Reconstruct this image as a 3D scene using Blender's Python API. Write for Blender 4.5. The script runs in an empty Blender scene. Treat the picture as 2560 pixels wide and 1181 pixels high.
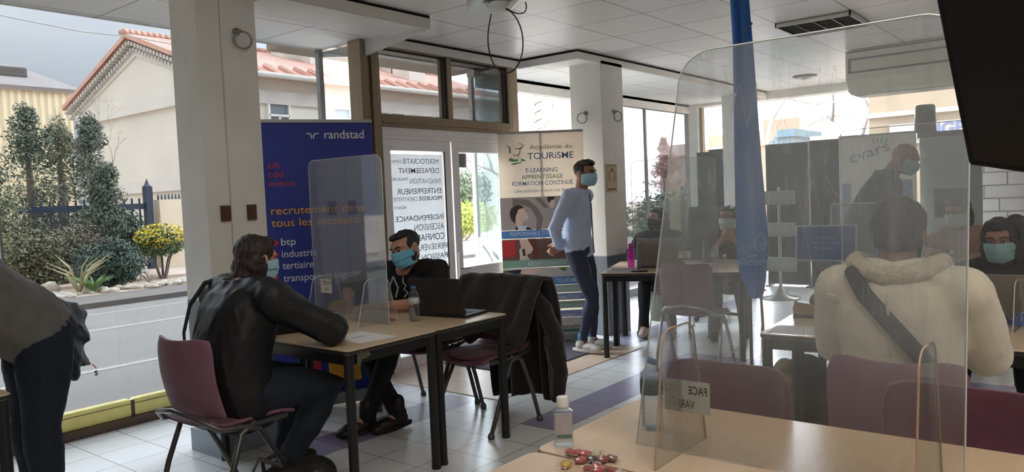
import bpy, bmesh, math, random
import numpy as np
from mathutils import Vector, Matrix, noise
random.seed(7); np.random.seed(7)
C = bpy.context.scene.collection
SC = bpy.context.scene
PI = math.pi
R = math.radians
V = lambda *a: Vector(a if len(a) > 1 else a[0])

# ------------------------------------------------------------------ camera, world, sun, exposure
EYE = V(0, 0, 1.44)
_yaw, _pit, _rol = R(38.7), R(3.0), R(2.4)
_fw = V(math.cos(_yaw)*math.cos(_pit), math.sin(_yaw)*math.cos(_pit), -math.sin(_pit))
_r0 = V(math.sin(_yaw), -math.cos(_yaw), 0)
_u0 = _r0.cross(_fw)
_rt = _r0*math.cos(_rol) - _u0*math.sin(_rol)
_up = _r0*math.sin(_rol) + _u0*math.cos(_rol)
cam_data = bpy.data.cameras.new('camera')
cam_data.sensor_fit = 'HORIZONTAL'; cam_data.sensor_width = 36.0
cam_data.lens = 1900/2560*36.0
cam_data.clip_start = 0.02; cam_data.clip_end = 400
cam = bpy.data.objects.new('camera', cam_data); C.objects.link(cam)
m3 = Matrix((_rt, _up, -_fw)).transposed()
cam.matrix_world = Matrix.Translation(EYE) @ m3.to_4x4()
SC.camera = cam
SC.view_settings.view_transform = 'Standard'
SC.view_settings.look = 'None'
SC.view_settings.gamma = 1.0
SC.view_settings.use_curve_mapping = False
SC.view_settings.exposure = 2.05
SC.cycles.use_denoising = True
SC.cycles.denoising_input_passes = 'RGB_ALBEDO_NORMAL'
SC.cycles.max_bounces = 14
SC.cycles.diffuse_bounces = 6
SC.cycles.transparent_max_bounces = 32
SC.cycles.caustics_reflective = False
SC.cycles.caustics_refractive = False
SC.cycles.sample_clamp_indirect = 4.0

SKY_HORIZON, SKY_ZENITH = .72, 1.6
w = bpy.data.worlds.new('overcast_sky'); SC.world = w; w.use_nodes = True
nt = w.node_tree; nt.nodes.clear()
_o = nt.nodes.new('ShaderNodeOutputWorld'); _b = nt.nodes.new('ShaderNodeBackground')
_tc = nt.nodes.new('ShaderNodeTexCoord'); _mp = nt.nodes.new('ShaderNodeMapping')
_mp.inputs['Scale'].default_value = (1.5, 1.5, 5.0)
_nz = nt.nodes.new('ShaderNodeTexNoise'); _nz.inputs['Scale'].default_value = 1.6; _nz.inputs['Detail'].default_value = 5
_cr = nt.nodes.new('ShaderNodeValToRGB')
_cr.color_ramp.elements[0].position = .32; _cr.color_ramp.elements[0].color = (.60, .655, .76, 1)
_cr.color_ramp.elements[1].position = .70; _cr.color_ramp.elements[1].color = (.80, .83, .88, 1)
nt.links.new(_tc.outputs['Generated'], _mp.inputs[0]); nt.links.new(_mp.outputs[0], _nz.inputs[0])
nt.links.new(_nz.outputs[0], _cr.inputs[0]); nt.links.new(_cr.outputs[0], _b.inputs[0]); nt.links.new(_b.outputs[0], _o.inputs[0])
# brightness of an overcast dome: dimmer at the horizon, three times brighter overhead, a brighter patch of cloud low over the street's far end
_dir = nt.nodes.new('ShaderNodeVectorMath'); _dir.operation = 'NORMALIZE'; nt.links.new(_tc.outputs['Generated'], _dir.inputs[0])
_sz = nt.nodes.new('ShaderNodeSeparateXYZ'); nt.links.new(_dir.outputs[0], _sz.inputs[0])
def _mth(op, a, b):
    x = nt.nodes.new('ShaderNodeMath'); x.operation = op
    for i, v in enumerate((a, b)):
        if isinstance(v, (int, float)): x.inputs[i].default_value = v
        else: nt.links.new(v, x.inputs[i])
    return x.outputs[0]
_elev = _mth('MAXIMUM', _sz.outputs[2], 0.0)
_dot = nt.nodes.new('ShaderNodeVectorMath'); _dot.operation = 'DOT_PRODUCT'; nt.links.new(_dir.outputs[0], _dot.inputs[0]); _dot.inputs[1].default_value = (.96, -.05, .28)
_dot2 = nt.nodes.new('ShaderNodeVectorMath'); _dot2.operation = 'DOT_PRODUCT'; nt.links.new(_dir.outputs[0], _dot2.inputs[0]); _dot2.inputs[1].default_value = (.05, .62, .78)
_glow = _mth('MULTIPLY', _mth('POWER', _mth('MAXIMUM', _dot2.outputs['Value'], 0.0), 12.0), 14.0)   # veiled sun, high over the street
_dot3 = nt.nodes.new('ShaderNodeVectorMath'); _dot3.operation = 'DOT_PRODUCT'; nt.links.new(_dir.outputs[0], _dot3.inputs[0]); _dot3.inputs[1].default_value = (-.93, -.20, .30)
_glow = _mth('ADD', _glow, _mth('MULTIPLY', _mth('POWER', _mth('MAXIMUM', _dot3.outputs['Value'], 0.0), 4.0), 2.0))   # bright open sky behind the camera
_lobe = _mth('MULTIPLY', _mth('POWER', _mth('MAXIMUM', _dot.outputs['Value'], 0.0), 5.0), 24.0)
nt.links.new(_mth('ADD', _mth('ADD', _glow, _mth('ADD', _mth('MULTIPLY', _elev, SKY_ZENITH), SKY_HORIZON)), _lobe), _b.inputs[1])

sd = bpy.data.lights.new('hazy_sun', 'SUN'); sd.energy = 1.2; sd.angle = R(50); sd.color = (1.0, .97, .93)
sun = bpy.data.objects.new('hazy_sun', sd); C.objects.link(sun)
sun.rotation_euler = V(.62, .50, -.60).to_track_quat('-Z', 'Y').to_euler()   # low behind the building, onto the street fronts

def portal(name, loc, size, direction):
    l = bpy.data.lights.new(name, 'AREA'); l.shape = 'RECTANGLE'; l.size, l.size_y = size
    l.cycles.is_portal = True
    o = bpy.data.objects.new(name, l); C.objects.link(o); o.location = loc
    o.rotation_euler = V(direction).to_track_quat('-Z', 'Y').to_euler()
portal('daylight_front', (4.0, 5.30, 1.4), (14.2, 2.9), (0, -1, 0))
portal('daylight_end', (11.14, 1.0, 1.4), (8.6, 2.9), (-1, 0, 0))

# ------------------------------------------------------------------ materials
def s2l(c):
    f = lambda v: v/12.92 if v <= .04045 else ((v+.055)/1.055)**2.4
    return (f(c[0]/255), f(c[1]/255), f(c[2]/255), 1)

def M(name, col, rough=.6, metal=0, spec=.5, var=0.0, vscale=8, bump=0.0, bscale=60, stretch=(1, 1, 1), sheen=0, **kw):
    """principled material, colour as sRGB 0-255, procedural variation and bump from object-space noise"""
    m = bpy.data.materials.new(name); m.use_nodes = True
    n = m.node_tree; p = n.nodes['Principled BSDF']
    c = s2l(col)
    p.inputs['Base Color'].default_value = c
    p.inputs['Roughness'].default_value = rough; p.inputs['Metallic'].default_value = metal
    p.inputs['Specular IOR Level'].default_value = spec
    if sheen: p.inputs['Sheen Weight'].default_value = sheen
    if 'alpha' in kw: p.inputs['Alpha'].default_value = kw['alpha']
    if 'trans' in kw: p.inputs['Transmission Weight'].default_value = kw['trans']; p.inputs['IOR'].default_value = kw.get('ior', 1.45)
    if 'emit' in kw:
        p.inputs['Emission Color'].default_value = s2l(kw['emit']); p.inputs['Emission Strength'].default_value = kw.get('es', 1)
    if var or bump:
        tc = n.nodes.new('ShaderNodeTexCoord'); mp = n.nodes.new('ShaderNodeMapping'); mp.inputs['Scale'].default_value = stretch
        n.links.new(tc.outputs['Object'], mp.inputs[0])
    if var:
        t = n.nodes.new('ShaderNodeTexNoise'); t.inputs['Scale'].default_value = vscale; t.inputs['Detail'].default_value = 6
        r = n.nodes.new('ShaderNodeValToRGB')
        r.color_ramp.elements[0].position = .3; r.color_ramp.elements[1].position = .7
        r.color_ramp.elements[0].color = tuple(max(0, x*(1-var)) for x in c[:3])+(1,)
        r.color_ramp.elements[1].color = tuple(min(1, x*(1+var)) for x in c[:3])+(1,)
        n.links.new(mp.outputs[0], t.inputs[0]); n.links.new(t.outputs[0], r.inputs[0]); n.links.new(r.outputs[0], p.inputs['Base Color'])
    if bump:
        t2 = n.nodes.new('ShaderNodeTexNoise'); t2.inputs['Scale'].default_value = bscale; t2.inputs['Detail'].default_value = 4
        b = n.nodes.new('ShaderNodeBump'); b.inputs['Strength'].default_value = bump; b.inputs['Distance'].default_value = .01
        n.links.new(mp.outputs[0], t2.inputs[0]); n.links.new(t2.outputs[0], b.inputs['Height']); n.links.new(b.outputs[0], p.inputs['Normal'])
    return m

def nodes(m): return m.node_tree, m.node_tree.nodes, m.node_tree.links

def math_node(n, op, a, b=None):
    x = n.nodes.new('ShaderNodeMath'); x.operation = op
    for i, v in enumerate((a, b)):
        if v is None: continue
        if isinstance(v, (int, float)): x.inputs[i].default_value = v
        else: n.links.new(v, x.inputs[i])
    return x.outputs[0]

def tile_mat(name, col, grout, pitch, ox, oy, line, rough, var=.04, bump=.25, spec=.5):
    """square tiles with joints, from object coordinates (metres)"""
    m = M(name, col, rough, spec=spec); n, N, L = nodes(m); p = N['Principled BSDF']
    tc = N.new('ShaderNodeTexCoord'); sx = N.new('ShaderNodeSeparateXYZ'); L.new(tc.outputs['Object'], sx.inputs[0])
    fx = math_node(n, 'DIVIDE', math_node(n, 'SUBTRACT', sx.outputs[0], ox), pitch)
    fy = math_node(n, 'DIVIDE', math_node(n, 'SUBTRACT', sx.outputs[1], oy), pitch)
    ds = []
    for f in (fx, fy):
        fr = math_node(n, 'FRACT', f)
        ds.append(math_node(n, 'MINIMUM', fr, math_node(n, 'SUBTRACT', 1.0, fr)))
    d = math_node(n, 'MINIMUM', ds[0], ds[1])
    mask = math_node(n, 'LESS_THAN', d, line/2/pitch)
    cmb = N.new('ShaderNodeCombineXYZ')
    L.new(math_node(n, 'FLOOR', fx), cmb.inputs[0]); L.new(math_node(n, 'FLOOR', fy), cmb.inputs[1])
    wn = N.new('ShaderNodeTexWhiteNoise'); wn.noise_dimensions = '3D'; L.new(cmb.outputs[0], wn.inputs[0])
    nz = N.new('ShaderNodeTexNoise'); nz.inputs['Scale'].default_value = 5; nz.inputs['Detail'].default_value = 5
    L.new(tc.outputs['Object'], nz.inputs[0])
    k = math_node(n, 'ADD', math_node(n, 'MULTIPLY', math_node(n, 'SUBTRACT', wn.outputs[0], .5), var*2),
                  math_node(n, 'MULTIPLY', math_node(n, 'SUBTRACT', nz.outputs[0], .5), var*2))
    k = math_node(n, 'ADD', k, 1.0)
    vm = N.new('ShaderNodeVectorMath'); vm.operation = 'SCALE'; vm.inputs[0].default_value = s2l(col)[:3]; L.new(k, vm.inputs['Scale'])
    mx = N.new('ShaderNodeMix'); mx.data_type = 'RGBA'
    L.new(mask, mx.inputs[0]); L.new(vm.outputs[0], mx.inputs[6]); mx.inputs[7].default_value = s2l(grout)
    L.new(mx.outputs[2], p.inputs['Base Color'])
    bp = N.new('ShaderNodeBump'); bp.inputs['Strength'].default_value = bump; bp.inputs['Distance'].default_value = .003; bp.invert = True
    L.new(mask, bp.inputs['Height']); L.new(bp.outputs[0], p.inputs['Normal'])
    return m

def clear_mat(name, tint=(.93, .95, .95), haze=.04, haze_col=(215, 218, 220), scratch=0, gloss=.06, hscale=2.0, hvar=1.0, zwear=None):
    """thin clear sheet: straight-through transmission, a weak mirror at grazing angles, a veil of dirt and scratches that scatter light"""
    m = bpy.data.materials.new(name); m.use_nodes = True; n = m.node_tree; N = n.nodes; L = n.links; N.clear()
    out = N.new('ShaderNodeOutputMaterial')
    tr = N.new('ShaderNodeBsdfTransparent'); tr.inputs[0].default_value = tint+(1,)
    gl = N.new('ShaderNodeBsdfGlossy'); gl.inputs['Roughness'].default_value = .03
    fr = N.new('ShaderNodeFresnel'); fr.inputs[0].default_value = 1.35
    m1 = N.new('ShaderNodeMixShader'); L.new(math_node(n, 'MINIMUM', math_node(n, 'MULTIPLY', fr.outputs[0], gloss*10), .5), m1.inputs[0])
    L.new(tr.outputs[0], m1.inputs[1]); L.new(gl.outputs[0], m1.inputs[2])
    df = N.new('ShaderNodeBsdfDiffuse'); df.inputs[0].default_value = s2l(haze_col)
    tl = N.new('ShaderNodeBsdfTranslucent'); tl.inputs[0].default_value = s2l(haze_col)
    dd = N.new('ShaderNodeMixShader'); dd.inputs[0].default_value = .5; L.new(df.outputs[0], dd.inputs[1]); L.new(tl.outputs[0], dd.inputs[2])
    tc = N.new('ShaderNodeTexCoord')
    nz = N.new('ShaderNodeTexNoise'); nz.inputs['Scale'].default_value = hscale; nz.inputs['Detail'].default_value = 7; nz.inputs['Roughness'].default_value = .62
    L.new(tc.outputs['Object'], nz.inputs[0])
    h = math_node(n, 'MULTIPLY', math_node(n, 'ADD', math_node(n, 'MULTIPLY', math_node(n, 'SUBTRACT', nz.outputs[0], .5), 2.4*hvar), 1.0), haze)
    if scratch:
        for i, (rot, sc, st) in enumerate((((.6, .3, .2), 11, (1, 1, .12)), ((-.5, .5, .9), 16, (1, 1, .10)))):
            mp = N.new('ShaderNodeMapping'); mp.inputs['Rotation'].default_value = rot; mp.inputs['Scale'].default_value = st
            mp.inputs['Location'].default_value = (i*3.1, i*1.7, i*.6)
            vo = N.new('ShaderNodeTexVoronoi'); vo.feature = 'DISTANCE_TO_EDGE'; vo.inputs['Scale'].default_value = sc*2.2
            L.new(tc.outputs['Object'], mp.inputs[0]); L.new(mp.outputs[0], vo.inputs['Vector'])
            g = N.new('ShaderNodeTexNoise'); g.inputs['Scale'].default_value = 4.5; g.inputs['Detail'].default_value = 2
            mp2 = N.new('ShaderNodeMapping'); mp2.inputs['Location'].default_value = (i*5.3, 2.2*i, 1); L.new(tc.outputs['Object'], mp2.inputs[0]); L.new(mp2.outputs[0], g.inputs[0])
            line = math_node(n, 'MULTIPLY', math_node(n, 'LESS_THAN', vo.outputs['Distance'], .005), math_node(n, 'GREATER_THAN', g.outputs[0], .585))
            h = math_node(n, 'ADD', h, math_node(n, 'MULTIPLY', line, scratch))
        # fine brushed wear
        mp = N.new('ShaderNodeMapping'); mp.inputs['Rotation'].default_value = (.7, .2, .5); mp.inputs['Scale'].default_value = (26, 26, 3.2)
        bn = N.new('ShaderNodeTexNoise'); bn.inputs['Scale'].default_value = 1.0; bn.inputs['Detail'].default_value = 3
        L.new(tc.outputs['Object'], mp.inputs[0]); L.new(mp.outputs[0], bn.inputs[0])
        h = math_node(n, 'ADD', h, math_node(n, 'MULTIPLY', math_node(n, 'MAXIMUM', math_node(n, 'SUBTRACT', bn.outputs[0], .54), 0), scratch*2.2))
    if zwear:   # handled and wiped more on the upper part than near the table
        sz = N.new('ShaderNodeSeparateXYZ'); L.new(tc.outputs['Object'], sz.inputs[0])
        mr = N.new('ShaderNodeMapRange'); mr.interpolation_type = 'SMOOTHSTEP'; L.new(sz.outputs[2], mr.inputs[0])
        mr.inputs[1].default_value, mr.inputs[2].default_value, mr.inputs[3].default_value, mr.inputs[4].default_value = zwear
        h = math_node(n, 'MULTIPLY', h, mr.outputs[0])
    h = math_node(n, 'MINIMUM', math_node(n, 'MAXIMUM', h, 0), .9)
    if haze == 0 and not scratch:
        L.new(m1.outputs[0], out.inputs[0]); return m
    m2 = N.new('ShaderNodeMixShader'); L.new(h, m2.inputs[0]); L.new(m1.outputs[0], m2.inputs[1]); L.new(dd.outputs[0], m2.inputs[2])
    L.new(m2.outputs[0], out.inputs[0])
    return m

# ------------------------------------------------------------------ mesh building
class MB:
    def __init__(s): s.v = []; s.f = []; s.mi = []
    def add(s, vs, fs, mi=0):
        k = len(s.v); s.v += [tuple(x) for x in vs]; s.f += [tuple(i+k for i in f) for f in fs]; s.mi += [mi]*len(fs); return s
    def box(s, c, d, rz=0, rot=None, mi=0):
        m = rot if rot is not None else Matrix.Rotation(rz, 3, 'Z')
        h = V(d)/2; vs = [V(c)+m @ V(x*h.x, y*h.y, z*h.z) for z in (-1, 1) for y in (-1, 1) for x in (-1, 1)]
        return s.add(vs, [(0, 2, 3, 1), (4, 5, 7, 6), (0, 1, 5, 4), (2, 6, 7, 3), (0, 4, 6, 2), (1, 3, 7, 5)], mi)
    def bb(s, a, b, mi=0):
        a, b = V(a), V(b); return s.box((a+b)/2, b-a, mi=mi)
    def tube(s, pts, r, n=10, flat=None, round_ends=True, mi=0, closed=False):
        """tube along points; r one number or one per point; flat = (axis, factor) squashes the section along axis"""
        P = [V(p) for p in pts]; k = len(P); rr = [r]*k if isinstance(r, (int, float)) else list(r)
        if round_ends and not closed:
            def cap(p, q, ra):
                d = (p-q).normalized(); return [(p+d*ra*math.sin(a), ra*math.cos(a)) for a in (PI*.17, PI*.33, PI*.46)]
            a0 = cap(P[0], P[1], rr[0]); a1 = cap(P[-1], P[-2], rr[-1])
            P = [x[0] for x in reversed(a0)]+P+[x[0] for x in a1]; rr = [x[1] for x in reversed(a0)]+rr+[x[1] for x in a1]; k = len(P)
        T = []
        for i in range(k):
            if closed: t = (P[(i+1) % k]-P[i-1])
            else: t = (P[min(i+1, k-1)]-P[max(i-1, 0)])
            T.append(t.normalized() if t.length > 1e-9 else V(0, 0, 1))
        u = T[0].orthogonal().normalized(); vs = []; fr = []
        for i in range(k):
            u = (u-T[i]*u.dot(T[i])); u = u.normalized() if u.length > 1e-6 else T[i].orthogonal().normalized()
            b = T[i].cross(u)
            for j in range(n):
                a = 2*PI*j/n; o = (u*math.cos(a)+b*math.sin(a))*rr[i]
                if flat is not None:
                    ax = V(flat[0]).normalized(); o = o-ax*(o.dot(ax)*(1-flat[1]))
                vs.append(P[i]+o)
        fs = []
        rng = range(k if closed else k-1)
        for i in rng:
            for j in range(n):
                a = i*n+j; b2 = i*n+(j+1) % n; c = ((i+1) % k)*n+(j+1) % n; d = ((i+1) % k)*n+j
                fs.append((a, b2, c, d))
        if not closed: fs.append(tuple(reversed(range(n)))); fs.append(tuple(range((k-1)*n, k*n)))
        return s.add(vs, fs, mi)
    def lathe(s, prof, n=24, c=(0, 0, 0), axis=None, mi=0):
        q = V(0, 0, 1).rotation_difference(V(axis)) if axis is not None else None
        vs = []; 
        for r, z in prof:
            for j in range(n):
                p = V(r*math.cos(2*PI*j/n), r*math.sin(2*PI*j/n), z); vs.append(V(c)+(q @ p if q else p))
        fs = [(i*n+j, i*n+(j+1) % n, (i+1)*n+(j+1) % n, (i+1)*n+j) for i in range(len(prof)-1) for j in range(n)]
        if prof[0][0] > 1e-5: fs.append(tuple(reversed(range(n))))
        if prof[-1][0] > 1e-5: fs.append(tuple(range((len(prof)-1)*n, len(prof)*n)))
        return s.add(vs, fs, mi)
    def ell(s, c, rad, rot=None, nu=20, nv=12, mi=0):
        rot = rot if rot is not None else Matrix.Identity(3); vs = []
        for i in range(1, nv):
            t = PI*i/nv
            for j in range(nu):
                a = 2*PI*j/nu; vs.append(V(c)+rot @ V(rad[0]*math.sin(t)*math.cos(a), rad[1]*math.sin(t)*math.sin(a), rad[2]*math.cos(t)))
        top = len(vs); vs.append(V(c)+rot @ V(0, 0, rad[2])); bot = len(vs); vs.append(V(c)+rot @ V(0, 0, -rad[2]))
        fs = [(i*nu+(j+1) % nu, i*nu+j, (i+1)*nu+j, (i+1)*nu+(j+1) % nu) for i in range(nv-2) for j in range(nu)]
        fs += [(top, j, (j+1) % nu) for j in range(nu)]+[(bot, (nv-2)*nu+(j+1) % nu, (nv-2)*nu+j) for j in range(nu)]
        return s.add(vs, fs, mi)
    def loft(s, rings, caps=True, mi=0):
        n = len(rings[0]); vs = [p for r in rings for p in r]
        fs = [(i*n+j, i*n+(j+1) % n, (i+1)*n+(j+1) % n, (i+1)*n+j) for i in range(len(rings)-1) for j in range(n)]
        if caps: fs += [tuple(reversed(range(n))), tuple(range((len(rings)-1)*n, len(rings)*n))]
        return s.add(vs, fs, mi)
    def prism(s, poly, o, ax, ay, t, mi=0):
        """polygon (2d) in the frame o, ax, ay, thickened by vector t"""
        o, ax, ay, t = V(o), V(ax), V(ay), V(t); n = len(poly)
        a = [o+ax*x+ay*y for x, y in poly]; vs = a+[p+t for p in a]
        fs = [tuple(range(n)), tuple(reversed(range(n, 2*n)))]+[(i, n+i, n+(i+1) % n, (i+1) % n) for i in range(n)]
        return s.add(vs, fs, mi)
    def sheet(s, f, nu, nv, mi=0, thick=0):
        g = [[V(f(i/nu, j/nv)) for j in range(nv+1)] for i in range(nu+1)]
        vs = [p for r in g for p in r]; w_ = nv+1
        fs = [(i*w_+j, (i+1)*w_+j, (i+1)*w_+j+1, i*w_+j+1) for i in range(nu) for j in range(nv)]
        if thick:
            m_ = bpy.data.meshes.new('t'); m_.from_pydata([tuple(x) for x in vs], [], fs); m_.update()
            nn = [V(x.vector) for x in m_.vertex_normals]; bpy.data.meshes.remove(m_); k = len(vs)
            vs = vs+[p-q*thick for p, q in zip(vs, nn)]
            fs = fs+[tuple(reversed([i+k for i in f_])) for f_ in fs]
            edge = [(i, 0) for i in range(nu)]+[(nu, j) for j in range(nv)]+[(i, nv) for i in range(nu, 0, -1)]+[(0, j) for j in range(nv, 0, -1)]
            ids = [i*w_+j for i, j in edge]
            fs += [(ids[q], ids[q]+k, ids[(q+1) % len(ids)]+k, ids[(q+1) % len(ids)]) for q in range(len(ids))]
        return s.add(vs, fs, mi)
    def build(s, name, mat, parent=None, smooth=False, bevel=0, sub=0, fix=True, world=True):
        me = bpy.data.meshes.new(name)
        vs = s.v
        if parent is not None and world and parent.name in LOC:
            inv = LOC[parent.name]; vs = [tuple(inv @ V(p)) for p in vs]
        me.from_pydata([tuple(p) for p in vs], [], s.f); me.update()
        if fix:
            b = bmesh.new(); b.from_mesh(me); bmesh.ops.recalc_face_normals(b, faces=b.faces); b.to_mesh(me); b.free()
        for mm in (mat if isinstance(mat, (list, tuple)) else [mat]): me.materials.append(mm)
        if any(s.mi) and len(s.mi) == len(me.polygons): me.polygons.foreach_set('material_index', s.mi)
        o = bpy.data.objects.new(name, me); C.objects.link(o)
        if parent is not None:
            o.parent = parent
            if parent.name in LOC: LOC[o.name] = LOC[parent.name]
        if bevel:
            bm_ = o.modifiers.new('bevel', 'BEVEL'); bm_.width = bevel; bm_.segments = 2; bm_.limit_method = 'ANGLE'; bm_.angle_limit = R(50)
        if sub:
            sm_ = o.modifiers.new('sub', 'SUBSURF'); sm_.levels = sub; sm_.render_levels = sub
        if smooth:
            me.polygons.foreach_set('use_smooth', [True]*len(me.polygons))
        return o
LOC = {}

def tag(o, label, cat, group=None, kind=None):
    if label: o['label'] = label
    if cat: o['category'] = cat
    if group: o['group'] = group
    if kind: o['kind'] = kind
    return o
def thing(name, label, cat, loc=(0, 0, 0), rz=0, group=None):
    o = bpy.data.objects.new(name, None); C.objects.link(o); o.empty_display_size = .1
    o.location = loc; o.rotation_euler = (0, 0, rz)
    LOC[o.name] = (Matrix.Translation(V(loc)) @ Matrix.Rotation(rz, 4, 'Z')).inverted()
    return tag(o, label, cat, group)
def local(t): LOC[t.name] = Matrix.Identity(4); return t       # parts given in the thing's own frame
def struct(mb, name, mat, **k):
    o = mb.build(name, mat, **k); o['kind'] = 'structure'; return o
def copy_thing(src, loc, rz, label, group=None):
    r = src.copy(); C.objects.link(r); r.location = loc; r.rotation_euler = (0, 0, rz)
    r['label'] = label
    if group: r['group'] = group
    for ch in list(src.children):
        c = ch.copy(); C.objects.link(c); c.parent = r
        for g in list(ch.children):
            d = g.copy(); C.objects.link(d); d.parent = c
    return r

def evald(o):
    dg = bpy.context.evaluated_depsgraph_get(); dg.update()
    return bpy.data.meshes.new_from_object(o.evaluated_get(dg))

def remeshed(mb, name, mat, parent=None, voxel=.01, smooth=4, wrinkle=0, wfreq=14, wseed=0, stretch=(1, 1, .45), wworld=True):
    """one closed skin around overlapping closed shapes"""
    me = bpy.data.meshes.new(name); me.from_pydata(mb.v, [], mb.f); me.update()
    b = bmesh.new(); b.from_mesh(me); bmesh.ops.recalc_face_normals(b, faces=b.faces); b.to_mesh(me); b.free()
    o = bpy.data.objects.new(name, me); C.objects.link(o)
    r = o.modifiers.new('r', 'REMESH'); r.mode = 'VOXEL'; r.voxel_size = voxel; r.use_smooth_shade = True
    if smooth:
        s = o.modifiers.new('s', 'SMOOTH'); s.factor = .5; s.iterations = smooth
    ev = evald(o); o.modifiers.clear(); o.data = ev; bpy.data.meshes.remove(me); ev.name = name
    n = len(ev.vertices); co = np.empty(n*3); ev.vertices.foreach_get('co', co); co = co.reshape(-1, 3)
    if wrinkle:
        nr = np.empty(n*3); ev.vertex_normals.foreach_get('vector', nr); nr = nr.reshape(-1, 3)
        rs = np.random.RandomState(wseed+11); d = np.zeros(n); st = np.array(stretch)
        for i in range(9):
            k = rs.randn(3)*st; k *= wfreq*rs.uniform(.5, 1.7)/np.linalg.norm(k)
            warp = .5*np.sin(co @ (rs.randn(3)*wfreq*.4)+rs.rand()*6)
            d += (1-2*np.abs(np.sin(co @ k+warp*1.5+rs.rand()*6.28)))**3*rs.uniform(.4, 1)
        co = co+nr*(d*wrinkle/3)[:, None]
    if parent is not None and parent.name in LOC:
        mt = np.array(LOC[parent.name]); co = co @ mt[:3, :3].T+mt[:3, 3]
    ev.vertices.foreach_set('co', co.ravel()); ev.update()
    ev.materials.clear(); ev.materials.append(mat)
    ev.polygons.foreach_set('use_smooth', [True]*len(ev.polygons))
    if parent is not None:
        o.parent = parent
        if parent.name in LOC: LOC[o.name] = LOC[parent.name]
    return o

def text_geo(txt, size=1.0, bold=0.0, align='LEFT', spacing=1.0, shear=0, res=4):
    """flat outline of a line of writing: (verts2d, faces, width)"""
    cu = bpy.data.curves.new('w', 'FONT'); cu.body = txt; cu.size = size; cu.offset = bold; cu.align_x = align; cu.resolution_u = res
    cu.space_character = spacing; cu.shear = shear; cu.fill_mode = 'FRONT'; cu.dimensions = '2D'
    o = bpy.data.objects.new('w', cu); C.objects.link(o)
    me = evald(o); vs = [(v.co.x, v.co.y) for v in me.vertices]; fs = [tuple(p.vertices) for p in me.polygons]
    bpy.data.objects.remove(o); bpy.data.curves.remove(cu); bpy.data.meshes.remove(me)
    xs = [v[0] for v in vs] or [0]
    return vs, fs, (min(xs), max(xs))

def write(mb, txt, o, ax, ay, height, bold=0, align='LEFT', fit=None, mirror=False, spacing=1.0, mi=0, off=(0, 0, 0)):
    """put a line of writing into mb: o baseline origin, ax / ay unit directions, height = cap height in metres, fit = width"""
    size = height/.70
    if any(c in 'MNWKVXmwvkx' for c in txt): bold = min(bold, .0045)   # keep narrow strokes open
    vs, fs, (x0, x1) = text_geo(txt, size, bold*size, 'LEFT', spacing)
    wdt = max(x1-x0, 1e-6); kx = (fit/wdt) if fit else 1.0
    tot = wdt*kx; sh = {'LEFT': 0, 'CENTER': -tot/2, 'RIGHT': -tot}[align]
    o, ax, ay = V(o)+V(off), V(ax), V(ay)
    P = []
    for x, y in vs:
        q = (x-x0)*kx+sh
        if mirror: q = -q
        P.append(o+ax*q+ay*y)
    mb.add(P, [tuple(reversed(f)) if mirror else f for f in fs], mi)
    return tot
FILL_LAMP = 3.4     # emission of the added fill lights in the unseen ceiling
# ------------------------------------------------------------------ shared materials
HC = 2.80
m_ceil = tile_mat('ceiling_tiles', (244, 240, 234), (170, 166, 160), .60, 5.28, 3.465, .014, .36, var=.04, bump=.5, spec=.9)
m_soff = tile_mat('soffit_tiles', (236, 233, 227), (165, 161, 156), .60, 4.10, 4.02, .010, .8, var=.03, bump=.4)
m_plast = M('white_plaster', (232, 231, 226), .75, var=.05, vscale=3, bump=.08, bscale=90)
m_wallin = M('taupe_wall_paint', (140, 132, 124), .8, var=.04)
m_fasc = M('fascia_paint', (228, 225, 218), .6, var=.03)
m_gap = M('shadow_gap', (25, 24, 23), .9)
m_dado = M('grey_dado_paint', (116, 124, 134), .45, var=.07, vscale=5)
m_plinth = M('grey_blue_plinth_tile', (150, 160, 170), .35, var=.05)
m_tile = tile_mat('floor_tiles_white', (228, 229, 228), (120, 120, 122), .30, .10, .263, .005, .26, var=.04, bump=.3, spec=1.0)
m_tilep = tile_mat('floor_tiles_lavender', (158, 153, 180), (105, 103, 112), .30, .10, .263, .005, .26, var=.06, bump=.3, spec=.9)
m_stone = M('travertine_threshold', (214, 190, 166), .32, var=.13, vscale=9, stretch=(1, 3, 1))
m_mat = M('doormat_fibre', (82, 82, 88), .95, var=.12, vscale=160, bump=.5, bscale=400)
m_yellow = M('yellow_sill_enamel', (250, 234, 140), .4, var=.08, vscale=6)
m_wood_dk = M('dark_wood_skirt', (92, 72, 58), .6, var=.2, vscale=20, stretch=(.2, 1, 1))
m_bronze = M('bronze_aluminium', (146, 129, 105), .38, metal=.55, var=.08, vscale=14, stretch=(1, 1, .1))
m_gasket = M('black_gasket', (24, 22, 21), .6)
m_upvc = M('white_door_frame', (244, 241, 237), .38, var=.02)
m_alu = M('grey_aluminium', (150, 150, 150), .35, metal=.8)
m_pane = clear_mat('tinted_shop_glass', (.90, .92, .92), haze=0, hscale=1.2)
m_pane_t = clear_mat('sun_film_glass', (.38, .388, .39), haze=0, hscale=1.2)
m_pane_c = clear_mat('clear_window_glass', (.90, .91, .91), haze=0, hscale=1.2)
m_pane_dirty = clear_mat('dusty_tinted_glass', (.37, .38, .382), haze=0, hscale=1.5, hvar=.8)
m_pane_blue = clear_mat('bluish_return_glass', (.78, .86, .88), haze=.10, haze_col=(190, 208, 212), hscale=.9, hvar=.5, gloss=.1)
m_steel = M('brushed_steel', (150, 150, 150), .3, metal=.9)
m_black = M('black_plastic', (18, 18, 20), .45)

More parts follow.
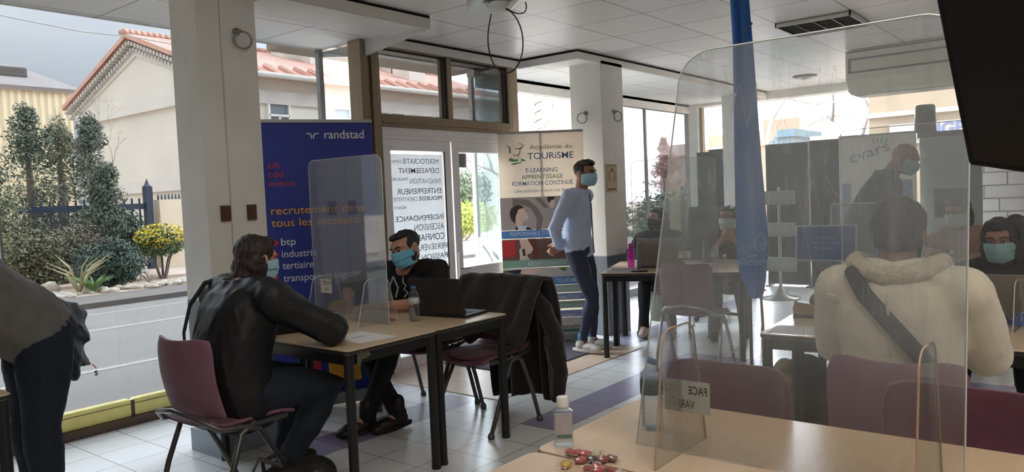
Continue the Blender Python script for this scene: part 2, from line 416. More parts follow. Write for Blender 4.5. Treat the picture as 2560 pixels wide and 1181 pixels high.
# ------------------------------------------------------------------ room shell
X0, X1, Y0, Y1 = -3.0, 11.15, -3.4, 5.32
mb = MB()
nx, ny = 48, 30
xs = [X0]+[.10+.30*k for k in range(-10, 37)]+[X1]
ys = [Y0]+[.263+.30*k for k in range(-12, 17)]+[Y1]
gi = {}
for i, x in enumerate(xs):
    for j, y in enumerate(ys): gi[i, j] = len(mb.v); mb.v.append((x, y, 0))
for i in range(len(xs)-1):
    for j in range(len(ys)-1):
        cx, cy = (xs[i]+xs[i+1])/2, (ys[j]+ys[j+1])/2
        lav = (2.66 < cy < 2.97 and 3.70 < cx < 6.1) or (5.80 < cx < 6.10 and -1 < cy < 2.97) or (3.56 < cy < 3.87 and (2.5 < cx < 4.0 or 6.1 < cx < 9.7)) or (-1.0 < cy < -.7 and 3 < cx < 6)
        mb.f.append((gi[i, j], gi[i+1, j], gi[i+1, j+1], gi[i, j+1])); mb.mi.append(1 if lav else 0)
struct(mb, 'floor', [m_tile, m_tilep], fix=False)
struct(MB().bb((X0-.2, Y0-.2, -.30), (X1+.2, Y1+.1, -.004)), 'floor_slab', M('concrete_slab', (150, 148, 145), .9))
struct(MB().bb((4.05, 3.42, 0), (6.12, 4.72, .006)), 'floor_threshold', m_stone)

mb = MB()
mb.add([(X0, Y0, HC), (X1, Y0, HC), (X1, 4.0, HC), (X0, 4.0, HC)], [(0, 3, 2, 1)])
mb.add([(4.1, 4.0, HC), (6.1, 4.0, HC), (6.1, 4.69, HC), (4.1, 4.69, HC)], [(0, 3, 2, 1)])
struct(mb, 'ceiling', m_ceil, fix=False)
struct(MB().bb((X0-.25, Y0-.25, 2.96), (X1+.25, 5.75, 3.3)), 'ceiling_roof_light_block', M('light_block_concrete', (200, 196, 190), .8))  # unseen slab added over the room to block light from above
SZ = 2.735
mb = MB()
for a, b in ((X0, 4.1), (6.1, X1)): mb.bb((a, 4.02, SZ), (b, Y1, SZ+.02))
struct(mb, 'ceiling_soffit', m_soff)
mb = MB(); gp = MB()
def fascia(a, b, dn):
    mb.bb((min(a[0], b[0])-.0, min(a[1], b[1]), SZ-.025), (max(a[0], b[0]), max(a[1], b[1]), HC-.022))
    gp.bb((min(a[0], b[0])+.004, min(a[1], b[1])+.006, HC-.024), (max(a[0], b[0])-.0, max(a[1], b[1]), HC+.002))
fascia((X0, 3.99), (4.12, 4.03), 0); fascia((6.08, 3.99), (X1, 4.03), 0)
fascia((4.08, 4.03), (4.12, 4.72), 0); fascia((6.08, 4.03), (6.12, 4.72), 0); fascia((4.12, 4.68), (6.08, 4.72), 0)
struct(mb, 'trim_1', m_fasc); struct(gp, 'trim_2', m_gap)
# loose soffit panel sagging by the entrance
mb = MB(); mb.prism([(0, 0), (1.25, 0), (1.25, .035), (.7, .11), (0, .02)], (4.085, 4.03, SZ-.02), (0, 1, 0), (0, 0, -1), (.03, 0, 0))
struct(mb, 'trim_3', m_fasc)
# flat boxed panel under the left soffit
struct(MB().bb((2.75, 4.0, SZ-.034), (4.12, 4.42, SZ-.001)), 'trim_4', m_fasc)
# end fascia + lintels
mb = MB()
mb.bb((6.12, 5.22, 2.60), (X1, Y1, SZ)); mb.bb((X1-.12, Y0, 2.69), (X1, Y1, HC)); mb.bb((X0, 5.22, 2.765), (6.12, Y1, 2.96)); mb.bb((6.0, 5.22, 2.7), (X1, Y1, 2.96))
mb.bb((X1, Y0, 2.69), (X1+.2, Y1, 2.97))
struct(mb, 'trim_5', m_fasc)
# back and side walls (behind the camera): low wall, wide windows, lintel
struct(MB().bb((X0-.18, Y0, 0), (X0, Y1, 2.96)), 'wall_back', m_wallin)
struct(MB().bb((X0, Y0-.18, 0), (X1, Y0, 2.96)), 'wall_side', m_wallin)
struct(MB().bb((X0, 5.20, 0), (.60, Y1, 2.80)), 'wall_front', m_plast)
# end wall: low wall, corner post, piers
mb = MB(); mb.bb((X1-.04, Y0, 0), (X1+.16, Y1, .12)); mb.bb((X1-.08, 5.10, .12), (X1+.12, Y1, 2.70)); mb.bb((X1-.05, -3.4, .12), (X1+.15, .3, 2.7))
struct(mb, 'wall_end', m_plast)
struct(MB().bb((X1+.02, .3, .12), (X1+.03, 5.1, 2.70)), 'window_7', m_pane_c)
mb = MB()
mb.bb((X1-.02, .30, .12), (X1+.07, .36, 2.70)); mb.bb((X1-.02, 5.05, .12), (X1+.07, 5.10, 2.70))
struct(mb, 'window_8', m_bronze)
# right part of the front
mb = MB(); mb.bb((6.12, 5.25, .10), (7.90, 5.258, 2.60)); struct(mb, 'window_5', m_pane)
mb = MB(); mb.bb((7.92, 5.25, .10), (X1, 5.258, 2.60)); struct(mb, 'window_12', m_pane_t)
mb = MB(); mb.bb((9.655, 5.235, .10), (9.685, 5.275, 2.60)); mb.bb((7.9, 5.235, .10), (7.925, 5.275, 2.60)); mb.bb((6.0, 5.21, 0), (X1, 5.30, .10)); struct(mb, 'window_6', m_alu)
# left part of the front: two big panes
mb = MB(); mb.bb((.60, 5.262, .17), (4.07, 5.27, 2.765)); struct(mb, 'window_1', m_pane_dirty)
mb = MB(); mb.bb((4.05, 5.24, .17), (4.095, 5.285, 2.735)); mb.bb((1.64, 5.255, .17), (1.655, 5.28, 2.765)); struct(mb, 'window_2', m_alu)
mb = MB(); mb.bb((X0, 5.24, .055), (2.335, 5.31, .17)); mb.bb((2.355, 5.24, .055), (4.09, 5.31, .17)); struct(mb, 'trim_6', m_yellow, bevel=.006)
mb = MB(); mb.bb((2.335, 5.237, .055), (2.355, 5.31, .165)); mb.bb((X0, 5.236, .140), (4.09, 5.242, .143)); struct(mb, 'trim_7', m_wood_dk)
mb = MB(); mb.bb((X0, 5.20, 0), (4.09, 5.31, .055)); struct(mb, 'baseboard_front', m_wood_dk, bevel=.004)
# glass returns of the door recess
struct(MB().bb((4.068, 4.82, .05), (4.076, 5.25, 2.735)), 'window_3', clear_mat('clean_return_glass', (.96, .97, .97), haze=.0))
mb = MB(); mb.bb((6.06, 4.83, .10), (6.068, 5.33, 2.70)); struct(mb, 'window_4', m_pane_blue)
mb = MB(); mb.bb((6.04, 5.30, 0), (6.085, 5.345, 2.72)); struct(mb, 'trim_8', m_upvc)

def column(name, x, y, dx, dy, label=None):
    mb = MB(); mb.bb((x, y, .90), (x+dx, y+dy, SZ+.01)); struct(mb, name, m_plast, bevel=.006)
    mb = MB(); mb.bb((x-.001, y-.001, .0), (x+dx+.001, y+dy+.001, .905)); struct(mb, name+'_dado', m_dado, bevel=.004)
mb = MB(); mb.bb((2.30, 4.05, .905), (2.44, 4.34, SZ+.02)); mb.bb((2.43, 4.065, .905), (2.455, 4.34, SZ+.02)); mb.bb((2.45, 4.05, .905), (2.68, 4.34, SZ+.02)); struct(mb, 'column_1', m_plast, bevel=.005)
mb = MB(); mb.bb((2.299, 4.048, 0), (2.682, 4.342, .905)); struct(mb, 'column_1_dado', m_dado, bevel=.005)
mb = MB(); mb.bb((2.277, 4.028, 0), (2.70, 4.36, .135)); struct(mb, 'baseboard_column', m_plinth, bevel=.004)
mb = MB(); mb.bb((6.48, 3.99, .80), (6.90, 4.36, SZ+.01)); struct(mb, 'column_2', m_plast, bevel=.006)
mb = MB(); mb.bb((6.478, 3.988, 0), (6.902, 4.362, .80)); struct(mb, 'column_2_dado', m_dado, bevel=.005)
mb = MB(); mb.bb((10.4, 4.06, 0), (10.75, 4.42, SZ+.01)); struct(mb, 'column_3', m_plast, bevel=.006)

# ------------------------------------------------------------------ entrance: bronze screen, white double door, transom
YD = 4.75
mb = MB()
mb.bb((4.03, YD-.06, 0), (4.10, YD+.09, 2.74)); mb.bb((4.10, YD-.03, 0), (4.15, YD+.06, 2.74)); mb.bb((4.15, YD-.05, 0), (4.235, YD+.07, 2.74))
mb.bb((5.90, YD-.05, 0), (5.98, YD+.07, 2.74)); mb.bb((5.98, YD-.03, 0), (6.08, YD+.09, 2.74))
mb.bb((4.235, YD-.05, 2.055), (5.90, YD+.07, 2.155)); mb.bb((4.235, YD-.05, 2.70), (5.90, YD+.07, 2.76)); mb.bb((5.035, YD-.05, 2.155), (5.095, YD+.07, 2.70))
mb.bb((4.235, YD-.065, 2.085), (5.90, YD-.05, 2.10))
struct(mb, 'door_1', m_bronze, bevel=.004)
mb = MB()
for a, b in ((4.235, 5.035), (5.095, 5.90)):
    mb.bb((a, YD-.015, 2.155), (a+.012, YD+.02, 2.70)); mb.bb((b-.014, YD-.03, 2.155), (b, YD+.02, 2.70)); mb.bb((a, YD-.015, 2.690), (b, YD+.02, 2.70)); mb.bb((a, YD-.015, 2.155), (b, YD+.02, 2.163))
struct(mb, 'trim_9', m_gasket)
struct(MB().bb((4.24, YD, 2.16), (5.89, YD+.006, 2.70)), 'window_11', m_pane_t)
mb = MB(); mb.bb((4.19, YD-.035, 1.955), (5.93, YD+.05, 2.055)); mb.bb((4.19, YD-.035, 0), (4.262, YD+.05, 1.955)); mb.bb((5.88, YD-.035, 0), (5.93, YD+.05, 1.955)); mb.bb((4.19, YD-.045, 1.985), (5.93, YD-.035, 1.995))
struct(mb, 'trim_10', m_upvc, bevel=.003)

m_film = bpy.data.materials.new('frosted_white_film'); m_film.use_nodes = True
_n = m_film.node_tree; _n.nodes.clear(); _out = _n.nodes.new('ShaderNodeOutputMaterial')
_a = _n.nodes.new('ShaderNodeBsdfTranslucent'); _a.inputs[0].default_value = (.46, .47, .475, 1)
_d = _n.nodes.new('ShaderNodeBsdfDiffuse'); _d.inputs[0].default_value = (.8, .8, .8, 1)
_t = _n.nodes.new('ShaderNodeBsdfTransparent'); _t.inputs[0].default_value = (.4, .4, .4, 1)
_m = _n.nodes.new('ShaderNodeMixShader'); _m.inputs[0].default_value = .12
_m2 = _n.nodes.new('ShaderNodeMixShader'); _m2.inputs[0].default_value = .18
_n.links.new(_a.outputs[0], _m.inputs[1]); _n.links.new(_d.outputs[0], _m.inputs[2]); _n.links.new(_m.outputs[0], _m2.inputs[1]); _n.links.new(_t.outputs[0], _m2.inputs[2]); _n.links.new(_m2.outputs[0], _out.inputs[0])
m_word_d = M('word_dark_grey', (84, 86, 90), .6); m_word_l = M('word_light_grey', (128, 130, 134), .6)

def leaf(name, x0, x1, gx0, gx1, label, z_rail):
    t = thing(name, label, 'door', (x0, YD, 0))
    f = MB()
    f.bb((x0, YD-.03, .0), (gx0, YD+.035, 1.955)); f.bb((gx1, YD-.03, 0), (x1, YD+.035, 1.955))
    f.bb((gx0, YD-.03, 1.862), (gx1, YD+.035, 1.955)); f.bb((gx0, YD-.03, 0), (gx1, YD+.035, .12))
    f.bb((gx0, YD-.03, z_rail-.12), (gx1, YD+.035, z_rail)); f.bb((gx0, YD-.038, z_rail-.02), (gx1, YD-.03, z_rail+.004))
    f.build('door_frame', m_upvc, t, bevel=.004)
    g = MB(); g.bb((gx1-.012, YD-.032, z_rail), (gx1, YD-.028, 1.862)); g.build('gasket', m_gasket, t)
    p = MB(); p.bb((gx0, YD, z_rail), (gx1, YD+.006, 1.862)); p.build('pane', m_pane, t)
    p = MB(); p.bb((gx0, YD, .12), (gx1, YD+.006, z_rail-.12)); p.build('pane', m_pane, t)
    return t
dl = leaf('entrance_door', 4.266, 5.055, 4.33, 4.975, 'white entrance door leaf covered in frosted film printed with mirrored words', .80)
film = MB().bb((4.331, YD-.004, .80), (4.962, YD-.002, 1.836)); film.bb((4.331, YD-.004, .12), (4.962, YD-.002, .68)); film.build('frosted_film', m_film, dl)
WORDS = [('MÉRITOCRATIE', 556, 182, 158, 52, 0, 0), ('ESPRIT', 172, 52, 152, 30, 0, 1), ('DÉPASSEMENT', 556, 136, 250, 52, .012, 0), ('INNOVATION', 570, 244, 354, 52, -.0, 1), ('VALEURS', 228, 62, 322, 30, .008, 0),
         ('ENTREPRENEUR', 570, 112, 455, 56, .004, 0), ('PROUESSE', 575, 330, 522, 40, .014, 0), ('CRÉATIVITÉ', 316, 76, 524, 40, 0, 1), ('RÉUSSITE', 196, 76, 598, 26, .01, 0), ('INDÉPENDANCE', 582, 84, 720, 52, .01, 1),
         ('ASCENSION', 584, 268, 822, 66, -.0, 1), ('CONFIANCE', 584, 190, 925, 66, .014, 0), ('PERSÉVÉRANCE', 602, 140, 1024, 60, 0, 1), ('PASSION', 604, 330, 1120, 56, 0, 1), ('RÉSULTATS', 210, 80, 1150, 34, .01, 0)]
for cls, mm in ((0, m_word_d), (1, m_word_l)):
    for tx, xr, xl, zb, hh, bold, c_ in WORDS:
        if c_ != cls: continue
        mb = MB(); x = 4.33+(xr-50)/545*.635; z = 1.862-(zb/4.075-8)*.00355
        write(mb, tx, (x, YD-.0048, z), (1, 0, 0), (0, 0, 1), hh/4.075*.00355, bold=bold, mirror=True, fit=(xr-xl)/545*.635)
        mb.build('lettering', mm, dl, fix=False)
dr = leaf('entrance_door', 5.075, 5.88, 5.165, 5.80, 'white entrance door leaf with clear glass and a grey plate', .80)
MB().bb((5.185, YD+.008, 1.725), (5.31, YD+.012, 1.855)).build('notice_plate', M('dark_notice_plate', (96, 104, 108), .5), dr)
mb = MB(); mb.bb((5.084, YD-.055, .62), (5.125, YD-.03, .95)); mb.build('lock_case', m_upvc, dr, bevel=.006)
mb = MB(); mb.tube([(5.105, YD-.05, .80), (5.105, YD-.095, .80), (5.13, YD-.10, .80), (5.17, YD-.10, .80)], .009); mb.tube([(5.10, YD-.075, .52), (5.10, YD-.075, .74)], .012); mb.build('door_handle', m_steel, dr, smooth=True)
# poster on the return glass
t = thing('drawing_poster', 'white poster with a grey animal drawing behind the clear door leaf', 'poster', (6.05, 5.08, .3))
MB().bb((6.048, 4.86, .30), (6.054, 5.30, 1.02)).build('sheet', M('poster_paper', (226, 228, 222), .7, var=.03), t)
mb = MB()
for pts, r in (([(5.24, .93), (5.16, .84), (5.10, .74), (5.02, .72), (4.96, .78), (4.90, .88)], .010), ([(5.20, .70), (5.14, .58), (5.08, .48), (5.02, .40)], .022), ([(5.02, .72), (5.05, .60), (5.12, .52)], .012), ([(4.92, .60), (4.98, .52), (5.0, .44)], .014), ([(5.22, .50), (5.17, .42)], .012), ([(5.10, .86), (5.04, .80)], .016)):
    mb.tube([(6.045, y, z) for y, z in pts], r, n=8, flat=((1, 0, 0), .12))
mb.build('ink_drawing', M('grey_ink', (130, 136, 138), .8), t, smooth=True)
mb = MB(); write(mb, 'FONDATION CAR', (6.0475, 5.28, .955), (0, -1, 0), (0, 0, 1), .018, fit=.40); write(mb, 'Vue en Ville', (6.0475, 5.12, 1.0), (0, -1, 0), (0, 0, 1), .016, fit=.2)
mb.build('lettering', M('poster_ink', (110, 116, 112), .8), t, fix=False)

# door mat
tag(MB().bb((4.72, 3.70, .006), (6.06, 4.60, .016)).build('doormat', m_mat, bevel=.003), 'dark grey fibre doormat lying on the stone threshold', 'mat')

# ceiling light troffers (switched off) and round vent
m_louv = M('louvre_metal', (92, 92, 84), .35, metal=.7); m_louv_d = M('troffer_inside', (60, 60, 55), .5)
def troffer(cx, cy, label):
    t = local(thing('ceiling_light', label, 'light', (cx, cy, HC-.002), 0, 'louvred ceiling lights'))
    MB().bb((-.295, -.295, -.006), (.295, .295, -.003)).build('back_plate', m_louv_d, t)
    f = MB()
    for k in range(5): f.bb((-.29, -.29+k*.145-.004, -.035), (.29, -.29+k*.145+.004, -.006))
    for k in range(9): f.prism([(-.012, 0), (.012, 0), (.003, -.028)], (-.29+k*.0725, -.29, -.006), (1, 0, 0), (0, 0, 1), (0, .58, 0))
    f.build('louvre', m_louv, t)
    fr = MB()
    for a, b in (((-.3, -.3), (.3, -.288)), ((-.3, .288), (.3, .3)), ((-.3, -.3), (-.288, .3)), ((.288, -.3), (.3, .3))): fr.bb((a[0], a[1], -.038), (b[0], b[1], -.0))
    fr.build('frame', m_fasc, t)
m_fill = M('fill_light_panel', (245, 244, 240), .5, emit=(255, 248, 238), es=FILL_LAMP); m_fill_dim = M('dim_fill_light_panel', (245, 244, 240), .5, emit=(255, 248, 238), es=FILL_LAMP*.4)
for k, (x, y) in enumerate(((1.98, 1.965), (-.42, .165), (1.38, .165), (-.42, -1.635), (1.38, -1.635), (3.18, -1.635))):  # added lights, out of view, to brighten tabletops and near side
    t = local(thing('ceiling_light', 'added square fill light in the ceiling above the near tables, outside the picture', 'light', (x, y, HC-.002), 0, 'added fill lights over the near tables'))
    MB().bb((-.285, -.285, -.012), (.285, .285, -.004)).build('fill_panel', m_fill_dim if k == 0 else m_fill, t)
    fr = MB()
    for a, b in (((-.3, -.3), (.3, -.285)), ((-.3, .285), (.3, .3)), ((-.3, -.3), (-.285, .3)), ((.285, -.3), (.3, .3))): fr.bb((a[0], a[1], -.016), (b[0], b[1], 0))
    fr.build('frame', m_fasc, t)
troffer(6.78, 1.965, 'dark louvred ceiling light nearest the blue flag, switched off')
troffer(9.18, 1.965, 'dark louvred ceiling light just in front of the air conditioner')
t = thing('ceiling_vent', 'small round vent in the ceiling before the far windows', 'vent', (9.9, 3.1, HC))
MB().lathe([(.0, 0), (.13, 0), (.15, -.012), (.11, -.03), (.06, -.03), (.05, -.012), (0, -.012)], 28, (9.9, 3.1, HC-.002)).build('vent_ring', m_alu, t, smooth=True)
MB().lathe([(0, 0), (.045, 0), (.03, -.03), (0, -.035)], 20, (9.9, 3.1, HC-.014)).build('vent_cone', m_fasc, t, smooth=True)

# air conditioner under the ceiling
t = thing('air_conditioner', 'long cream air conditioner hanging under the ceiling with dark slots', 'air conditioner', (8.7, 1.4, 2.35))
prof = [(0, .44), (0, .14), (.10, .02), (.20, 0), (.62, 0), (.66, .06), (.66, .44)]
MB().prism(prof, (8.40, .50, 2.352), (1, 0, 0), (0, 0, 1), (0, 1.72, 0)).build('casing', M('cream_plastic', (214, 210, 192), .45, var=.03), t, bevel=.012)
MB().bb((8.392, .56, 2.575), (8.41, 2.16, 2.685)).build('air_panel', M('cream_panel', (206, 202, 180), .5), t, bevel=.004)
mb = MB(); mb.bb((8.394, .54, 2.69), (8.41, 2.19, 2.705)); mb.bb((8.394, .54, 2.555), (8.41, 2.19, 2.572)); mb.bb((8.394, 2.165, 2.56), (8.41, 2.19, 2.70)); mb.bb((8.396, .54, 2.765), (8.41, 2.20, 2.78)); mb.build('slot', m_gasket, t)
mb = MB(); mb.bb((8.60, .54, 2.348), (8.72, 2.18, 2.354)); mb.build('outlet_flap', M('flap_grey', (170, 168, 158), .5), t)

# towel-ring like hooks and plates on the columns
def ring_hook(name, p, nrm, side, label):
    p, n, s_ = V(p), V(nrm), V(side)
    t = thing(name, label, 'hook', p, 0, 'ring hooks on the columns')
    mb = MB(); mb.lathe([(0, 0), (.022, 0), (.022, .01), (.010, .014), (.008, .045), (0, .047)], 16, p, n); mb.build('wall_stud', m_steel, t, smooth=True)
    c = p+n*.04-V(0, 0, .052)+s_*.02; mb = MB()
    mb.tube([c+(s_*.6+n*.2).normalized()*.05*math.cos(a)+V(0, 0, .05)*math.sin(a) for a in np.linspace(0, 2*PI, 24, endpoint=False)], .006, closed=True, n=8); mb.build('ring', m_steel, t, smooth=True)
ring_hook('ring_hook', (2.545, 4.05, 2.47), (0, -1, 0), (1, 0, 0), 'metal ring hook near the top of the column behind the blue banner')
ring_hook('ring_hook', (6.48, 4.18, 2.24), (-1, 0, 0), (0, 1, 0), 'metal ring hook on the bright side of the column by the cream banner')
ring_hook('ring_hook', (6.70, 3.99, 2.25), (0, -1, 0), (1, 0, 0), 'metal ring hook on the shaded side of the column above the framed notice')
m_terra = M('terracotta_tile_plate', (96, 62, 50), .7, var=.15, vscale=40)
for x, lab in ((2.405, 'small square terracotta plate on the recessed strip of the column'), (2.575, 'small square terracotta plate on the column face by the blue banner')):
    t = thing('wall_plate', lab, 'plate', (x, 4.05, 1.40), 0, 'terracotta plates on the column')
    MB().bb((x-.028, 4.030, 1.365), (x+.028, 4.052, 1.455)).build('plate', m_terra, t, bevel=.003)
    MB().bb((x-.018, 4.026, 1.385), (x+.018, 4.031, 1.435)).build('relief', m_terra, t, bevel=.003)
tag(MB().bb((2.297, 4.19, 2.24), (2.2985, 4.205, 2.33)).build('tape_scrap', M('white_tape', (232, 234, 232), .5)), 'scrap of white tape stuck high on the bright column side', 'tape')
# framed evacuation plan on column 2
t = thing('framed_notice', 'beige framed plan sheet hanging on the shaded column side', 'notice', (6.60, 3.985, 1.55))
MB().bb((6.515, 3.976, 1.44), (6.705, 3.990, 1.72)).build('sheet', M('aged_paper', (196, 180, 146), .7, var=.06), t)
mb = MB(); 
for k in range(5): mb.bb((6.53+.03*k, 3.973, 1.46), (6.546+.03*k, 3.976, 1.475))
mb.bb((6.55, 3.973, 1.55), (6.553, 3.976, 1.64)); mb.bb((6.66, 3.973, 1.55), (6.663, 3.976, 1.64)); mb.bb((6.55, 3.973, 1.64), (6.663, 3.976, 1.643)); mb.bb((6.55, 3.973, 1.55), (6.663, 3.976, 1.553)); mb.bb((6.54, 3.973, 1.70), (6.68, 3.976, 1.705))
mb.lathe([(0, 0), (.014, 0), (.014, .002), (0, .002)], 14, (6.605, 3.974, 1.665), (0, -1, 0)); mb.build('plan_drawing', M('plan_ink', (96, 86, 64), .8), t)
# ------------------------------------------------------------------ outside
def at_y(px, py, Y):
    d = _fw*1900+_rt*(px-1280)-_up*(py-590.5); return EYE+d*((Y-EYE.y)/d.y)
def at_x(px, py, X):
    d = _fw*1900+_rt*(px-1280)-_up*(py-590.5); return EYE+d*((X-EYE.x)/d.x)
GZ = -.13
m_asph = M('pale_asphalt', (112, 107, 101), .85, var=.06, vscale=1.2, bump=.2, bscale=220)
m_kerb = M('kerb_concrete', (98, 92, 87), .9, var=.1, vscale=4)
m_bed = M('sandy_bed', (176, 160, 142), .95, var=.14, vscale=5, bump=.4, bscale=30)
m_walk = M('pinkish_pavement', (196, 176, 160), .9, var=.06, vscale=3)
struct(MB().bb((-60, 5.45, GZ-.2), (90, 13.3, GZ)), 'road', m_asph)
mb = MB(); mb.bb((11.4, -60, GZ-.2), (90, 5.45, GZ-.002)); mb.bb((-3.3, -60, GZ-.2), (11.4, -3.7, GZ-.002)); struct(mb, 'ground_pavement', m_walk)
struct(MB().bb((-60, -60, GZ-.2), (-3.3, 5.45, GZ-.002)), 'ground_bounce', M('pale_bounce_paving', (226, 222, 214), .8, var=.04))  # unseen ground, added in a pale tone to bounce light indoors
struct(MB().bb((-60, 5.33, GZ-.2), (90, 5.9, -.02)), 'ground_step', M('step_concrete', (186, 180, 174), .85, var=.05))
struct(MB().bb((-60, 13.3, GZ-.2), (90, 14.5, GZ+.09)), 'kerb', m_kerb)
struct(MB().bb((-60, 14.5, GZ-.2), (90, 16.2, GZ+.10)), 'ground_planting_bed', m_bed)
struct(MB().bb((-60, 16.2, GZ-.2), (90, 60, GZ+.16)), 'ground_far_pavement', m_walk)
mb = MB(); mb.bb((-60, 7.94, GZ), (60, 8.06, GZ+.004)); mb.bb((-60, 10.7, GZ), (60, 10.82, GZ+.004)); mb.bb((-60, 12.42, GZ), (60, 12.50, GZ+.003))
struct(mb, 'road_marking', M('road_paint', (146, 142, 135), .8, var=.05, vscale=12))
# canopy over the entrance
struct(MB().bb((3.9, 4.85, 2.78), (6.2, 5.75, 2.95)), 'trim_11', M('canopy_underside', (188, 170, 152), .7, var=.04))

# long farm building
m_bw = M('cream_render', (214, 209, 198), .9, var=.05, vscale=.6)
m_bw2 = M('pale_render_band', (210, 206, 198), .9, var=.05, vscale=1)
m_roof = M('terracotta_roof', (200, 156, 140), .85, var=.16, vscale=3.2)
_n, _N, _L = nodes(m_roof); _w = _N.new('ShaderNodeTexWave'); _w.inputs['Scale'].default_value = 1.6; _w.inputs['Distortion'].default_value = 1.2; _tcw = _N.new('ShaderNodeTexCoord'); _L.new(_tcw.outputs['Object'], _w.inputs[0])
_bp = _N.new('ShaderNodeBump'); _bp.inputs['Strength'].default_value = .8; _bp.inputs['Distance'].default_value = .08; _L.new(_w.outputs['Fac'], _bp.inputs['Height']); _L.new(_bp.outputs[0], _N['Principled BSDF'].inputs['Normal'])
m_win_glass = M('far_window_glass', (120, 130, 138), .15, spec=.8); m_win_fr = M('far_window_frame', (222, 220, 214), .7)
m_shade = M('grey_stone_trim', (196, 192, 186), .9, var=.08, vscale=2)
bX0, bX1, bYf, bYb, bYr, eZ, rZ = 12.0, 26.0, 20.25, 29.5, 24.85, 5.35, 7.02
t = thing('long_building', 'long cream building with terracotta roof and gable end across the road', 'building', (30, 24, GZ))
mb = MB(); mb.bb((bX0, bYf, GZ), (bX1, bYb, eZ)); mb.prism([(bYf, eZ), (bYb, eZ), (bYr, rZ-.12)], (bX0, 0, 0), (0, 1, 0), (0, 0, 1), (bX1-bX0, 0, 0)); mb.build('wall', m_bw, t)
mb = MB(); e = .55
for ya, yb in ((bYf-e, bYr), (bYb+e, bYr)):
    za = eZ-.12
    mb.add([(bX0-.35, ya, za), (bX1, ya, za), (bX1, yb, rZ), (bX0-.35, yb, rZ), (bX0-.35, ya, za+.14), (bX1, ya, za+.14), (bX1, yb, rZ+.16), (bX0-.35, yb, rZ+.16)], [(0, 1, 2, 3), (7, 6, 5, 4), (0, 4, 5, 1), (2, 6, 7, 3), (0, 3, 7, 4), (1, 5, 6, 2)])
mb.tube([(bX0-.4, bYr, rZ+.16), (bX1, bYr, rZ+.16)], .13, n=8)
for k in range(26):   # rolled tile rows at the eaves
    x = bX0-.3+k*.55; mb.tube([(x, bYf-e-.03, eZ+.0), (x, bYf-e+.9, eZ+.43)], .10, n=6)
mb.build('roof', m_roof, t, smooth=False)
mb = MB()   # genoise: rows of small corbels under the gable verge
L_ = math.hypot(bYb+e-bYr, rZ-eZ+.12)
for row in range(2):
    for sgn in (-1, 1):
        ye = bYf-e if sgn < 0 else bYb+e
        for k in range(26):
            f = (k+.5)/26; y = ye+(bYr-ye)*f; z = eZ-.12+(rZ-eZ+.12)*f-.10-row*.20
            mb.box((bX0-.16+row*.10, y, z-.03), (.26-row*.06, .11, .11), mi=0)
mb.build('cornice', m_shade, t)
mb = MB(); mb.bb((bX0-.14, bYf-.05, 4.62), (bX0, bYb, 4.98)); mb.bb((bX0-.12, bYf-.05, 2.05), (bX0, bYb, 2.42))
for sgn in (-1, 1):
    ye = bYf if sgn < 0 else bYb
    mb.add([(bX0-.05, ye, 4.98), (bX0-.05, bYr, rZ-.55), (bX0-.05, bYr, rZ-.25), (bX0-.05, ye, 5.25), (bX0, ye, 4.98), (bX0, bYr, rZ-.55), (bX0, bYr, rZ-.25), (bX0, ye, 5.25)], [(0, 1, 2, 3), (0, 4, 5, 1), (2, 6, 7, 3)])
mb.build('stone_band', m_bw2, t)
mb = MB(); mb.bb((bX0-.05, bYf-.10, 4.55), (bX1, bYf, 4.95)); mb.tube([(bX0-.3, bYf-e-.06, eZ-.02), (bX1, bYf-e-.06, eZ-.02)], .09, n=8); mb.build('gutter', m_shade, t)
mb = MB()
for x in (17.3, 25.5): mb.tube([(x, bYf-e-.06, eZ-.1), (x, bYf-.35, eZ-.6), (x-.05, bYf-.12, eZ-.9), (x-.05, bYf-.12, GZ)], .05, n=8)
mb.build('downpipe', m_win_fr, t)
for x in (14.02, 16.45, 18.95, 21.15, 23.1):
    f = MB(); f.bb((x-.46, bYf-.10, 3.30), (x+.46, bYf-.02, 3.40))
    for a, b in (((x-.40, 3.35), (x-.33, 4.90)), ((x+.33, 3.35), (x+.40, 4.90)), ((x-.40, 4.83), (x+.40, 4.90)), ((x-.03, 3.35), (x+.03, 4.20)), ((x-.36, 4.18), (x+.36, 4.25))): f.bb((a[0], bYf-.09, a[1]), (b[0], bYf+.0, b[1]))
    wf = f.build('window_frame', m_win_fr, t); MB().bb((x-.34, bYf-.02, 3.38), (x+.34, bYf-.008, 4.85)).build('pane', m_win_glass, wf)
def chimney(x, y, w_, d_, z0, z1, pots):
    f = MB(); f.bb((x-w_/2, y-d_/2, z0), (x+w_/2, y+d_/2, z1)); f.bb((x-w_/2-.09, y-d_/2-.09, z1), (x+w_/2+.09, y+d_/2+.09, z1+.14))
    c_ = f.build('chimney', m_bw, t)
    if pots:
        g = MB()
        for k in range(pots): g.lathe([(.11, 0), (.14, .05), (.12, .5), (.15, .55)], 10, (x-w_/2+.25+k*(w_-.5)/max(1, pots-1), y, z1+.14))
        g.build('chimney_pot', m_shade, c_)
for px, y, w_, d_, zt, pots in ((730, 24.2, 1.3, .7, 9.3, 0), (783, 23.6, .8, .7, 7.6, 0), (1022, 22.6, .9, .9, 7.5, 1), (990, 24.0, 1.3, .8, 7.1, 2)):
    chimney(at_y(px, 150, y).x, y, w_, d_, 5.9, zt, pots)
mb = MB(); xa = at_y(978, 150, 23.5).x; mb.tube([(xa, 23.5, 6.4), (xa, 23.5, 9.0)], .025, n=6); mb.build('aerial', m_gasket, t)

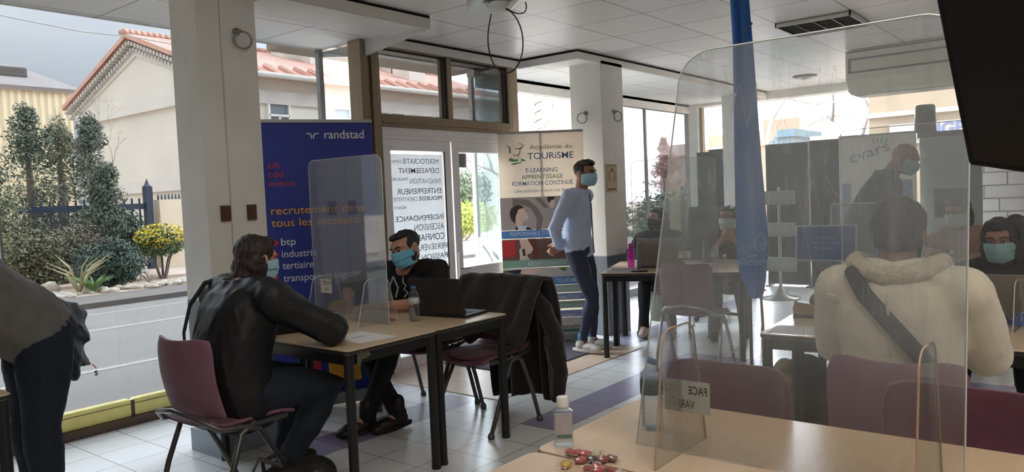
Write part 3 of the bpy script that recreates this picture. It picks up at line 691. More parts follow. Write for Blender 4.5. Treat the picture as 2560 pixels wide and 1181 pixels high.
# hangar with ribbed cladding behind the trees
t = thing('hangar', 'yellowish ribbed metal hangar with grey roof behind the conifers', 'building', (0, 36, GZ))
m_clad = M('ribbed_cladding', (226, 214, 184), .7, var=.03)
mb = MB(); P = []
for k in range(120):
    x = -18+k*.26; P += [(x, 0), (x+.10, 0), (x+.13, -.05), (x+.23, -.05)]
mb.prism([(p[0], p[1]) for p in P]+[(13.3, .3), (-18, .3)], (0, 33, GZ), (1, 0, 0), (0, 1, 0), (0, 0, 6.45)); mb.build('cladding', m_clad, t)
mb = MB(); mb.add([(-18, 32.8, 6.3), (13.6, 32.8, 6.3), (13.6, 40, 8.3), (-18, 40, 8.3), (-18, 32.8, 6.45), (13.6, 32.8, 6.45), (13.6, 40, 8.45), (-18, 40, 8.45)], [(0, 1, 2, 3), (7, 6, 5, 4), (0, 4, 5, 1), (1, 5, 6, 2), (3, 2, 6, 7), (0, 3, 7, 4)]); mb.build('roof', M('grey_fibre_roof', (128, 120, 116), .9, var=.1, vscale=1), t)
mb = MB(); mb.bb((11.2, 35.6, 7.2), (12.6, 36.4, 7.65)); mb.build('roof_vent', m_kerb, t, bevel=.08)

# garden wall, gate, meter door
t = thing('garden_wall', 'cream garden wall with spiked top in front of the gable end', 'wall', (11, 18.6, GZ))
mb = MB(); mb.bb((9.25, 18.5, GZ), (12.3, 18.8, 1.72)); mb.bb((9.25, 18.45, .62), (12.3, 18.5, .70)); mb.build('masonry', M('cream_wall_render', (222, 208, 182), .9, var=.10, vscale=1.4), t)
mb = MB()
for k in range(34): mb.lathe([(.028, 0), (.022, .08), (0, .16)], 5, (9.3+k*.09, 18.65, 1.72))
mb.build('spike', M('dark_iron', (70, 78, 92), .6), t)
MB().bb((10.15, 18.44, .42), (10.33, 18.5, .70)).build('meter_box', M('faded_red_box', (176, 116, 98), .7), t)
t = thing('iron_gate', 'dark blue iron gate with upright bars beside the cream garden wall', 'gate', (8.4, 18.6, GZ))
m_gate = M('blue_black_iron', (52, 62, 82), .5)
mb = MB(); mb.bb((8.95, 18.55, GZ), (9.12, 18.72, 2.05)); mb.lathe([(.10, 0), (.05, .07), (0, .2)], 6, (9.03, 18.63, 2.05)); mb.build('gate_post', m_gate, t)
mb = MB(); mb.bb((6.2, 18.6, 1.50), (8.95, 18.66, 1.64)); mb.bb((6.2, 18.6, .1), (8.95, 18.66, .2)); mb.build('gate_rail', m_gate, t)
for k in range(15):
    x = 6.3+k*.18; MB().tube([(x, 18.63, .1), (x, 18.63, 1.75)], .022, n=6).build('gate_bar', m_gate, t)

# vegetation
def leaves(mb, c, rad, n, size, rng, flat=.5, up=.3, hollow=.35, mi=0, spread=1.0):
    n, size = int(n*2.2), size*.62
    for _ in range(n):
        d = V(rng.gauss(0, 1), rng.gauss(0, 1), rng.gauss(0, 1)).normalized(); k = hollow+(1-hollow)*rng.random()**.6
        p = V(c)+V(d.x*rad[0], d.y*rad[1], d.z*rad[2])*k*spread
        nrm = (d*.6+V(rng.uniform(-1, 1), rng.uniform(-1, 1), rng.uniform(-.2, 1))*.8).normalized()
        a = nrm.orthogonal().normalized(); a = (Matrix.Rotation(rng.uniform(0, 6.28), 3, nrm) @ a); b = nrm.cross(a)
        s_ = size*rng.uniform(.6, 1.4); k0 = len(mb.v)
        mb.v += [tuple(p-a*s_), tuple(p-b*s_*flat), tuple(p+a*s_), tuple(p+b*s_*flat)]; mb.f.append((k0, k0+1, k0+2, k0+3)); mb.mi.append(mi)
def leafmat(name, col, var=.35, sc=1.5):
    m = M(name, col, .75, var=var, vscale=sc); return m
m_con = leafmat('conifer_green', (88, 98, 82)); m_con2 = leafmat('conifer_olive', (108, 112, 90)); m_bushd = leafmat('shrub_dark_green', (66, 84, 72)); m_shrub = leafmat('shrub_mid_green', (96, 112, 74))
m_yel = leafmat('yellow_blossom', (206, 182, 62), .2); m_bark = M('grey_bark', (112, 100, 90), .95, var=.2, vscale=12); m_bare = M('pale_twigs', (150, 138, 128), .95); m_lime = leafmat('lime_foliage', (166, 178, 72)); m_hedge = leafmat('far_hedge_green', (104, 118, 92)); m_pinkleaf = leafmat('reddish_foliage', (206, 170, 164), .2)
def conifer(name, label, base, h, r, mat, seed, n=2600):
    rng = random.Random(seed); b = V(base); t = thing(name, label, 'tree', b, 0, 'conifers across the road')
    MB().tube([b, b+V(.05, .05, h*.5), b+V(0, 0, h*.95)], [.14, .09, .02], n=8).build('trunk', m_bark, t, smooth=True)
    mb = MB()
    for k in range(46):
        f = rng.random()**.8; z = h*(.10+.88*f); rr = r*(1-f)**.75*rng.uniform(.65, 1.1)+.08; a = rng.uniform(0, 6.28)
        c = b+V(math.cos(a)*rr*.62, math.sin(a)*rr*.62, z+rng.uniform(-.1, .1)); leaves(mb, c, (rr*.62+.12, rr*.62+.12, .20+.20*(1-f)), n//46, .075, rng, .35)
    mb.build('crown', mat, t, fix=False)
b0 = GZ+.16
for lab, px, py, y, r_, mm, sd_ in (('tall dark conifer with a pointed tip, left in the window', 58, 268, 19.5, .95, m_con, 1), ('dark conifer with a rounded top in front of the gable corner', 218, 292, 18.7, .75, m_con, 2),
        ('lower bushy conifer between the two tall ones', 140, 296, 20.4, .95, m_con2, 3), ('wide olive conifer cut by the frame beside the pointed one', -45, 395, 18.0, 1.0, m_con2, 4), ('spreading conifer reaching toward the iron gate', 262, 425, 17.6, .55, m_con, 5)):
    q = at_y(px, py, y); conifer('conifer', lab, (q.x, y, b0), q.z-b0, r_, mm, sd_)
def shrub(name, label, c, rad, mat, seed, n=2600, size=.06, extra=None, group=None, stems=0):
    rng = random.Random(seed); t = thing(name, label, 'shrub', (c[0], c[1], c[2]-rad[2]), 0, group)
    mb = MB()
    for k in range(14):
        d = V(rng.gauss(0, 1), rng.gauss(0, 1), rng.gauss(0, .8)).normalized(); p = V(c)+V(d.x*rad[0], d.y*rad[1], d.z*rad[2])*.5
        leaves(mb, p, (rad[0]*.55, rad[1]*.55, rad[2]*.55), n//14, size, rng)
    mb.build('foliage', mat, t, fix=False)
    if extra:
        mb = MB(); leaves(mb, V(c)+V(0, 0, rad[2]*.3), (rad[0]*1.02, rad[1]*1.02, rad[2]*.8), extra[1], size*.8, rng, .9, hollow=.85); mb.build('blossom', extra[0], t, fix=False)
    mb = MB()
    for k in range(max(stems, 4)):
        a = rng.uniform(0, 6.28); q = V(c)+V(math.cos(a)*rad[0]*.6, math.sin(a)*rad[1]*.6, -rad[2]*.2); g_ = V(c[0], c[1], GZ+.10)
        mb.tube([g_+V(math.cos(a)*.05, math.sin(a)*.05, 0), g_.lerp(q, .5)+V(0, 0, .05), q], [.03, .022, .012], n=6)
    mb.build('stem', m_bark, t, smooth=True)
p = at_y(272, 690, 15.6); shrub('round_shrub', 'round dark green shrub at the stone edge, nearest the road', (p.x, 15.6, .42), (.68, .6, .55), m_bushd, 11)
p = at_y(405, 650, 16.2); shrub('flowering_shrub', 'shrub dotted with yellow flowers left of the bright column', (p.x, 16.2, .78), (.52, .5, .36), m_shrub, 12, 2200, .055, (m_yel, 420), stems=9)
p = at_y(348, 610, 17.6); shrub('ivy_shrub', 'dark shrub climbing the gate post', (p.x, 17.9, .75), (.62, .5, .85), m_bushd, 13)
p = at_y(90, 650, 16.6); shrub('low_shrub', 'low olive undergrowth shrub below the conifers', (p.x, 17.0, .55), (1.5, .7, .75), leafmat('olive_scrub', (104, 104, 76)), 14, 3600)
p = at_y(210, 640, 17.2); shrub('twiggy_shrub', 'brown twiggy shrub between conifers and round shrub', (p.x, 17.2, .65), (.9, .5, .7), leafmat('brown_twigs', (118, 108, 92)), 15, 1800, .05, stems=10)
def spiky(label, c, h, n, mat, seed, lean=1.0):
    rng = random.Random(seed); mb = MB()
    for k in range(n):
        a = rng.uniform(0, 6.28); d = V(math.cos(a), math.sin(a), 0); L = h*rng.uniform(.7, 1.1); c0 = V(c)
        pts = [c0, c0+d*L*.25*lean+V(0, 0, L*.5), c0+d*L*.65*lean+V(0, 0, L*.72)]; mb.tube(pts, [.018, .016, .003], n=5)
    tag(mb.build('spiky_plant', mat, smooth=True), label, 'plant')
p = at_y(198, 738, 15.0); spiky('pale spiky plant leaning out over the white stones', (p.x, 15.0, GZ+.1), .95, 14, M('straw_leaf', (166, 158, 122), .8), 5)
p = at_y(235, 738, 14.9); spiky('green spiky plant in front of the round shrub', (p.x, 14.9, GZ+.1), .42, 34, M('blade_green', (104, 132, 76), .7), 6, 1.4)
p = at_y(375, 712, 15.2); spiky('small dry tuft beside the flowering shrub', (p.x, 15.2, GZ+.1), .35, 16, m_bare, 8)
def bare_tree(name, label, base, h, seed, mat, spread=.5, r0=.10, lev=5):
    rng = random.Random(seed); mb = MB(); b = V(base)
    def grow(p, d, L, r, lv):
        q = p+d*L*.5+V(rng.uniform(-1, 1), rng.uniform(-1, 1), 0)*L*.06; e_ = p+d*L+V(0, 0, .04*L); mb.tube([p, q, e_], [r, r*.85, r*.68], n=5, round_ends=False)
        if lv == 0: return
        for _ in range(2 if lv > 2 else 3):
            dd = (d+V(rng.uniform(-1, 1), rng.uniform(-1, 1), rng.uniform(-.35, .7))*spread*1.4).normalized(); grow(e_, dd, L*rng.uniform(.58, .82), r*.62, lv-1)
    grow(b, V(0, 0, 1), h*.32, r0, lev)
    return tag(mb.build(name, mat, fix=False, smooth=True), label, 'tree')
p = at_y(300, 640, 18.2); bare_tree('bare_tree', 'leafless pale twigs against the cream gable wall', (p.x, 18.9, b0), 4.0, 4, m_bare, .45, .028, 6)
# stones along the bed
m_rock = M('pale_stone', (168, 158, 144), .9, var=.15, vscale=9)
me_r = []
for k in range(4):
    bm = bmesh.new(); bmesh.ops.create_icosphere(bm, subdivisions=2, radius=.5)
    for v in bm.verts: v.co = V(v.co.x*1.0, v.co.y*.7, v.co.z*.5)*(1+.35*noise.noise(v.co*2.2+V(k*7, 0, 0)))
    me = bpy.data.meshes.new('stone'); bm.to_mesh(me); bm.free(); me.materials.append(m_rock); me.polygons.foreach_set('use_smooth', [True]*len(me.polygons)); me_r.append(me)
rng = random.Random(3)
for k in range(120):
    o = bpy.data.objects.new('stone', me_r[k % 4]); C.objects.link(o); px = rng.choice([rng.uniform(90, 330), rng.uniform(330, 468)]); y = rng.uniform(14.55, 15.25); p = at_y(px, 730, y)
    s_ = rng.uniform(.10, .27); o.location = (p.x, y, GZ+.10+s_*.12); o.scale = (s_, s_, s_*.9); o.rotation_euler = (0, 0, rng.uniform(0, 6.28))
    tag(o, 'pale stone edging the planting bed across the road', 'stone', 'pale stones along the kerb')
p = at_y(122, 708, 15.8); o = bpy.data.objects.new('boulder', me_r[1]); C.objects.link(o); o.location = (p.x, 15.8, GZ+.2); o.scale = (.42, .4, .5); tag(o, 'single whiter boulder at the foot of the olive undergrowth', 'stone')

# to the right of the door: shrubs, pink building, wrapped pole, bare tree
shrub('tall_shrub', 'tall grey green shrub seen through the clear door leaf', (19.6, 18.2, 1.45), (2.0, .8, 1.35), m_hedge, 21, 4200, .10)
shrub('lime_shrub', 'bright lime green shrub seen through the clear door leaf', (18.6, 17.0, .62), (2.2, .6, .75), m_lime, 22, 4200, .08)
t = thing('pink_building', 'pink building with a turquoise band beyond the cream banner', 'building', (36, 26, GZ))
MB().bb((32, 22.15, GZ), (37, 29.5, 6.35)).build('wall', M('pink_render', (196, 160, 150), .9, var=.03), t)
MB().bb((31.9, 22.05, 6.35), (37.1, 29.6, 6.5)).build('parapet', M('pink_parapet', (214, 168, 150), .9), t)
mb = MB()
for a, b in (((33.0, 5.3), (36.4, 5.75)), ((33.0, 4.1), (33.5, 5.3)), ((35.9, 3.4), (36.4, 5.3)), ((33.0, 3.4), (36.4, 3.85)), ((33.0, 1), (33.5, 3.4))): mb.bb((a[0], 22.08, a[1]), (b[0], 22.15, b[1]))
mb.build('turquoise_band', M('turquoise_paint', (112, 186, 168), .8), t)
MB().tube([(31.95, 23.0, GZ), (31.95, 23.0, 6.1)], .10, n=8).build('downpipe', m_shade, t)
p = at_x(1349, 330, 20)
t = thing('utility_pole', 'grey utility pole wrapped in a spiral beyond the cream banner', 'pole', (20, p.y, GZ))
MB().tube([(20, p.y, GZ), (20, p.y, 5.6)], .10, n=10).build('pole_shaft', m_shade, t, smooth=True)
MB().tube([(20+.12*math.cos(a), p.y+.12*math.sin(a), GZ+1+a*.045) for a in np.linspace(0, 100, 400)], .022, n=5).build('spiral_wrap', m_kerb, t)
MB().bb((19.85, p.y-.1, 2.2), (20.05, p.y+.25, 2.7)).build('meter_box', m_shade, t)
p = at_x(1332, 330, 18.5); bare_tree('bare_tree', 'leafless brown tree around the wrapped utility pole', (18.5, p.y+.6, b0), 4.6, 9, M('brown_twigs_far', (150, 122, 112), .95), .62, .09, 6)
p = at_x(1395, 330, 21); bare_tree('bare_tree', 'thin leafless sapling before the pink building', (21, p.y, b0), 3.4, 15, m_bare, .5, .05, 5)
p = at_x(1660, 380, 30)
ztop = at_x(1668, 342, 30).z
t = thing('reddish_tree', 'hazy reddish conifer seen through the end of the front glazing', 'tree', (30, p.y, GZ)); MB().tube([(30, p.y, GZ), (30, p.y, 2.4)], .08).build('trunk', m_bark, t)
mb = MB(); rng = random.Random(77)
for k in range(40):
    f = rng.random(); leaves(mb, (30+rng.uniform(-.6, .6)*(1-f), p.y+rng.uniform(-.8, .8)*(1-f), 1.4+(ztop-1.5)*f), (.55*(1-f)+.15, .6*(1-f)+.15, .18), 50, .10, rng, .35)
mb.build('crown', m_pinkleaf, t, fix=False)
shrub('far_hedge', 'long grey green hedge outside the glazing by the far tables', (18.5, 9.2, .55), (3.6, 1.2, 1.0), m_hedge, 31, 5200, .10)
t = thing('far_houses', 'row of pale pinkish houses on the horizon beyond the far hedge', 'building', (45, 18, GZ))
mb = MB()
for k, (x, y, h_) in enumerate(((52, 25.5, 3.9), (52.5, 22.0, 4.4), (52, 18.6, 3.7))): mb.bb((x, y-1.4, GZ), (x+5, y+1.6, h_))
mb.build('wall', M('pale_pink_wall', (206, 190, 184), .9), t)
mb = MB()
for k, (x, y, h_) in enumerate(((52, 25.5, 3.9), (52.5, 22.0, 4.4), (52, 18.6, 3.7))): mb.prism([(-.3, 0), (5.3, 0), (2.5, 1.0)], (x, y-1.6, h_), (1, 0, 0), (0, 0, 1), (0, 3.4, 0))
mb.build('roof', M('pale_roof', (190, 160, 150), .9), t)
# beyond the end glazing
t = thing('far_terrace', 'low peach coloured building on the skyline left of the lamp post', 'building', (40, 13, GZ))
a = at_x(1722, 365, 40); b = at_x(2000, 355, 40); mb = MB(); mb.bb((40, b.y, GZ), (46, a.y, 3.55)); c_ = at_x(1770, 350, 40); mb.bb((40, c_.y-1.2, GZ), (46, c_.y, 4.3)); c2 = at_x(1905, 330, 40); mb.bb((40.2, c2.y-1.9, GZ), (46, c2.y, 4.9)); mb.build('wall', M('peach_render', (160, 138, 120), .9, var=.04), t)
mb = MB(); mb.bb((39.9, b.y, 3.55), (46, a.y, 3.7)); mb.build('parapet', M('peach_parapet', (210, 182, 156), .9), t)
t = thing('stepped_kiosk', 'blue grey flat roofed kiosk with a stepped side outside the end windows', 'building', (17, 6, GZ))
m_kio = M('kiosk_cladding', (116, 132, 142), .6, var=.08); mb = MB()
for (pa, pb, pt, pbm) in ((1946, 1976, 332, 372), (1934, 1948, 342, 372), (1922, 1936, 353, 372), (1976, 1984, 334, 372)):
    u_ = at_x(pa, pt, 17); v_ = at_x(pb, pbm, 17); mb.bb((17, v_.y, GZ), (18.6, u_.y, u_.z))
mb.build('wall', m_kio, t); u_ = at_x(1945, 326, 17); v_ = at_x(1991, 334, 17); MB().bb((16.9, v_.y, u_.z-.16), (18.8, u_.y, u_.z)).build('roof', M('kiosk_roof', (100, 124, 138), .5), t)
def street_lamp(label, px, top, X, arm):
    b = at_x(px, 400, X); tp = at_x(px+4, top, X); t = thing('street_lamp', label, 'street lamp', (X, b.y, GZ), 0, 'street lamps outside the end windows')
    z = tp.z; pts = [V(X, b.y, GZ), V(X, b.y, z-1.6)]+[V(X, b.y-arm*(1-math.cos(a)), z-1.6+1.6*math.sin(a)) for a in np.linspace(.15, 1.5, 9)]
    MB().tube(pts, .065, n=8).build('post', m_shade, t, smooth=True); e_ = pts[-1]
    MB().box(e_+V(0, -.3, .0), (.22, .7, .10)).build('lamp_head', m_shade, t, bevel=.03)
street_lamp('tall curved street lamp beside the blue flag', 1920, 225, 22, 1.3)
street_lamp('smaller curved street lamp behind the kiosk', 1953, 300, 30, 2.4)
p = at_x(2120, 350, 24); bare_tree('bare_tree', 'large leafless tree outside the end windows beside the beige building', (24, p.y, GZ), 6.6, 33, M('grey_twigs', (150, 142, 138), .95), .66, .12, 7)
t = thing('beige_building', 'big beige building with a shop sign outside the end windows', 'building', (24, 5, GZ))
a = at_x(2172, 300, 20); m_bg = M('beige_render', (148, 132, 112), .9, var=.05)
MB().bb((20, -14, GZ), (30, a.y, 8.5)).build('wall', m_bg, t)
mb = MB(); zc = at_x(2250, 290, 20).z; mb.bb((19.85, -14, zc), (20, a.y, zc+.10)); mb.bb((19.7, -14, zc-.55), (20, a.y-.3, zc-.52)); mb.build('cornice', m_bw2, t)
mb = MB()
for px in (2217, 2360): q = at_x(px, 250, 20); mb.bb((19.86, q.y-.06, 3.6), (20, q.y+.06, 5.4))
mb.build('downpipe', m_shade, t)
q = at_x(2240, 318, 20); MB().bb((19.80, -6, q.z-.42), (19.9, q.y+.1, q.z+.05)).build('sign_board', M('pale_sign', (180, 176, 170), .7), t)
mb = MB(); q = at_x(2328, 333, 19.78); write(mb, 'IGES', (19.78, q.y-.13, q.z-.03), (0, -1, 0), (0, 0, 1), .26, bold=.02); mb.build('lettering', M('violet_sign_ink', (106, 112, 160), .7), t, fix=False)
t = thing('stone_urn', 'pale stone gate pier with urn outside the end windows', 'pier', (15, 3.4, GZ)); q = at_x(2088, 340, 15)
mb = MB(); mb.bb((14.7, q.y-.22, GZ), (15.2, q.y+.22, q.z-.12)); mb.build('pier_shaft', m_shade, t); mb = MB(); mb.bb((14.6, q.y-.34, q.z-.12), (15.3, q.y+.34, q.z)); mb.lathe([(.10, 0), (.05, .06), (.12, .14), (.0, .2)], 14, (14.95, q.y, q.z)); mb.build('pier_cap', m_shade, t)
# overhead cable
tag(MB().tube([at_x(1965, 268, 26), at_x(2030, 260, 24), at_x(2110, 252, 22)], .02, n=5).build('overhead_cable', m_shade), 'thin overhead cable crossing the white sky of the end windows', 'cable')
tag(MB().tube([at_y(-40, 30, 14), at_y(60, 50, 14), at_y(200, 78, 14), at_y(330, 92, 14), at_y(440, 112, 14), at_y(560, 128, 14)], .012, n=5).build('overhead_cable', m_shade), 'thin overhead cable crossing the sky above the hangar', 'cable')
# ------------------------------------------------------------------ furniture
TZ = .745
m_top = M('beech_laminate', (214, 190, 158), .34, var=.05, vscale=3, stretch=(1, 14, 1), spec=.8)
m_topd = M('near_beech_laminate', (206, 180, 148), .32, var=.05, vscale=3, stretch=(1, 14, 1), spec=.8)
m_edge = M('dark_table_edge', (40, 36, 34), .5)
m_leg = M('black_table_steel', (24, 24, 26), .4, spec=.5)
m_plum = M('plum_upholstery', (100, 54, 70), .8, var=.12, vscale=26, bump=.15, bscale=300, sheen=.3)
m_plumh = M('plum_shell', (124, 86, 100), .55, var=.06, vscale=10)
m_tubed = M('grey_chair_tube', (96, 94, 94), .35, metal=.7)
m_tubec = M('chrome_chair_tube', (178, 178, 178), .2, metal=.9)

def rrect(w, d, r, n=5):
    P = []
    for cx, cy, a0 in ((w/2-r, d/2-r, 0), (-w/2+r, d/2-r, 90), (-w/2+r, -d/2+r, 180), (w/2-r, -d/2+r, 270)):
        for k in range(n+1): a = R(a0+90*k/n); P.append((cx+r*math.cos(a), cy+r*math.sin(a)))
    return P
def table(label, cx, cy, rz, w=.60, L=1.20, mt=None, group=None, rcorner=.03):
    """w along local x, L along local y"""
    t = local(thing('table', label, 'table', (cx, cy, 0), rz, group))
    MB().prism(rrect(w, L, rcorner), (0, 0, TZ-.022), (1, 0, 0), (0, 1, 0), (0, 0, .022)).build('tabletop', mt or m_top, t, bevel=.003)
    MB().prism(rrect(w+.002, L+.002, rcorner), (0, 0, TZ-.020), (1, 0, 0), (0, 1, 0), (0, 0, .015)).build('edge_band', m_edge, t)
    f = MB(); a, b = w/2-.03, L/2-.03
    for s_ in (-1, 1): f.bb((-a, s_*b-.012, TZ-.075), (a, s_*b+.012, TZ-.022)); f.bb((s_*a-.012, -b, TZ-.075), (s_*a+.012, b, TZ-.022))
    f.build('apron_frame', m_leg, t)
    for sx in (-1, 1):
        for sy in (-1, 1):
            l = MB(); l.tube([(sx*a, sy*b, .008), (sx*a, sy*b, TZ-.022)], .024, n=14, round_ends=False); l.lathe([(.026, 0), (.026, .012)], 14, (sx*a, sy*b, 0)); l.build('leg', m_leg, t, smooth=False)
    return t
tA = table('table at the seated pair, under the white sheet of paper', 2.565, 3.43, 0, w=.61)
tB = table('table at the seated pair, carrying the black laptop', 3.175, 3.44, 0, w=.60)
MB().prism([(0, 0), (.075, 0), (.085, -.02), (.05, -.032), (.03, -.03), (.02, -.055), (0, -.06)], (-.24, -.589, TZ-.025), (1, 0, 0), (0, 0, 1), (0, -.002, 0)).build('tape_remnant', M('old_beige_tape', (92, 86, 72), .7), tA)
rF = R(21.5)
def fpt(a, b): return (5.55+a*math.cos(rF)+b*math.sin(rF), 3.50+a*math.sin(rF)-b*math.cos(rF))
c1 = fpt(.28, .60); c2 = fpt(.845, .60)
tF = table('far table beside the column, under the pink bottle', c1[0], c1[1], rF, w=.56, L=1.19)
MB().bb((-.25+.0, .571, TZ-.06), (-.19, .575, TZ-.04)).build('metal_clip', m_steel, tF)
tF2 = table('far table beside the column, at the woman with clasped hands', c2[0], c2[1], rF, w=.56, L=1.19)
rE = R(4.5)
def ept(a, b): return (3.49+a*math.cos(rE)+b*math.sin(rE), 1.33+a*math.sin(rE)-b*math.cos(rE))
c1 = ept(.30, .60); c2 = ept(.905, .60)
table('table in front of the person in the beige coat', c1[0], c1[1], rE, w=.60)
table('table of the woman behind the silver laptop', c2[0], c2[1], rE, w=.60)
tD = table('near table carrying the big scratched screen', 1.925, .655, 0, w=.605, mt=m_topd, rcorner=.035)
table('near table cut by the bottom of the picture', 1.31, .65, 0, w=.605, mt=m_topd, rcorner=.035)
table('table beside the bending person in the grey sweater', .76, 4.02, 0, w=.62)
table('table behind the person in beige, below the dusty pink sweater', 6.60, .62, R(4), w=.60)

def chair(label, loc, rz, shell=None, tube=None, group='plum stacking chairs', seat_pad=True):
    """faces local +x"""
    t = local(thing('stacking_chair', label, 'chair', (loc[0], loc[1], 0), rz, group)); tb = tube or m_tubed
    def back(u, v):
        y = (u-.5)*.43; z = .50+v*.36; x = -.215-.05*v-.02*math.sin(v*PI)+.06*(2*(u-.5))**2
        k = 1-(max(0, v-.80)/.2)**2*.10
        return (x, y*k, z-.022*(2*(u-.5))**6*v+.02*v*(2*(u-.5))**2)
    MB().sheet(back, 14, 10, thick=-.014).build('backrest', shell or m_plumh, t, smooth=True, bevel=.004)
    def seat(u, v):
        x = -.22+u*.44; y = (v-.5)*.43; return (x, y*(1-.08*(1-u)), .455+.02*(2*(v-.5))**2-.02*max(0, (u-.75)/.25)**2+.03*max(0, (.2-u)/.2)**2)
    MB().sheet(seat, 12, 12, thick=.016).build('seat', shell or m_plumh, t, smooth=True)
    if seat_pad:
        MB().ell((.01, 0, .462), (.215, .205, .030)).build('seat_pad', m_plum, t, smooth=True)
    for s_ in (-1, 1):
        l = MB(); l.tube([(-.10, s_*.225, .452), (.0, s_*.235, .42), (.10, s_*.245, .25), (.215, s_*.25, .02)], .0135, n=10); l.lathe([(.02, 0), (.022, .018), (.014, .035)], 10, (.217, s_*.25, 0)); l.build('leg', tb, t, smooth=True)
        l = MB(); l.tube([(-.02, s_*.225, .452), (-.10, s_*.235, .42), (-.17, s_*.245, .24), (-.235, s_*.25, .02)], .0135, n=10); l.lathe([(.02, 0), (.022, .018), (.014, .035)], 10, (-.237, s_*.25, 0)); l.build('leg', tb, t, smooth=True)
    b = MB(); b.tube([(.16, -.222, .440), (-.08, -.228, .445), (-.20, -.222, .465), (-.262, -.15, .520), (-.278, 0, .545), (-.262, .15, .520), (-.20, .222, .465), (-.08, .228, .445), (.16, .222, .440)], .013, n=10)
    b.build('seat_frame', tb, t, smooth=True)
    b = MB(); b.tube([(.02, -.222, .432), (.02, 0, .425), (.02, .222, .432)], .010, n=8); b.build('stretcher', tb, t, smooth=True)
    return t
ch = chair('plum chair under the person in the black leather jacket', (1.93, 3.33), R(4))
def dupc(label, loc, rz): return copy_thing(ch, (loc[0], loc[1], 0), rz, label, 'plum stacking chairs')
dupc('plum chair with a dark brown coat over its back', (3.60, 3.16), PI-R(3))
dupc('plum chair under the man in the black shirt', (3.66, 3.74), PI+R(4))
dupc('plum chair under the person in the beige coat', (2.87, .575), R(2))
chn = chair('plum chair pushed in at the near table beside the handwritten card', (2.12, 1.00), PI, shell=m_plum, group='plum chairs at the near table')
copy_thing(chn, (2.14, .34, 0), PI-R(4), 'plum chair pushed in at the near table below the clear foot of the big screen')
chf = chair('empty plum chair with bright steel frame facing the far table', (5.62, 2.66), R(8), tube=m_tubec, group='plum chairs at the far tables')
copy_thing(chf, (6.98, 3.62, 0), PI+rF, 'plum chair under the person with the black mask')
copy_thing(chf, (7.10, 2.93, 0), PI+rF, 'plum chair under the woman with clasped hands')
copy_thing(chf, (5.06, .50, 0), PI, 'plum chair under the woman behind the silver laptop')
copy_thing(chf, (7.22, .98, 0), PI, 'plum chair under the person in the dusty pink sweater')
# dark high chair back behind the far tables
t = thing('office_chair', 'dark high backed chair between the two seated women', 'chair', (7.75, 3.42, 0)); m_dk = M('charcoal_fabric', (40, 42, 46), .85)
mb = MB(); mb.sheet(lambda u, v: (7.62+.05*math.sin(u*PI)+.05*v, 3.42+(u-.5)*.50*(1-.25*max(0, v-.6)**1.5), .56+v*.68), 10, 10, thick=.07); mb.build('backrest', m_dk, t, smooth=True)
MB().ell((7.82, 3.42, .47), (.25, .24, .05)).build('seat', m_dk, t, smooth=True)
mb = MB(); mb.tube([(7.82, 3.42, .06), (7.82, 3.42, .45)], .03); mb.build('gas_column', m_black, t, smooth=True)
for k in range(5):
    a = k*2*PI/5; l = MB(); l.tube([(7.82, 3.42, .08), (7.82+.27*math.cos(a), 3.42+.27*math.sin(a), .05)], .018, n=8); l.ell((7.82+.27*math.cos(a), 3.42+.27*math.sin(a), .03), (.03, .03, .03)); l.build('castor_arm', m_black, t, smooth=True)
mb = MB(); mb.tube([(7.82, 3.42, .44), (7.66, 3.42, .50), (7.62, 3.42, .70)], .02); mb.build('back_bracket', m_black, t, smooth=True)

# ------------------------------------------------------------------ clear screens
m_plexi_old = clear_mat('worn_acrylic', (.94, .95, .95), haze=.21, haze_col=(214, 220, 222), scratch=.22, gloss=.07, hscale=2.6, hvar=1.0, zwear=(.12, .42, .28, 1.1))
m_plexi = clear_mat('clear_acrylic', (.94, .95, .96), haze=.12, haze_col=(198, 206, 220), scratch=.10, gloss=.07, hscale=2.2, hvar=.7)
m_plexi_edge = M('acrylic_edge', (214, 220, 218), .2, spec=.8)
m_plexi_edgeb = M('brownish_acrylic_edge', (182, 152, 128), .3, spec=.6)
def rtop(pts_bottom, w, h, r, inset=0.0, n=8, inset_neg=None):
    """outline: bottom width w, top narrower by inset each side, rounded top corners"""
    P = [(-w/2, 0), (w/2, 0)]; hw = w/2-inset; hn = w/2-(inset if inset_neg is None else inset_neg)
    for a0, cx in ((0, hw-r), (90, -hn+r)):
        for k in range(n+1): a = R(a0+90*k/n); P.append((cx+r*math.cos(a), h-r+r*math.sin(a)))
    return P
def outline_edge(mb, poly, o, ax, ay, nrm, t, rad):
    o, ax, ay, nrm = V(o), V(ax), V(ay), V(nrm); poly = poly[1:]+poly[:1]
    mb.tube([o+ax*x+ay*y+nrm*(t/2) for x, y in poly], rad, n=5)
def screen(label, o, ax, w, h, r, feet, mat, inset=0, edge=.0022, foot=(.27, .30), foot_edge=None, group=None, matf=None, z0=.004, inset_neg=None):
    o, ax = V(o), V(ax).normalized(); nrm = ax.cross(V(0, 0, 1)); t = thing('protective_screen', label, 'screen', o, 0, group)
    P = rtop(None, w, h-z0, r, inset, inset_neg=inset_neg)
    MB().prism(P, o+V(0, 0, z0)-nrm*.002, ax, (0, 0, 1), nrm*.004).build('sheet', mat, t)
    e = MB(); outline_edge(e, P, o+V(0, 0, z0)-nrm*.002, ax, (0, 0, 1), nrm, .004, edge); e.build('polished_edge', m_plexi_edge, t, smooth=True)
    for s_ in feet:
        p = o+ax*s_; Q = rtop(None, foot[0], foot[1], .05, .055)
        f = MB().prism(Q, p-ax*.002, nrm, (0, 0, 1), ax*.004).build('foot', matf or mat, t)
        e = MB(); outline_edge(e, Q, p-ax*.002, nrm, (0, 0, 1), ax, .004, .0025); e.build('foot_edge', foot_edge or m_plexi_edge, f, smooth=True)
    return t
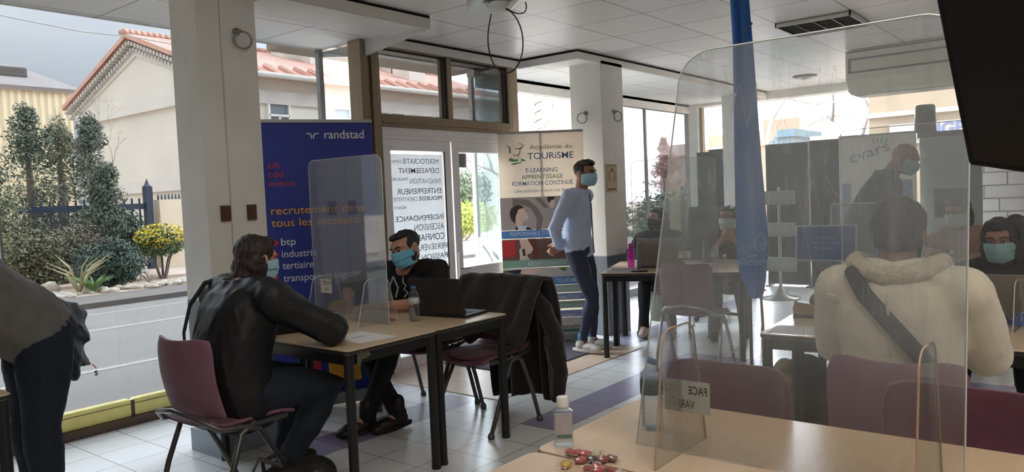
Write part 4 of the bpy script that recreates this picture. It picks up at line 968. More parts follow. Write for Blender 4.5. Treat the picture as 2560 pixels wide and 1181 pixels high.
sC = screen('clear screen on the table between the seated pair', (2.87, 3.54, TZ), (0, 1, 0), .66, .96, .05, (.23, -.24), m_plexi, foot=(.30, .26), matf=clear_mat('clear_foot', (.98, .985, .985), haze=.04, gloss=.06))
sD = screen('big scratched screen on the near table', (1.80, .645, TZ), (0, 1, 0), .78, 1.037, .09, (.255, -.325), m_plexi_old, inset=.155, inset_neg=-.02, foot=(.30, .34), foot_edge=m_plexi_edgeb, matf=clear_mat('near_foot', (.985, .99, .99), haze=.015, gloss=.06))
sE = screen('clear screen between the person in beige and the woman', (4.10, .72, TZ), (.05, 1, 0), .80, .96, .04, (.22, -.36), clear_mat('clear_acrylic_soft', (.95, .96, .96), haze=.07, haze_col=(205, 208, 208), scratch=.05), foot=(.27, .22))
sF = screen('clear screen on the far tables before the two seated women', (5.99+.04, 3.02, TZ), (-math.sin(rF), math.cos(rF), 0), .72, .96, .06, (.32, -.24), clear_mat('clear_acrylic_far', (.95, .96, .96), haze=.10, haze_col=(205, 208, 208), scratch=.06), foot=(.27, .24))
m_card = M('white_card', (226, 224, 218), .7); m_ink = M('black_marker', (22, 22, 24), .6)
def card(name, label, o, ax, w, h, lines, parent, ink=m_ink, mir=True, cap=.03, mat=m_card):
    """handwritten card taped to a screen; seen from behind the writing is mirrored"""
    o, ax = V(o), V(ax).normalized(); n_ = ax.cross(V(0, 0, 1)); t = thing(name, label, 'card', o)
    MB().prism([(-w/2, -h/2), (w/2, -h/2), (w/2, h/2), (-w/2, h/2)], o, ax, (0, 0, 1), n_*.0008).build('paper', mat, t)
    for sgn in (1,):
        mb = MB()
        for tx, x, y, c_, fit in lines: write(mb, tx, o+ax*x+V(0, 0, y)+n_*(.0018), ax, (0, 0, 1), c_, bold=.018, mirror=mir, fit=fit)
        mb.build('lettering', ink, t, fix=False)
    return t
cardmat = M('translucent_white_card', (222, 220, 214), .7)
# the card on the big screen: image right is -y
card('handwritten_card', 'white card with mirrored marker writing on the big scratched screen', (1.808, .885, TZ+.152), (0, -1, 0), .128, .085, [('FACE', .057, .008, .021, .052), ('VAR', .022, -.031, .023, .040), (':', -.030, .010, .015, .004), ('-', -.035, -.012, .02, .006)], None)
card('handwritten_card', 'small white card with mirrored writing on the screen of the seated pair', (2.86, 3.745, TZ+.20), (0, -1, 0), .105, .085, [('FACE', .048, .008, .024, .07), ('VAR', .030, -.030, .022, .04)], None, ink=M('faint_marker', (120, 120, 122), .7))
card('handwritten_card', 'pale card with mirrored writing before the silver laptop', (4.09, .505, TZ+.145), (.05, -1, 0), .125, .075, [('FACE', .012, .010, .020, .055), ('VAR', .008, -.024, .022, .036)], None, mat=M('grey_card', (170, 164, 152), .8))
card('handwritten_card', 'small white card with writing on the far tables', (6.02, 2.93, TZ+.13), (math.sin(rF), -math.cos(rF), 0), .105, .06, [('FACE', -.04, .004, .018, .06), ('VOUS', -.022, -.022, .018, .055)], None, mir=False, ink=M('faint_marker_far', (130, 128, 124), .7))
# ------------------------------------------------------------------ roll-up banners
def ray_dir(px, py): return _fw*1900+_rt*(px-1280)-_up*(py-590.5)
_build0 = MB.build
def _build_lines(s, name, mat, parent=None, **k):
    o = _build0(s, name, mat, parent, **k)
    for R_ in ROLLS:
        if R_.t == parent and R_.more:
            q, R_.more = R_.more, []
            for m_ in q: _build0(m_, name, mat, parent, **k)
    return o
MB.build = _build_lines; ROLLS = []
class Roll:
    """a roll-up banner standing on the floor between left foot a and right foot b"""
    def __init__(s, name, label, a, b, h, mat, base_mat, group=None):
        s.a, s.b = V(a[0], a[1], 0), V(b[0], b[1], 0); s.ax = (s.b-s.a).normalized(); s.L = (s.b-s.a).length; s.h = h; s.more = []
        s.n = V(s.ax.y, -s.ax.x, 0)                       # faces the room
        s.t = thing(name, label, 'banner', (s.a+s.b)/2, 0, group); ROLLS.append(s)
        MB().prism([(0, .09), (s.L, .09), (s.L, h-.02), (0, h-.02)], s.a-s.n*.001, s.ax, (0, 0, 1), s.n*-.002).build('banner_sheet', mat, s.t)
        MB().prism(rrect(s.L+.02, .10, .03), (s.a+s.b)/2+V(0, 0, .012), s.ax, s.n, (0, 0, .08)).build('base_case', base_mat, s.t, bevel=.01)
        m = MB(); m.prism([(-.014, -.022), (.008, -.022), (.008, 0), (-.014, 0)], s.a+V(0, 0, h), s.n, (0, 0, 1), s.ax*s.L); m.build('top_rail', base_mat, s.t)
        m = MB(); m.tube([(s.a+s.b)/2-s.n*.02+V(0, 0, .09), (s.a+s.b)/2-s.n*.02+V(0, 0, h-.01)], .011, n=8); m.build('support_pole', m_steel, s.t)
        m = MB()
        for k in (.15, .85): m.box(s.a+s.ax*s.L*k+V(0, 0, .006), (.03, .26, .012), rz=math.atan2(s.ax.y, s.ax.x))
        m.build('foot', base_mat, s.t)
    def at(s, px, py, k=0):
        d = ray_dir(px, py); o = s.a+s.n*(.0012+.0006*k); t = (o-EYE).dot(s.n)/d.dot(s.n); return EYE+d*t
    def text(s, mb, tx, p0, p1, cap, bold=0, k=3):
        if mb.v: s.more.append(MB()); mb = s.more[-1]
        A, B = s.at(*p0, k), s.at(*p1, k); z = (A.z+B.z)/2; A.z = z
        pxm = abs((s.at(p0[0], p0[1]-10).z-s.at(*p0).z))/10
        write(mb, tx, A, s.ax, (0, 0, 1), cap*pxm, bold=bold, fit=(B-V(A.x, A.y, B.z)).length)
    def poly(s, mb, pts, k=1, clip=True):
        if mb.v: s.more.append(MB()); mb = s.more[-1]
        P = [s.at(x, y, k) for x, y in pts]
        if clip:
            Q = []
            for p in P:
                u = min(max((p-s.a).dot(s.ax), 0), s.L); q = s.a+s.ax*u+s.n*(.0012+.0006*k); q.z = min(max(p.z, .092), s.h-.022); Q.append(q)
            P = Q
        mb.add(P, [tuple(range(len(P)))])
    def band(s, mb, z0, z1, u0=0, u1=None, k=1):
        u1 = s.L if u1 is None else u1; o = s.a+s.n*(.0012+.0006*k)
        mb.add([o+s.ax*u0+V(0, 0, z0), o+s.ax*u1+V(0, 0, z0), o+s.ax*u1+V(0, 0, z1), o+s.ax*u0+V(0, 0, z1)], [(0, 1, 2, 3)])

m_navy = M('navy_banner_print', (40, 56, 146), .55, var=.04)
m_silver = M('silver_banner_case', (166, 168, 168), .4, metal=.5)
an = R(-28); b_ = (3.70, 4.22); a_ = (b_[0]-.86*math.cos(an), b_[1]-.86*math.sin(an))
B1 = Roll('rollup_banner', 'tall navy roll-up banner with white and orange writing beside the column', a_, b_, 2.035, m_navy, m_silver)
pw = M('print_white', (228, 230, 238), .6); pr = M('print_red', (214, 62, 92), .6); po = M('print_orange', (240, 172, 66), .6); prs = M('print_scarlet', (206, 50, 66), .6); poy = M('print_amber', (232, 164, 48), .6)
mb = MB(); B1.text(mb, 'randstad', (811, 346), (910, 346), 21, bold=.012); mb.build('lettering', pw, B1.t, fix=False)
mb = MB()
for sg in (-1, 1):
    X = lambda d: 781+sg*d
    B1.poly(mb, [(X(16), 332.5), (X(16), 335.5), (X(8), 335.7), (X(4.2), 340), (X(4.2), 347), (X(1.2), 347), (X(1.2), 338), (X(6), 332.8)], 3)
mb.build('logo', pw, B1.t, fix=False)
mb = MB(); B1.text(mb, 'cdi', (669, 421), (698, 421), 15.5, bold=.002); B1.text(mb, 'cdd', (671, 444), (708, 443), 15.5, bold=.002); B1.text(mb, 'intérim.', (673, 467), (742, 465), 15.5, bold=.002); mb.build('lettering', pr, B1.t, fix=False)
mb = MB(); B1.text(mb, 'recrutement dans', (678, 536), (911, 528), 20, bold=.0045); B1.text(mb, 'tous les secteurs', (679, 567), (896, 558), 20, bold=.006); mb.build('lettering', po, B1.t, fix=False)
mb = MB(); B1.text(mb, 'btp', (703, 614), (740, 612), 18, bold=.006); B1.text(mb, 'industrie', (705, 643), (793, 640), 18, bold=.006); B1.text(mb, 'tertiaire', (707, 673), (784, 669), 18, bold=.006); B1.text(mb, 'transport et logistique', (709, 703), (927, 690), 18, bold=.006); mb.build('lettering', pw, B1.t, fix=False)
mb = MB()
for y in (608, 637, 666, 695):
    B1.poly(mb, [(685, y-8), (689, y-8), (698, y), (689, y+8), (685, y+8)], 3)
mb.build('arrow_mark', prs, B1.t, fix=False)
mb = MB(); B1.poly(mb, [(769, 884), (801, 887), (805, 942), (773, 949)], 2); mb.build('red_block', prs, B1.t, fix=False)
mb = MB(); B1.poly(mb, [(820, 889), (899, 893), (905, 948), (825, 960)], 2); B1.poly(mb, [(853+34*math.cos(a), 775-27*math.sin(a)) for a in np.linspace(0, PI, 15)], 2); mb.build('amber_block', poy, B1.t, fix=False)

m_cream = M('cream_banner_print', (238, 229, 217), .6, var=.03)
_n, _N, _L = nodes(m_cream); _tl = _N.new('ShaderNodeBsdfTranslucent'); _tl.inputs[0].default_value = s2l((240, 230, 216)); _mx = _N.new('ShaderNodeMixShader'); _mx.inputs[0].default_value = .5
_L.new(_N['Principled BSDF'].outputs[0], _mx.inputs[1]); _L.new(_tl.outputs[0], _mx.inputs[2]); _L.new(_mx.outputs[0], _N['Material Output'].inputs[0])   # thin cloth lets light through
B2 = Roll('rollup_banner', 'cream roll-up banner with photos and job titles beside the standing man', (5.68, 4.68), (6.23, 4.06), 2.06, m_cream, m_silver)
p_br = M('print_brown', (112, 101, 96), .6); p_bl = M('print_slate', (104, 132, 168), .6); p_gr = M('print_sage', (126, 152, 140), .6); p_green = M('print_green', (104, 168, 130), .6); p_blue = M('print_band_blue', (92, 148, 206), .6); p_sage = M('print_band_green', (146, 182, 158), .6); p_bg = M('print_band_grey_blue', (146, 166, 200), .6); p_sage2 = M('print_band_pale_green', (178, 206, 184), .6)
p_sk = M('print_skin', (242, 208, 184), .6); p_hr = M('print_dark_hair', (74, 54, 46), .6); p_suit = M('print_suit', (40, 42, 54), .6); p_g1 = M('print_stone', (190, 176, 166), .6); p_g2 = M('print_stone_dark', (142, 128, 118), .6); p_brn = M('print_umber', (122, 88, 76), .6); p_rd = M('print_crimson', (214, 58, 60), .6); p_auburn = M('print_auburn', (122, 68, 50), .6); p_lf = M('print_leaf', (104, 140, 62), .6)
mb = MB(); B2.text(mb, 'Académie du', (1324, 376), (1430, 368), 11.5, bold=-.004); mb.build('lettering', p_br, B2.t, fix=False)
mb = MB(); B2.text(mb, 'TOURiSME', (1319, 400), (1434, 393), 16, bold=.012); B2.text(mb, 'E-LEARNING', (1315, 433), (1394, 428), 11, bold=.008); B2.text(mb, 'FORMATION CONTINUE', (1281, 468), (1432, 458), 11, bold=.008); mb.build('lettering', p_bl, B2.t, fix=False)
mb = MB(); B2.text(mb, 'APPRENTISSAGE', (1304, 450), (1407, 444), 11, bold=.006); B2.text(mb, 'Une solution à tous vos besoins', (1287, 484), (1440, 475), 8.5); mb.build('lettering', p_gr, B2.t, fix=False)
mb = MB()
for pts in ([(1266, 365), (1268, 364), (1276, 370), (1277, 384), (1273, 383), (1273, 371)], [(1283, 371), (1297, 371), (1311, 364), (1296, 359), (1298, 358), (1312, 363), (1301, 374), (1300, 385), (1295, 391), (1285, 389), (1282, 384), (1284, 385), (1288, 388), (1294, 388), (1298, 383), (1299, 373), (1290, 373)], [(1285, 390), (1286, 390), (1286, 397), (1285, 397)], [(1296, 391), (1297, 391), (1297, 398), (1296, 398)]): B2.poly(mb, pts, 3)
mb.build('logo', p_br, B2.t, fix=False)
mb = MB()
for pts in ([(1271, 402), (1276, 394), (1287, 400), (1292, 397), (1297, 403), (1284, 405)], [(1303, 396), (1312, 400), (1316, 403), (1302, 403)], [(1276, 411), (1285, 408), (1300, 406), (1308, 404), (1300, 409), (1284, 413)]): B2.poly(mb, pts, 3)
mb.build('logo', p_green, B2.t, fix=False)
zz = lambda px, py: B2.at(px, py).z
zl = lambda py: (zz(1280, py)+zz(1400, py-5))/2
img = [('print_photo', 495, 576), ('print_photo', 600, 653), ('print_photo', 673, 698)]
mb = MB(); B2.band(mb, zl(576), zl(495)); mb.build('photo_ground', p_g1, B2.t, fix=False)
mb = MB(); B2.poly(mb, [(1281, 497), (1320, 500), (1345, 520), (1358, 545), (1352, 576), (1340, 576), (1342, 548), (1328, 522), (1300, 510), (1290, 530), (1282, 530)], 2); B2.poly(mb, [(1336, 494), (1352, 494), (1372, 520), (1360, 520)], 2); mb.build('photo_arch', p_g2, B2.t, fix=False)
mb = MB(); B2.poly(mb, [(1287, 575), (1292, 566), (1304, 570), (1320, 568), (1332, 575)], 3); mb.build('photo_suit', p_suit, B2.t, fix=False)
mb = MB(); B2.poly(mb, [(1274, 535), (1277, 523), (1288, 515), (1302, 513), (1309, 520), (1296, 524), (1290, 540), (1287, 560), (1278, 550)], 4); B2.poly(mb, [(1368, 492), (1388, 492), (1384, 500), (1378, 500), (1374, 508), (1369, 502)], 4); mb.build('photo_hair', p_hr, B2.t, fix=False)
mb = MB(); B2.poly(mb, [(1294, 521), (1306, 520), (1312, 526), (1314, 532), (1321, 536), (1316, 540), (1321, 545), (1318, 552), (1308, 553), (1306, 567), (1292, 566), (1289, 548), (1284, 541), (1287, 536), (1291, 538)], 3); B2.poly(mb, [(1372, 506), (1380, 500), (1386, 498), (1386, 516), (1380, 521), (1374, 516)], 3); mb.build('photo_face', p_sk, B2.t, fix=False)
mb = MB(); B2.poly(mb, [(1292, 565), (1305, 566), (1318, 564), (1315, 575), (1296, 575)], 5); B2.poly(mb, [(1313, 541), (1320, 540), (1319, 544), (1312, 543)], 5); mb.build('photo_white', pw, B2.t, fix=False)
def tband(y0, y1, mat, k=6):
    mb = MB(); B2.band(mb, zl(y1), zl(y0), k=k); return mb.build('title_band', mat, B2.t, fix=False)
mb = MB(); B2.band(mb, zl(670), zl(600)); mb.build('photo_ground', p_brn, B2.t, fix=False)
mb = MB(); B2.poly(mb, [(1256, 603), (1288, 602), (1290, 632), (1285, 643), (1258, 644)], 2); mb.build('photo_red', p_rd, B2.t, fix=False)
mb = MB(); B2.poly(mb, [(1318, 598), (1340, 597), (1346, 620), (1346, 648), (1335, 650), (1332, 620)], 4); mb.build('photo_hair', p_auburn, B2.t, fix=False)
mb = MB(); B2.poly(mb, [(1298, 600), (1325, 598), (1333, 604), (1334, 622), (1327, 634), (1316, 636), (1302, 626), (1302, 616)], 3); B2.poly(mb, [(1298, 624), (1306, 620), (1310, 628), (1317, 630), (1319, 645), (1308, 652), (1300, 648)], 5); mb.build('photo_face', p_sk, B2.t, fix=False)
mb = MB(); B2.poly(mb, [(1305, 624), (1312, 622), (1314, 640), (1308, 641)], 6); mb.build('photo_phone', p_suit, B2.t, fix=False)
mb = MB(); B2.poly(mb, [(1294, 660), (1300, 648), (1312, 650), (1318, 640), (1326, 650), (1316, 668), (1294, 670)], 5); mb.build('photo_white', M('print_pale_blouse', (206, 206, 190), .6), B2.t, fix=False)
mb = MB(); B2.band(mb, zl(698), zl(673)); mb.build('photo_ground', M('print_paper', (216, 208, 200), .6), B2.t, fix=False)
mb = MB(); B2.poly(mb, [(1258, 678), (1270, 677), (1279, 694), (1259, 697)], 2); B2.poly(mb, [(1398, 670), (1416, 668), (1416, 678), (1404, 676)], 2); mb.build('photo_leaf', p_lf, B2.t, fix=False)
mb = MB(); B2.poly(mb, [(1270, 678), (1302, 674), (1308, 694), (1296, 695), (1288, 684), (1279, 694)], 3); mb.build('photo_suit', p_suit, B2.t, fix=False)
mb = MB(); B2.poly(mb, [(1300, 681), (1320, 674), (1354, 672), (1357, 676), (1340, 679), (1330, 690), (1308, 693)], 4); mb.build('photo_face', p_sk, B2.t, fix=False)
tband(578, 597, p_blue); tband(652, 671, p_sage); tband(697, 717, p_blue); tband(718, 737, p_sage2); tband(739, 756, p_bg); tband(759, 777, p_sage); tband(782, 799, p_bg); tband(829, 845, M('print_strip_green', (86, 142, 110), .6))
mb = MB(); B2.band(mb, zl(829), zl(800), k=5); mb.build('white_strip', M('print_off_white', (214, 208, 200), .6), B2.t, fix=False)
mb = MB()
for tx, p0, p1, c in (("RESPONSABLE D'ÉTABLISSEMENT", (1275, 592), (1452, 582), 9.5), ('RÉCEPTIONNISTE', (1321, 666), (1416, 660), 10), ('ANIMATEUR LOISIR TOURISME', (1287, 712), (1444, 704), 9.5), ('RESPONSABLE DE RESTAURANT', (1290, 733), (1452, 724), 9), ("RESPONSABLE D'ANIMATION", (1294, 754), (1448, 746), 9), ('ASSISTANT EN HÔTELLERIE', (1312, 776), (1458, 768), 9.5), ('MANAGER ADJOINT', (1334, 798), (1440, 792), 9)): B2.text(mb, tx, p0, p1, c, bold=.012, k=8)
mb.build('lettering', pw, B2.t, fix=False)
mb = MB(); B2.text(mb, 'nexsphere', (1398, 822), (1468, 818), 10, bold=.006, k=8); mb.build('lettering', p_br, B2.t, fix=False)

# banner far right: white sheet, tilted grey-blue word with a green sprout
B3 = Roll('rollup_banner', 'white roll-up banner with a tilted word behind the bald man', (9.8, 2.68), (9.8, 1.83), 2.0, M('white_banner_print', (214, 208, 200), .6), m_silver)
mb = MB(); A = B3.at(2128, 409, 3); B_ = B3.at(2226, 375, 3); d = (B_-A); write(mb, 'cvars', A, d.normalized(), V(0, 0, 1)*.94+B3.ax*-.30, .13, bold=.006, fit=d.length); mb.build('lettering', M('print_grey_blue', (116, 128, 152), .6), B3.t, fix=False)
mb = MB()
for x, y, dx in ((2186, 352, -5), (2194, 350, -1), (2203, 349, 3), (2212, 351, 6)): B3.poly(mb, [(x-2+dx, y-5), (x+2+dx, y-5), (x+2, y+8), (x-2, y+8)], 3)
mb.build('sprout_mark', p_green, B3.t, fix=False)
mb = MB(); B3.poly(mb, [(2240, 450), (2280, 449), (2283, 496), (2243, 498)], 2); B3.poly(mb, [(2106, 460), (2128, 459), (2128, 560), (2108, 561)], 2); mb.build('print_picture', M('print_blue_grey_photo', (120, 134, 160), .6, var=.3, vscale=20), B3.t, fix=False)

# ------------------------------------------------------------------ far right: dark exhibition panels, stand, partition, drawn panel
m_pan = M('charcoal_panel_felt', (44, 48, 54), .9, var=.25, vscale=30)
for k, (ya, yb, h_) in enumerate(((5.0, 4.45, 1.98), (3.95, 3.36, 2.02), (3.34, 2.72, 2.03))):
    lab = ('charcoal display panel left of the far white column', 'charcoal display panel right behind the blue flag', 'charcoal display panel directly left of the white banner')[k]
    t = thing('display_panel', lab, 'panel', (10.8, (ya+yb)/2, 0), 0, 'charcoal display panels')
    MB().bb((10.80, yb+.02, .03), (10.84, ya-.02, h_-.02)).build('felt_board', m_pan, t)
    m = MB(); m.bb((10.79, yb, 0), (10.85, yb+.02, h_)); m.bb((10.79, ya-.02, 0), (10.85, ya, h_)); m.bb((10.79, yb, h_-.02), (10.85, ya, h_)); m.bb((10.68, yb, 0), (10.96, yb+.03, .02)); m.bb((10.68, ya-.03, 0), (10.96, ya, .02)); m.build('panel_frame', M('panel_frame_dark', (58, 60, 64), .5), t)
t = thing('brochure_stand', 'slim brochure stand with three boards before the charcoal panels', 'stand', (9.6, 3.33, 0)); q0 = at_x(1950, 735, 9.6); yc = at_x(1949, 600, 9.6).y
m = MB(); m.tube([(9.6, yc, .02), (9.6, yc, 1.40)], .018, n=10); m.build('stand_pole', m_alu, t, smooth=True)
m = MB(); m.lathe([(0, 0), (.24, 0), (.24, .015), (.10, .045), (.03, .16), (0, .17)], 24, (9.6, yc, 0)); m.build('stand_base', m_alu, t, smooth=True)
for z in (1.20, .80, .36):
    m = MB(); m.box((9.58, yc, z+.08), (.03, .42, .17)); m.box((9.55, yc, z), (.07, .42, .012)); m.build('leaflet_board', M('grey_leaflet_board_%d' % int(z*100), (128, 128, 120), .6), t, bevel=.004)
t = thing('grey_partition', 'grey partition panel right of the white banner', 'partition', (9.95, 1.52, 0))
MB().bb((9.93, 1.20, .02), (9.97, 1.82, 1.93)).build('board', M('grey_partition_board', (138, 142, 140), .7, var=.08), t); m = MB(); m.bb((9.91, 1.18, 1.92), (9.99, 1.84, 1.98)); m.bb((9.88, 1.2, 0), (10.02, 1.28, .02)); m.bb((9.88, 1.74, 0), (10.02, 1.82, .02)); m.build('top_bar', M('partition_top_dark', (58, 60, 64), .6), t)
t = thing('cylinder_lamp', 'dark cylindrical lamp standing on the grey partition', 'lamp', (9.95, 1.76, 1.98))
MB().lathe([(.105, 0), (.115, .01), (.105, .28), (.09, .30), (0, .30)], 28, (9.95, 1.76, 1.995)).build('lamp_shade', M('dark_bronze_shade', (52, 50, 48), .4, metal=.4), t, smooth=True)
MB().lathe([(.12, 0), (.12, .015), (.06, .02), (0, .02)], 28, (9.95, 1.76, 1.98)).build('lamp_base', m_black, t, smooth=True)
t = thing('line_panel', 'white panel with a thin grey line pattern behind the dark haired woman', 'panel', (10.6, .9, 0))
MB().bb((10.62, .25, .02), (10.66, 1.52, 1.95)).build('board', M('white_panel', (222, 220, 218), .6), t)
m = MB(); g_ = random.Random(5)
for k in range(9):
    z = .55+k*.155; m.bb((10.614, .28, z), (10.62, 1.50, z+.010))
for k in range(26):
    y = .32+.235*(k % 5)+g_.choice((0, .08)); z = .55+.155*(k % 8); m.bb((10.614, y, z), (10.62, y+.010, z+.155))
m.build('line_pattern', M('thin_grey_lines', (150, 148, 150), .7), t)
m = MB(); m.bb((10.55, .27, 0), (10.73, .31, .02)); m.bb((10.55, 1.46, 0), (10.73, 1.5, .02)); m.build('foot', m_alu, t)
t = thing('monitor', 'grey monitor on a stand behind the dusty pink sweater', 'monitor', (7.62, .92, TZ)); mc = at_x(2378, 508, 7.62)
m = MB(); m.box(mc, (.035, .27, .26)); m.build('screen_case', M('grey_monitor_case', (112, 114, 112), .6), t, bevel=.008); m = MB(); m.box(mc+V(-.02, 0, -.055), (.004, .24, .12)); m.build('screen', M('dark_grey_screen', (62, 64, 62), .4, var=.3, vscale=60), t)
m = MB(); m.tube([mc+V(.02, 0, -.1), V(mc.x+.04, mc.y, .02)], .02); m.lathe([(0, 0), (.15, 0), (.15, .015), (0, .03)], 20, (mc.x+.04, mc.y, 0)); m.build('stand', m_black, t, smooth=True)
# green bin under the far tables
t = thing('waste_bin', 'small green bin behind the legs of the far tables', 'bin', (7.6, 3.98, 0)); q = onzp = None
MB().lathe([(.11, 0), (.14, .30), (.145, .30), (.135, .30), (.105, .02), (0, .02)], 20, (7.55, 3.98, 0)).build('bucket', M('olive_green_plastic', (72, 86, 70), .5), t, smooth=True); MB().lathe([(.15, .29), (.155, .31), (.13, .36), (0, .37)], 20, (7.55, 3.98, 0)).build('lid', m_black, t, smooth=True)

# ------------------------------------------------------------------ overhead things: projector, television
t = thing('projector', 'white ceiling projector with a hanging black cable', 'projector', (3.42, 2.80, 2.53))
pc = V(3.42, 2.80, 2.585); rp = Matrix.Rotation(R(52), 3, 'Z')
m = MB(); m.prism(rrect(.34, .27, .04), pc-V(0, 0, .045), rp @ V(1, 0, 0), rp @ V(0, 1, 0), (0, 0, .10)); m.build('casing', M('projector_white', (212, 212, 210), .25, spec=.6), t, bevel=.014)
m = MB(); m.prism(rrect(.18, .13, .05), pc-V(0, 0, .052)+rp @ V(-.03, -.02, 0), rp @ V(1, 0, 0), rp @ V(0, 1, 0), (0, 0, .01)); m.build('control_panel', M('projector_grey', (150, 152, 152), .2, spec=.7), t, bevel=.003)
m = MB(); m.box(pc+V(0, 0, -.053)+rp @ V(-.10, .06, 0), (.06, .035, .006), rot=rp); m.build('sensor_window', m_black, t)
m = MB(); m.lathe([(.03, 0), (.034, .01), (.03, .03), (.02, .03), (.018, .012), (0, .012)], 20, pc+rp @ V(-.09, -.13, 0), rp @ V(0, -1, 0)); m.build('lens', m_black, t, smooth=True)
m = MB(); m.tube([pc+V(0, 0, .05), V(pc.x, pc.y, HC-.002)], .02); m.lathe([(0, 0), (.07, 0), (.07, .01), (.025, .02), (0, .02)], 20, (pc.x, pc.y, HC-.022)); m.build('ceiling_bracket', m_upvc, t, smooth=True)
def on_depth(px, py, dist): d = ray_dir(px, py).normalized(); return EYE+d*dist
dpt = (pc-EYE).length
lp = [(1228, 36), (1221, 70), (1219, 100), (1222, 130), (1232, 160), (1250, 180), (1268, 185), (1288, 176), (1303, 150), (1309, 115), (1306, 80), (1295, 50), (1280, 30), (1264, 22)]
tag(MB().tube([on_depth(x, y, dpt-.02+.05*math.sin(i*.4)) for i, (x, y) in enumerate(lp)], .0042, n=8).build('black_cable', m_black, smooth=True, sub=1), 'black cable hanging from the projector in a big loop', 'cable')
lp = [(1268, 22), (1284, 32), (1302, 36), (1314, 30), (1317, 18), (1314, 6)]
tag(MB().tube([on_depth(x, y, dpt-.02) for x, y in lp], .0042, n=8).build('black_cable', m_black, smooth=True, sub=1), 'short black cable curling at the side of the projector', 'cable')
# tilted television at the upper corner, close to the camera
def camp(x, y, z): return EYE+_rt*x+_up*y-_fw*z
BL = camp(.72, .111, -1.2); u_ = (_rt*.109+_up*-.0566-_fw*.228).normalized(); v_ = (_rt*-.205+_up*.41-_fw*.2).normalized(); v_ = (v_-u_*v_.dot(u_)).normalized(); n_ = u_.cross(v_)
if n_.dot(EYE-BL) > 0: n_ = -n_
t = thing('television', 'black television hanging close by in the upper corner', 'television', BL+u_*.42+v_*.25)
m_tvb = M('tv_black', (13, 14, 16), .6, spec=.2)
m = MB(); m.prism([(.0, .0), (.84, .0), (.84, .50), (.0, .50)], BL, u_, v_, n_*.035); m.build('screen_case', m_tvb, t, bevel=.006)
m = MB(); m.prism([(.012, .012), (.828, .012), (.828, .488), (.012, .488)], BL-n_*.001, u_, v_, n_*.003); m.build('screen', M('tv_glass', (10, 11, 13), .35, spec=.25), t)
m = MB(); m.prism([(.10, .03), (.74, .03), (.70, .40), (.14, .40)], BL+n_*.035, u_, v_, n_*.03); m.build('rear_housing', m_tvb, t, bevel=.01)
pm = BL+u_*.42+v_*.25+n_*.06
m = MB(); m.tube([pm, pm+n_*.05, V(pm.x+n_.x*.08, pm.y+n_.y*.08, pm.z+.25), V(pm.x+n_.x*.08, pm.y+n_.y*.08, HC-.004)], .02); m.lathe([(0, 0), (.08, 0), (.08, .012), (0, .012)], 20, (pm.x+n_.x*.08, pm.y+n_.y*.08, HC-.014)); m.build('ceiling_arm', m_black, t, smooth=True)

# ------------------------------------------------------------------ blue flag drooping from its pole
t = thing('blue_flag', 'long twisted blue flag hanging beside the white far column', 'flag', (4.95, 1.93, 0))
m_blue = M('blue_flag_cloth', (54, 116, 196), .75, var=.05, vscale=3, sheen=.2)
E_ = [(-60, 1822, 1868), (0, 1825, 1873), (60, 1829, 1878), (115, 1832, 1883), (250, 1834, 1893), (400, 1836, 1904), (500, 1838, 1913), (580, 1840, 1920), (630, 1842, 1921), (670, 1846, 1918), (700, 1853, 1915), (716, 1866, 1913), (730, 1870, 1911), (746, 1871, 1906)]
fu = V(.37, -.93, 0); fd = V(-.93, -.37, 0)
rings = []
for py, l_, r_ in E_:
    L_, R_ = at_x(l_, py, 4.95), at_x(r_, py, 4.95); c_ = (L_+R_)/2; hw = (R_-L_).dot(fu)/2; ring = []
    for k in range(28):
        a = 2*PI*k/28; x = math.cos(a); y = math.sin(a); fold = .018*math.sin(3.1*x*2+py*.004)+.010*math.sin(9*x+py*.01)
        ring.append(V(c_.x, c_.y, c_.z)+fu*hw*x+fd*(y*.020+fold*(1 if y > 0 else .7)))
    rings.append(ring)
MB().loft(rings).build('flag_cloth', m_blue, t, smooth=True)
m = MB(); L_, R_ = at_x(1862, 706, 4.95), at_x(1914, 726, 4.95); m.tube([L_+fd*.012, R_+fd*.012], .006, n=6, flat=(fd, .4)); m.build('hem_seam', M('dark_blue_hem', (24, 58, 120), .8), t)
tp = at_x(1850, -60, 4.97); m = MB(); m.tube([(tp.x+.03, tp.y+.0, .03), (tp.x+.03, tp.y, 2.55), (tp.x+.02, tp.y, HC-.06)], .012, n=10); m.build('flag_pole', m_black, t, smooth=True)
m = MB(); m.lathe([(0, 0), (.17, 0), (.17, .012), (.03, .03), (.02, .12), (0, .12)], 20, (tp.x+.03, tp.y, 0)); m.build('pole_foot', m_black, t, smooth=True)
m_fl = M('flag_print_white', (150, 184, 222), .7)
m = MB(); q = at_x(1917, 662, 4.95)+fd*.035; write(m, 'mobilie', q, fu, (0, 0, 1), .055, mirror=True, fit=.195, bold=-.004)
c_ = at_x(1900, 606, 4.95)+fd*.036; hs = .0026
house = [(-12, -16), (-12, 8), (2, 24), (13, 8), (13, -12), (6, -20)]
m.tube([c_+fu*(x*hs)+V(0, 0, y*hs) for x, y in house], .0036, n=5); m.tube([c_+fu*(x*hs)+V(0, 0, y*hs) for x, y in ((-12, -16), (-8, -20), (-3, -19))], .0036, n=5); m.tube([c_+fu*(x*hs)+V(0, 0, y*hs) for x, y in ((6, -20), (0, -13), (0, -6), (8, -3))], .0036, n=5)
m.build('lettering', m_fl, t, fix=False)
m = MB(); m.tube([at_x(x, y, 4.95)+fd*.034 for x, y in ((1859, 112), (1858, 90), (1863, 74), (1878, 62))], .009, n=6, flat=(fd, .3)); m.build('logo', M('flag_print_grey', (84, 112, 150), .7), t)
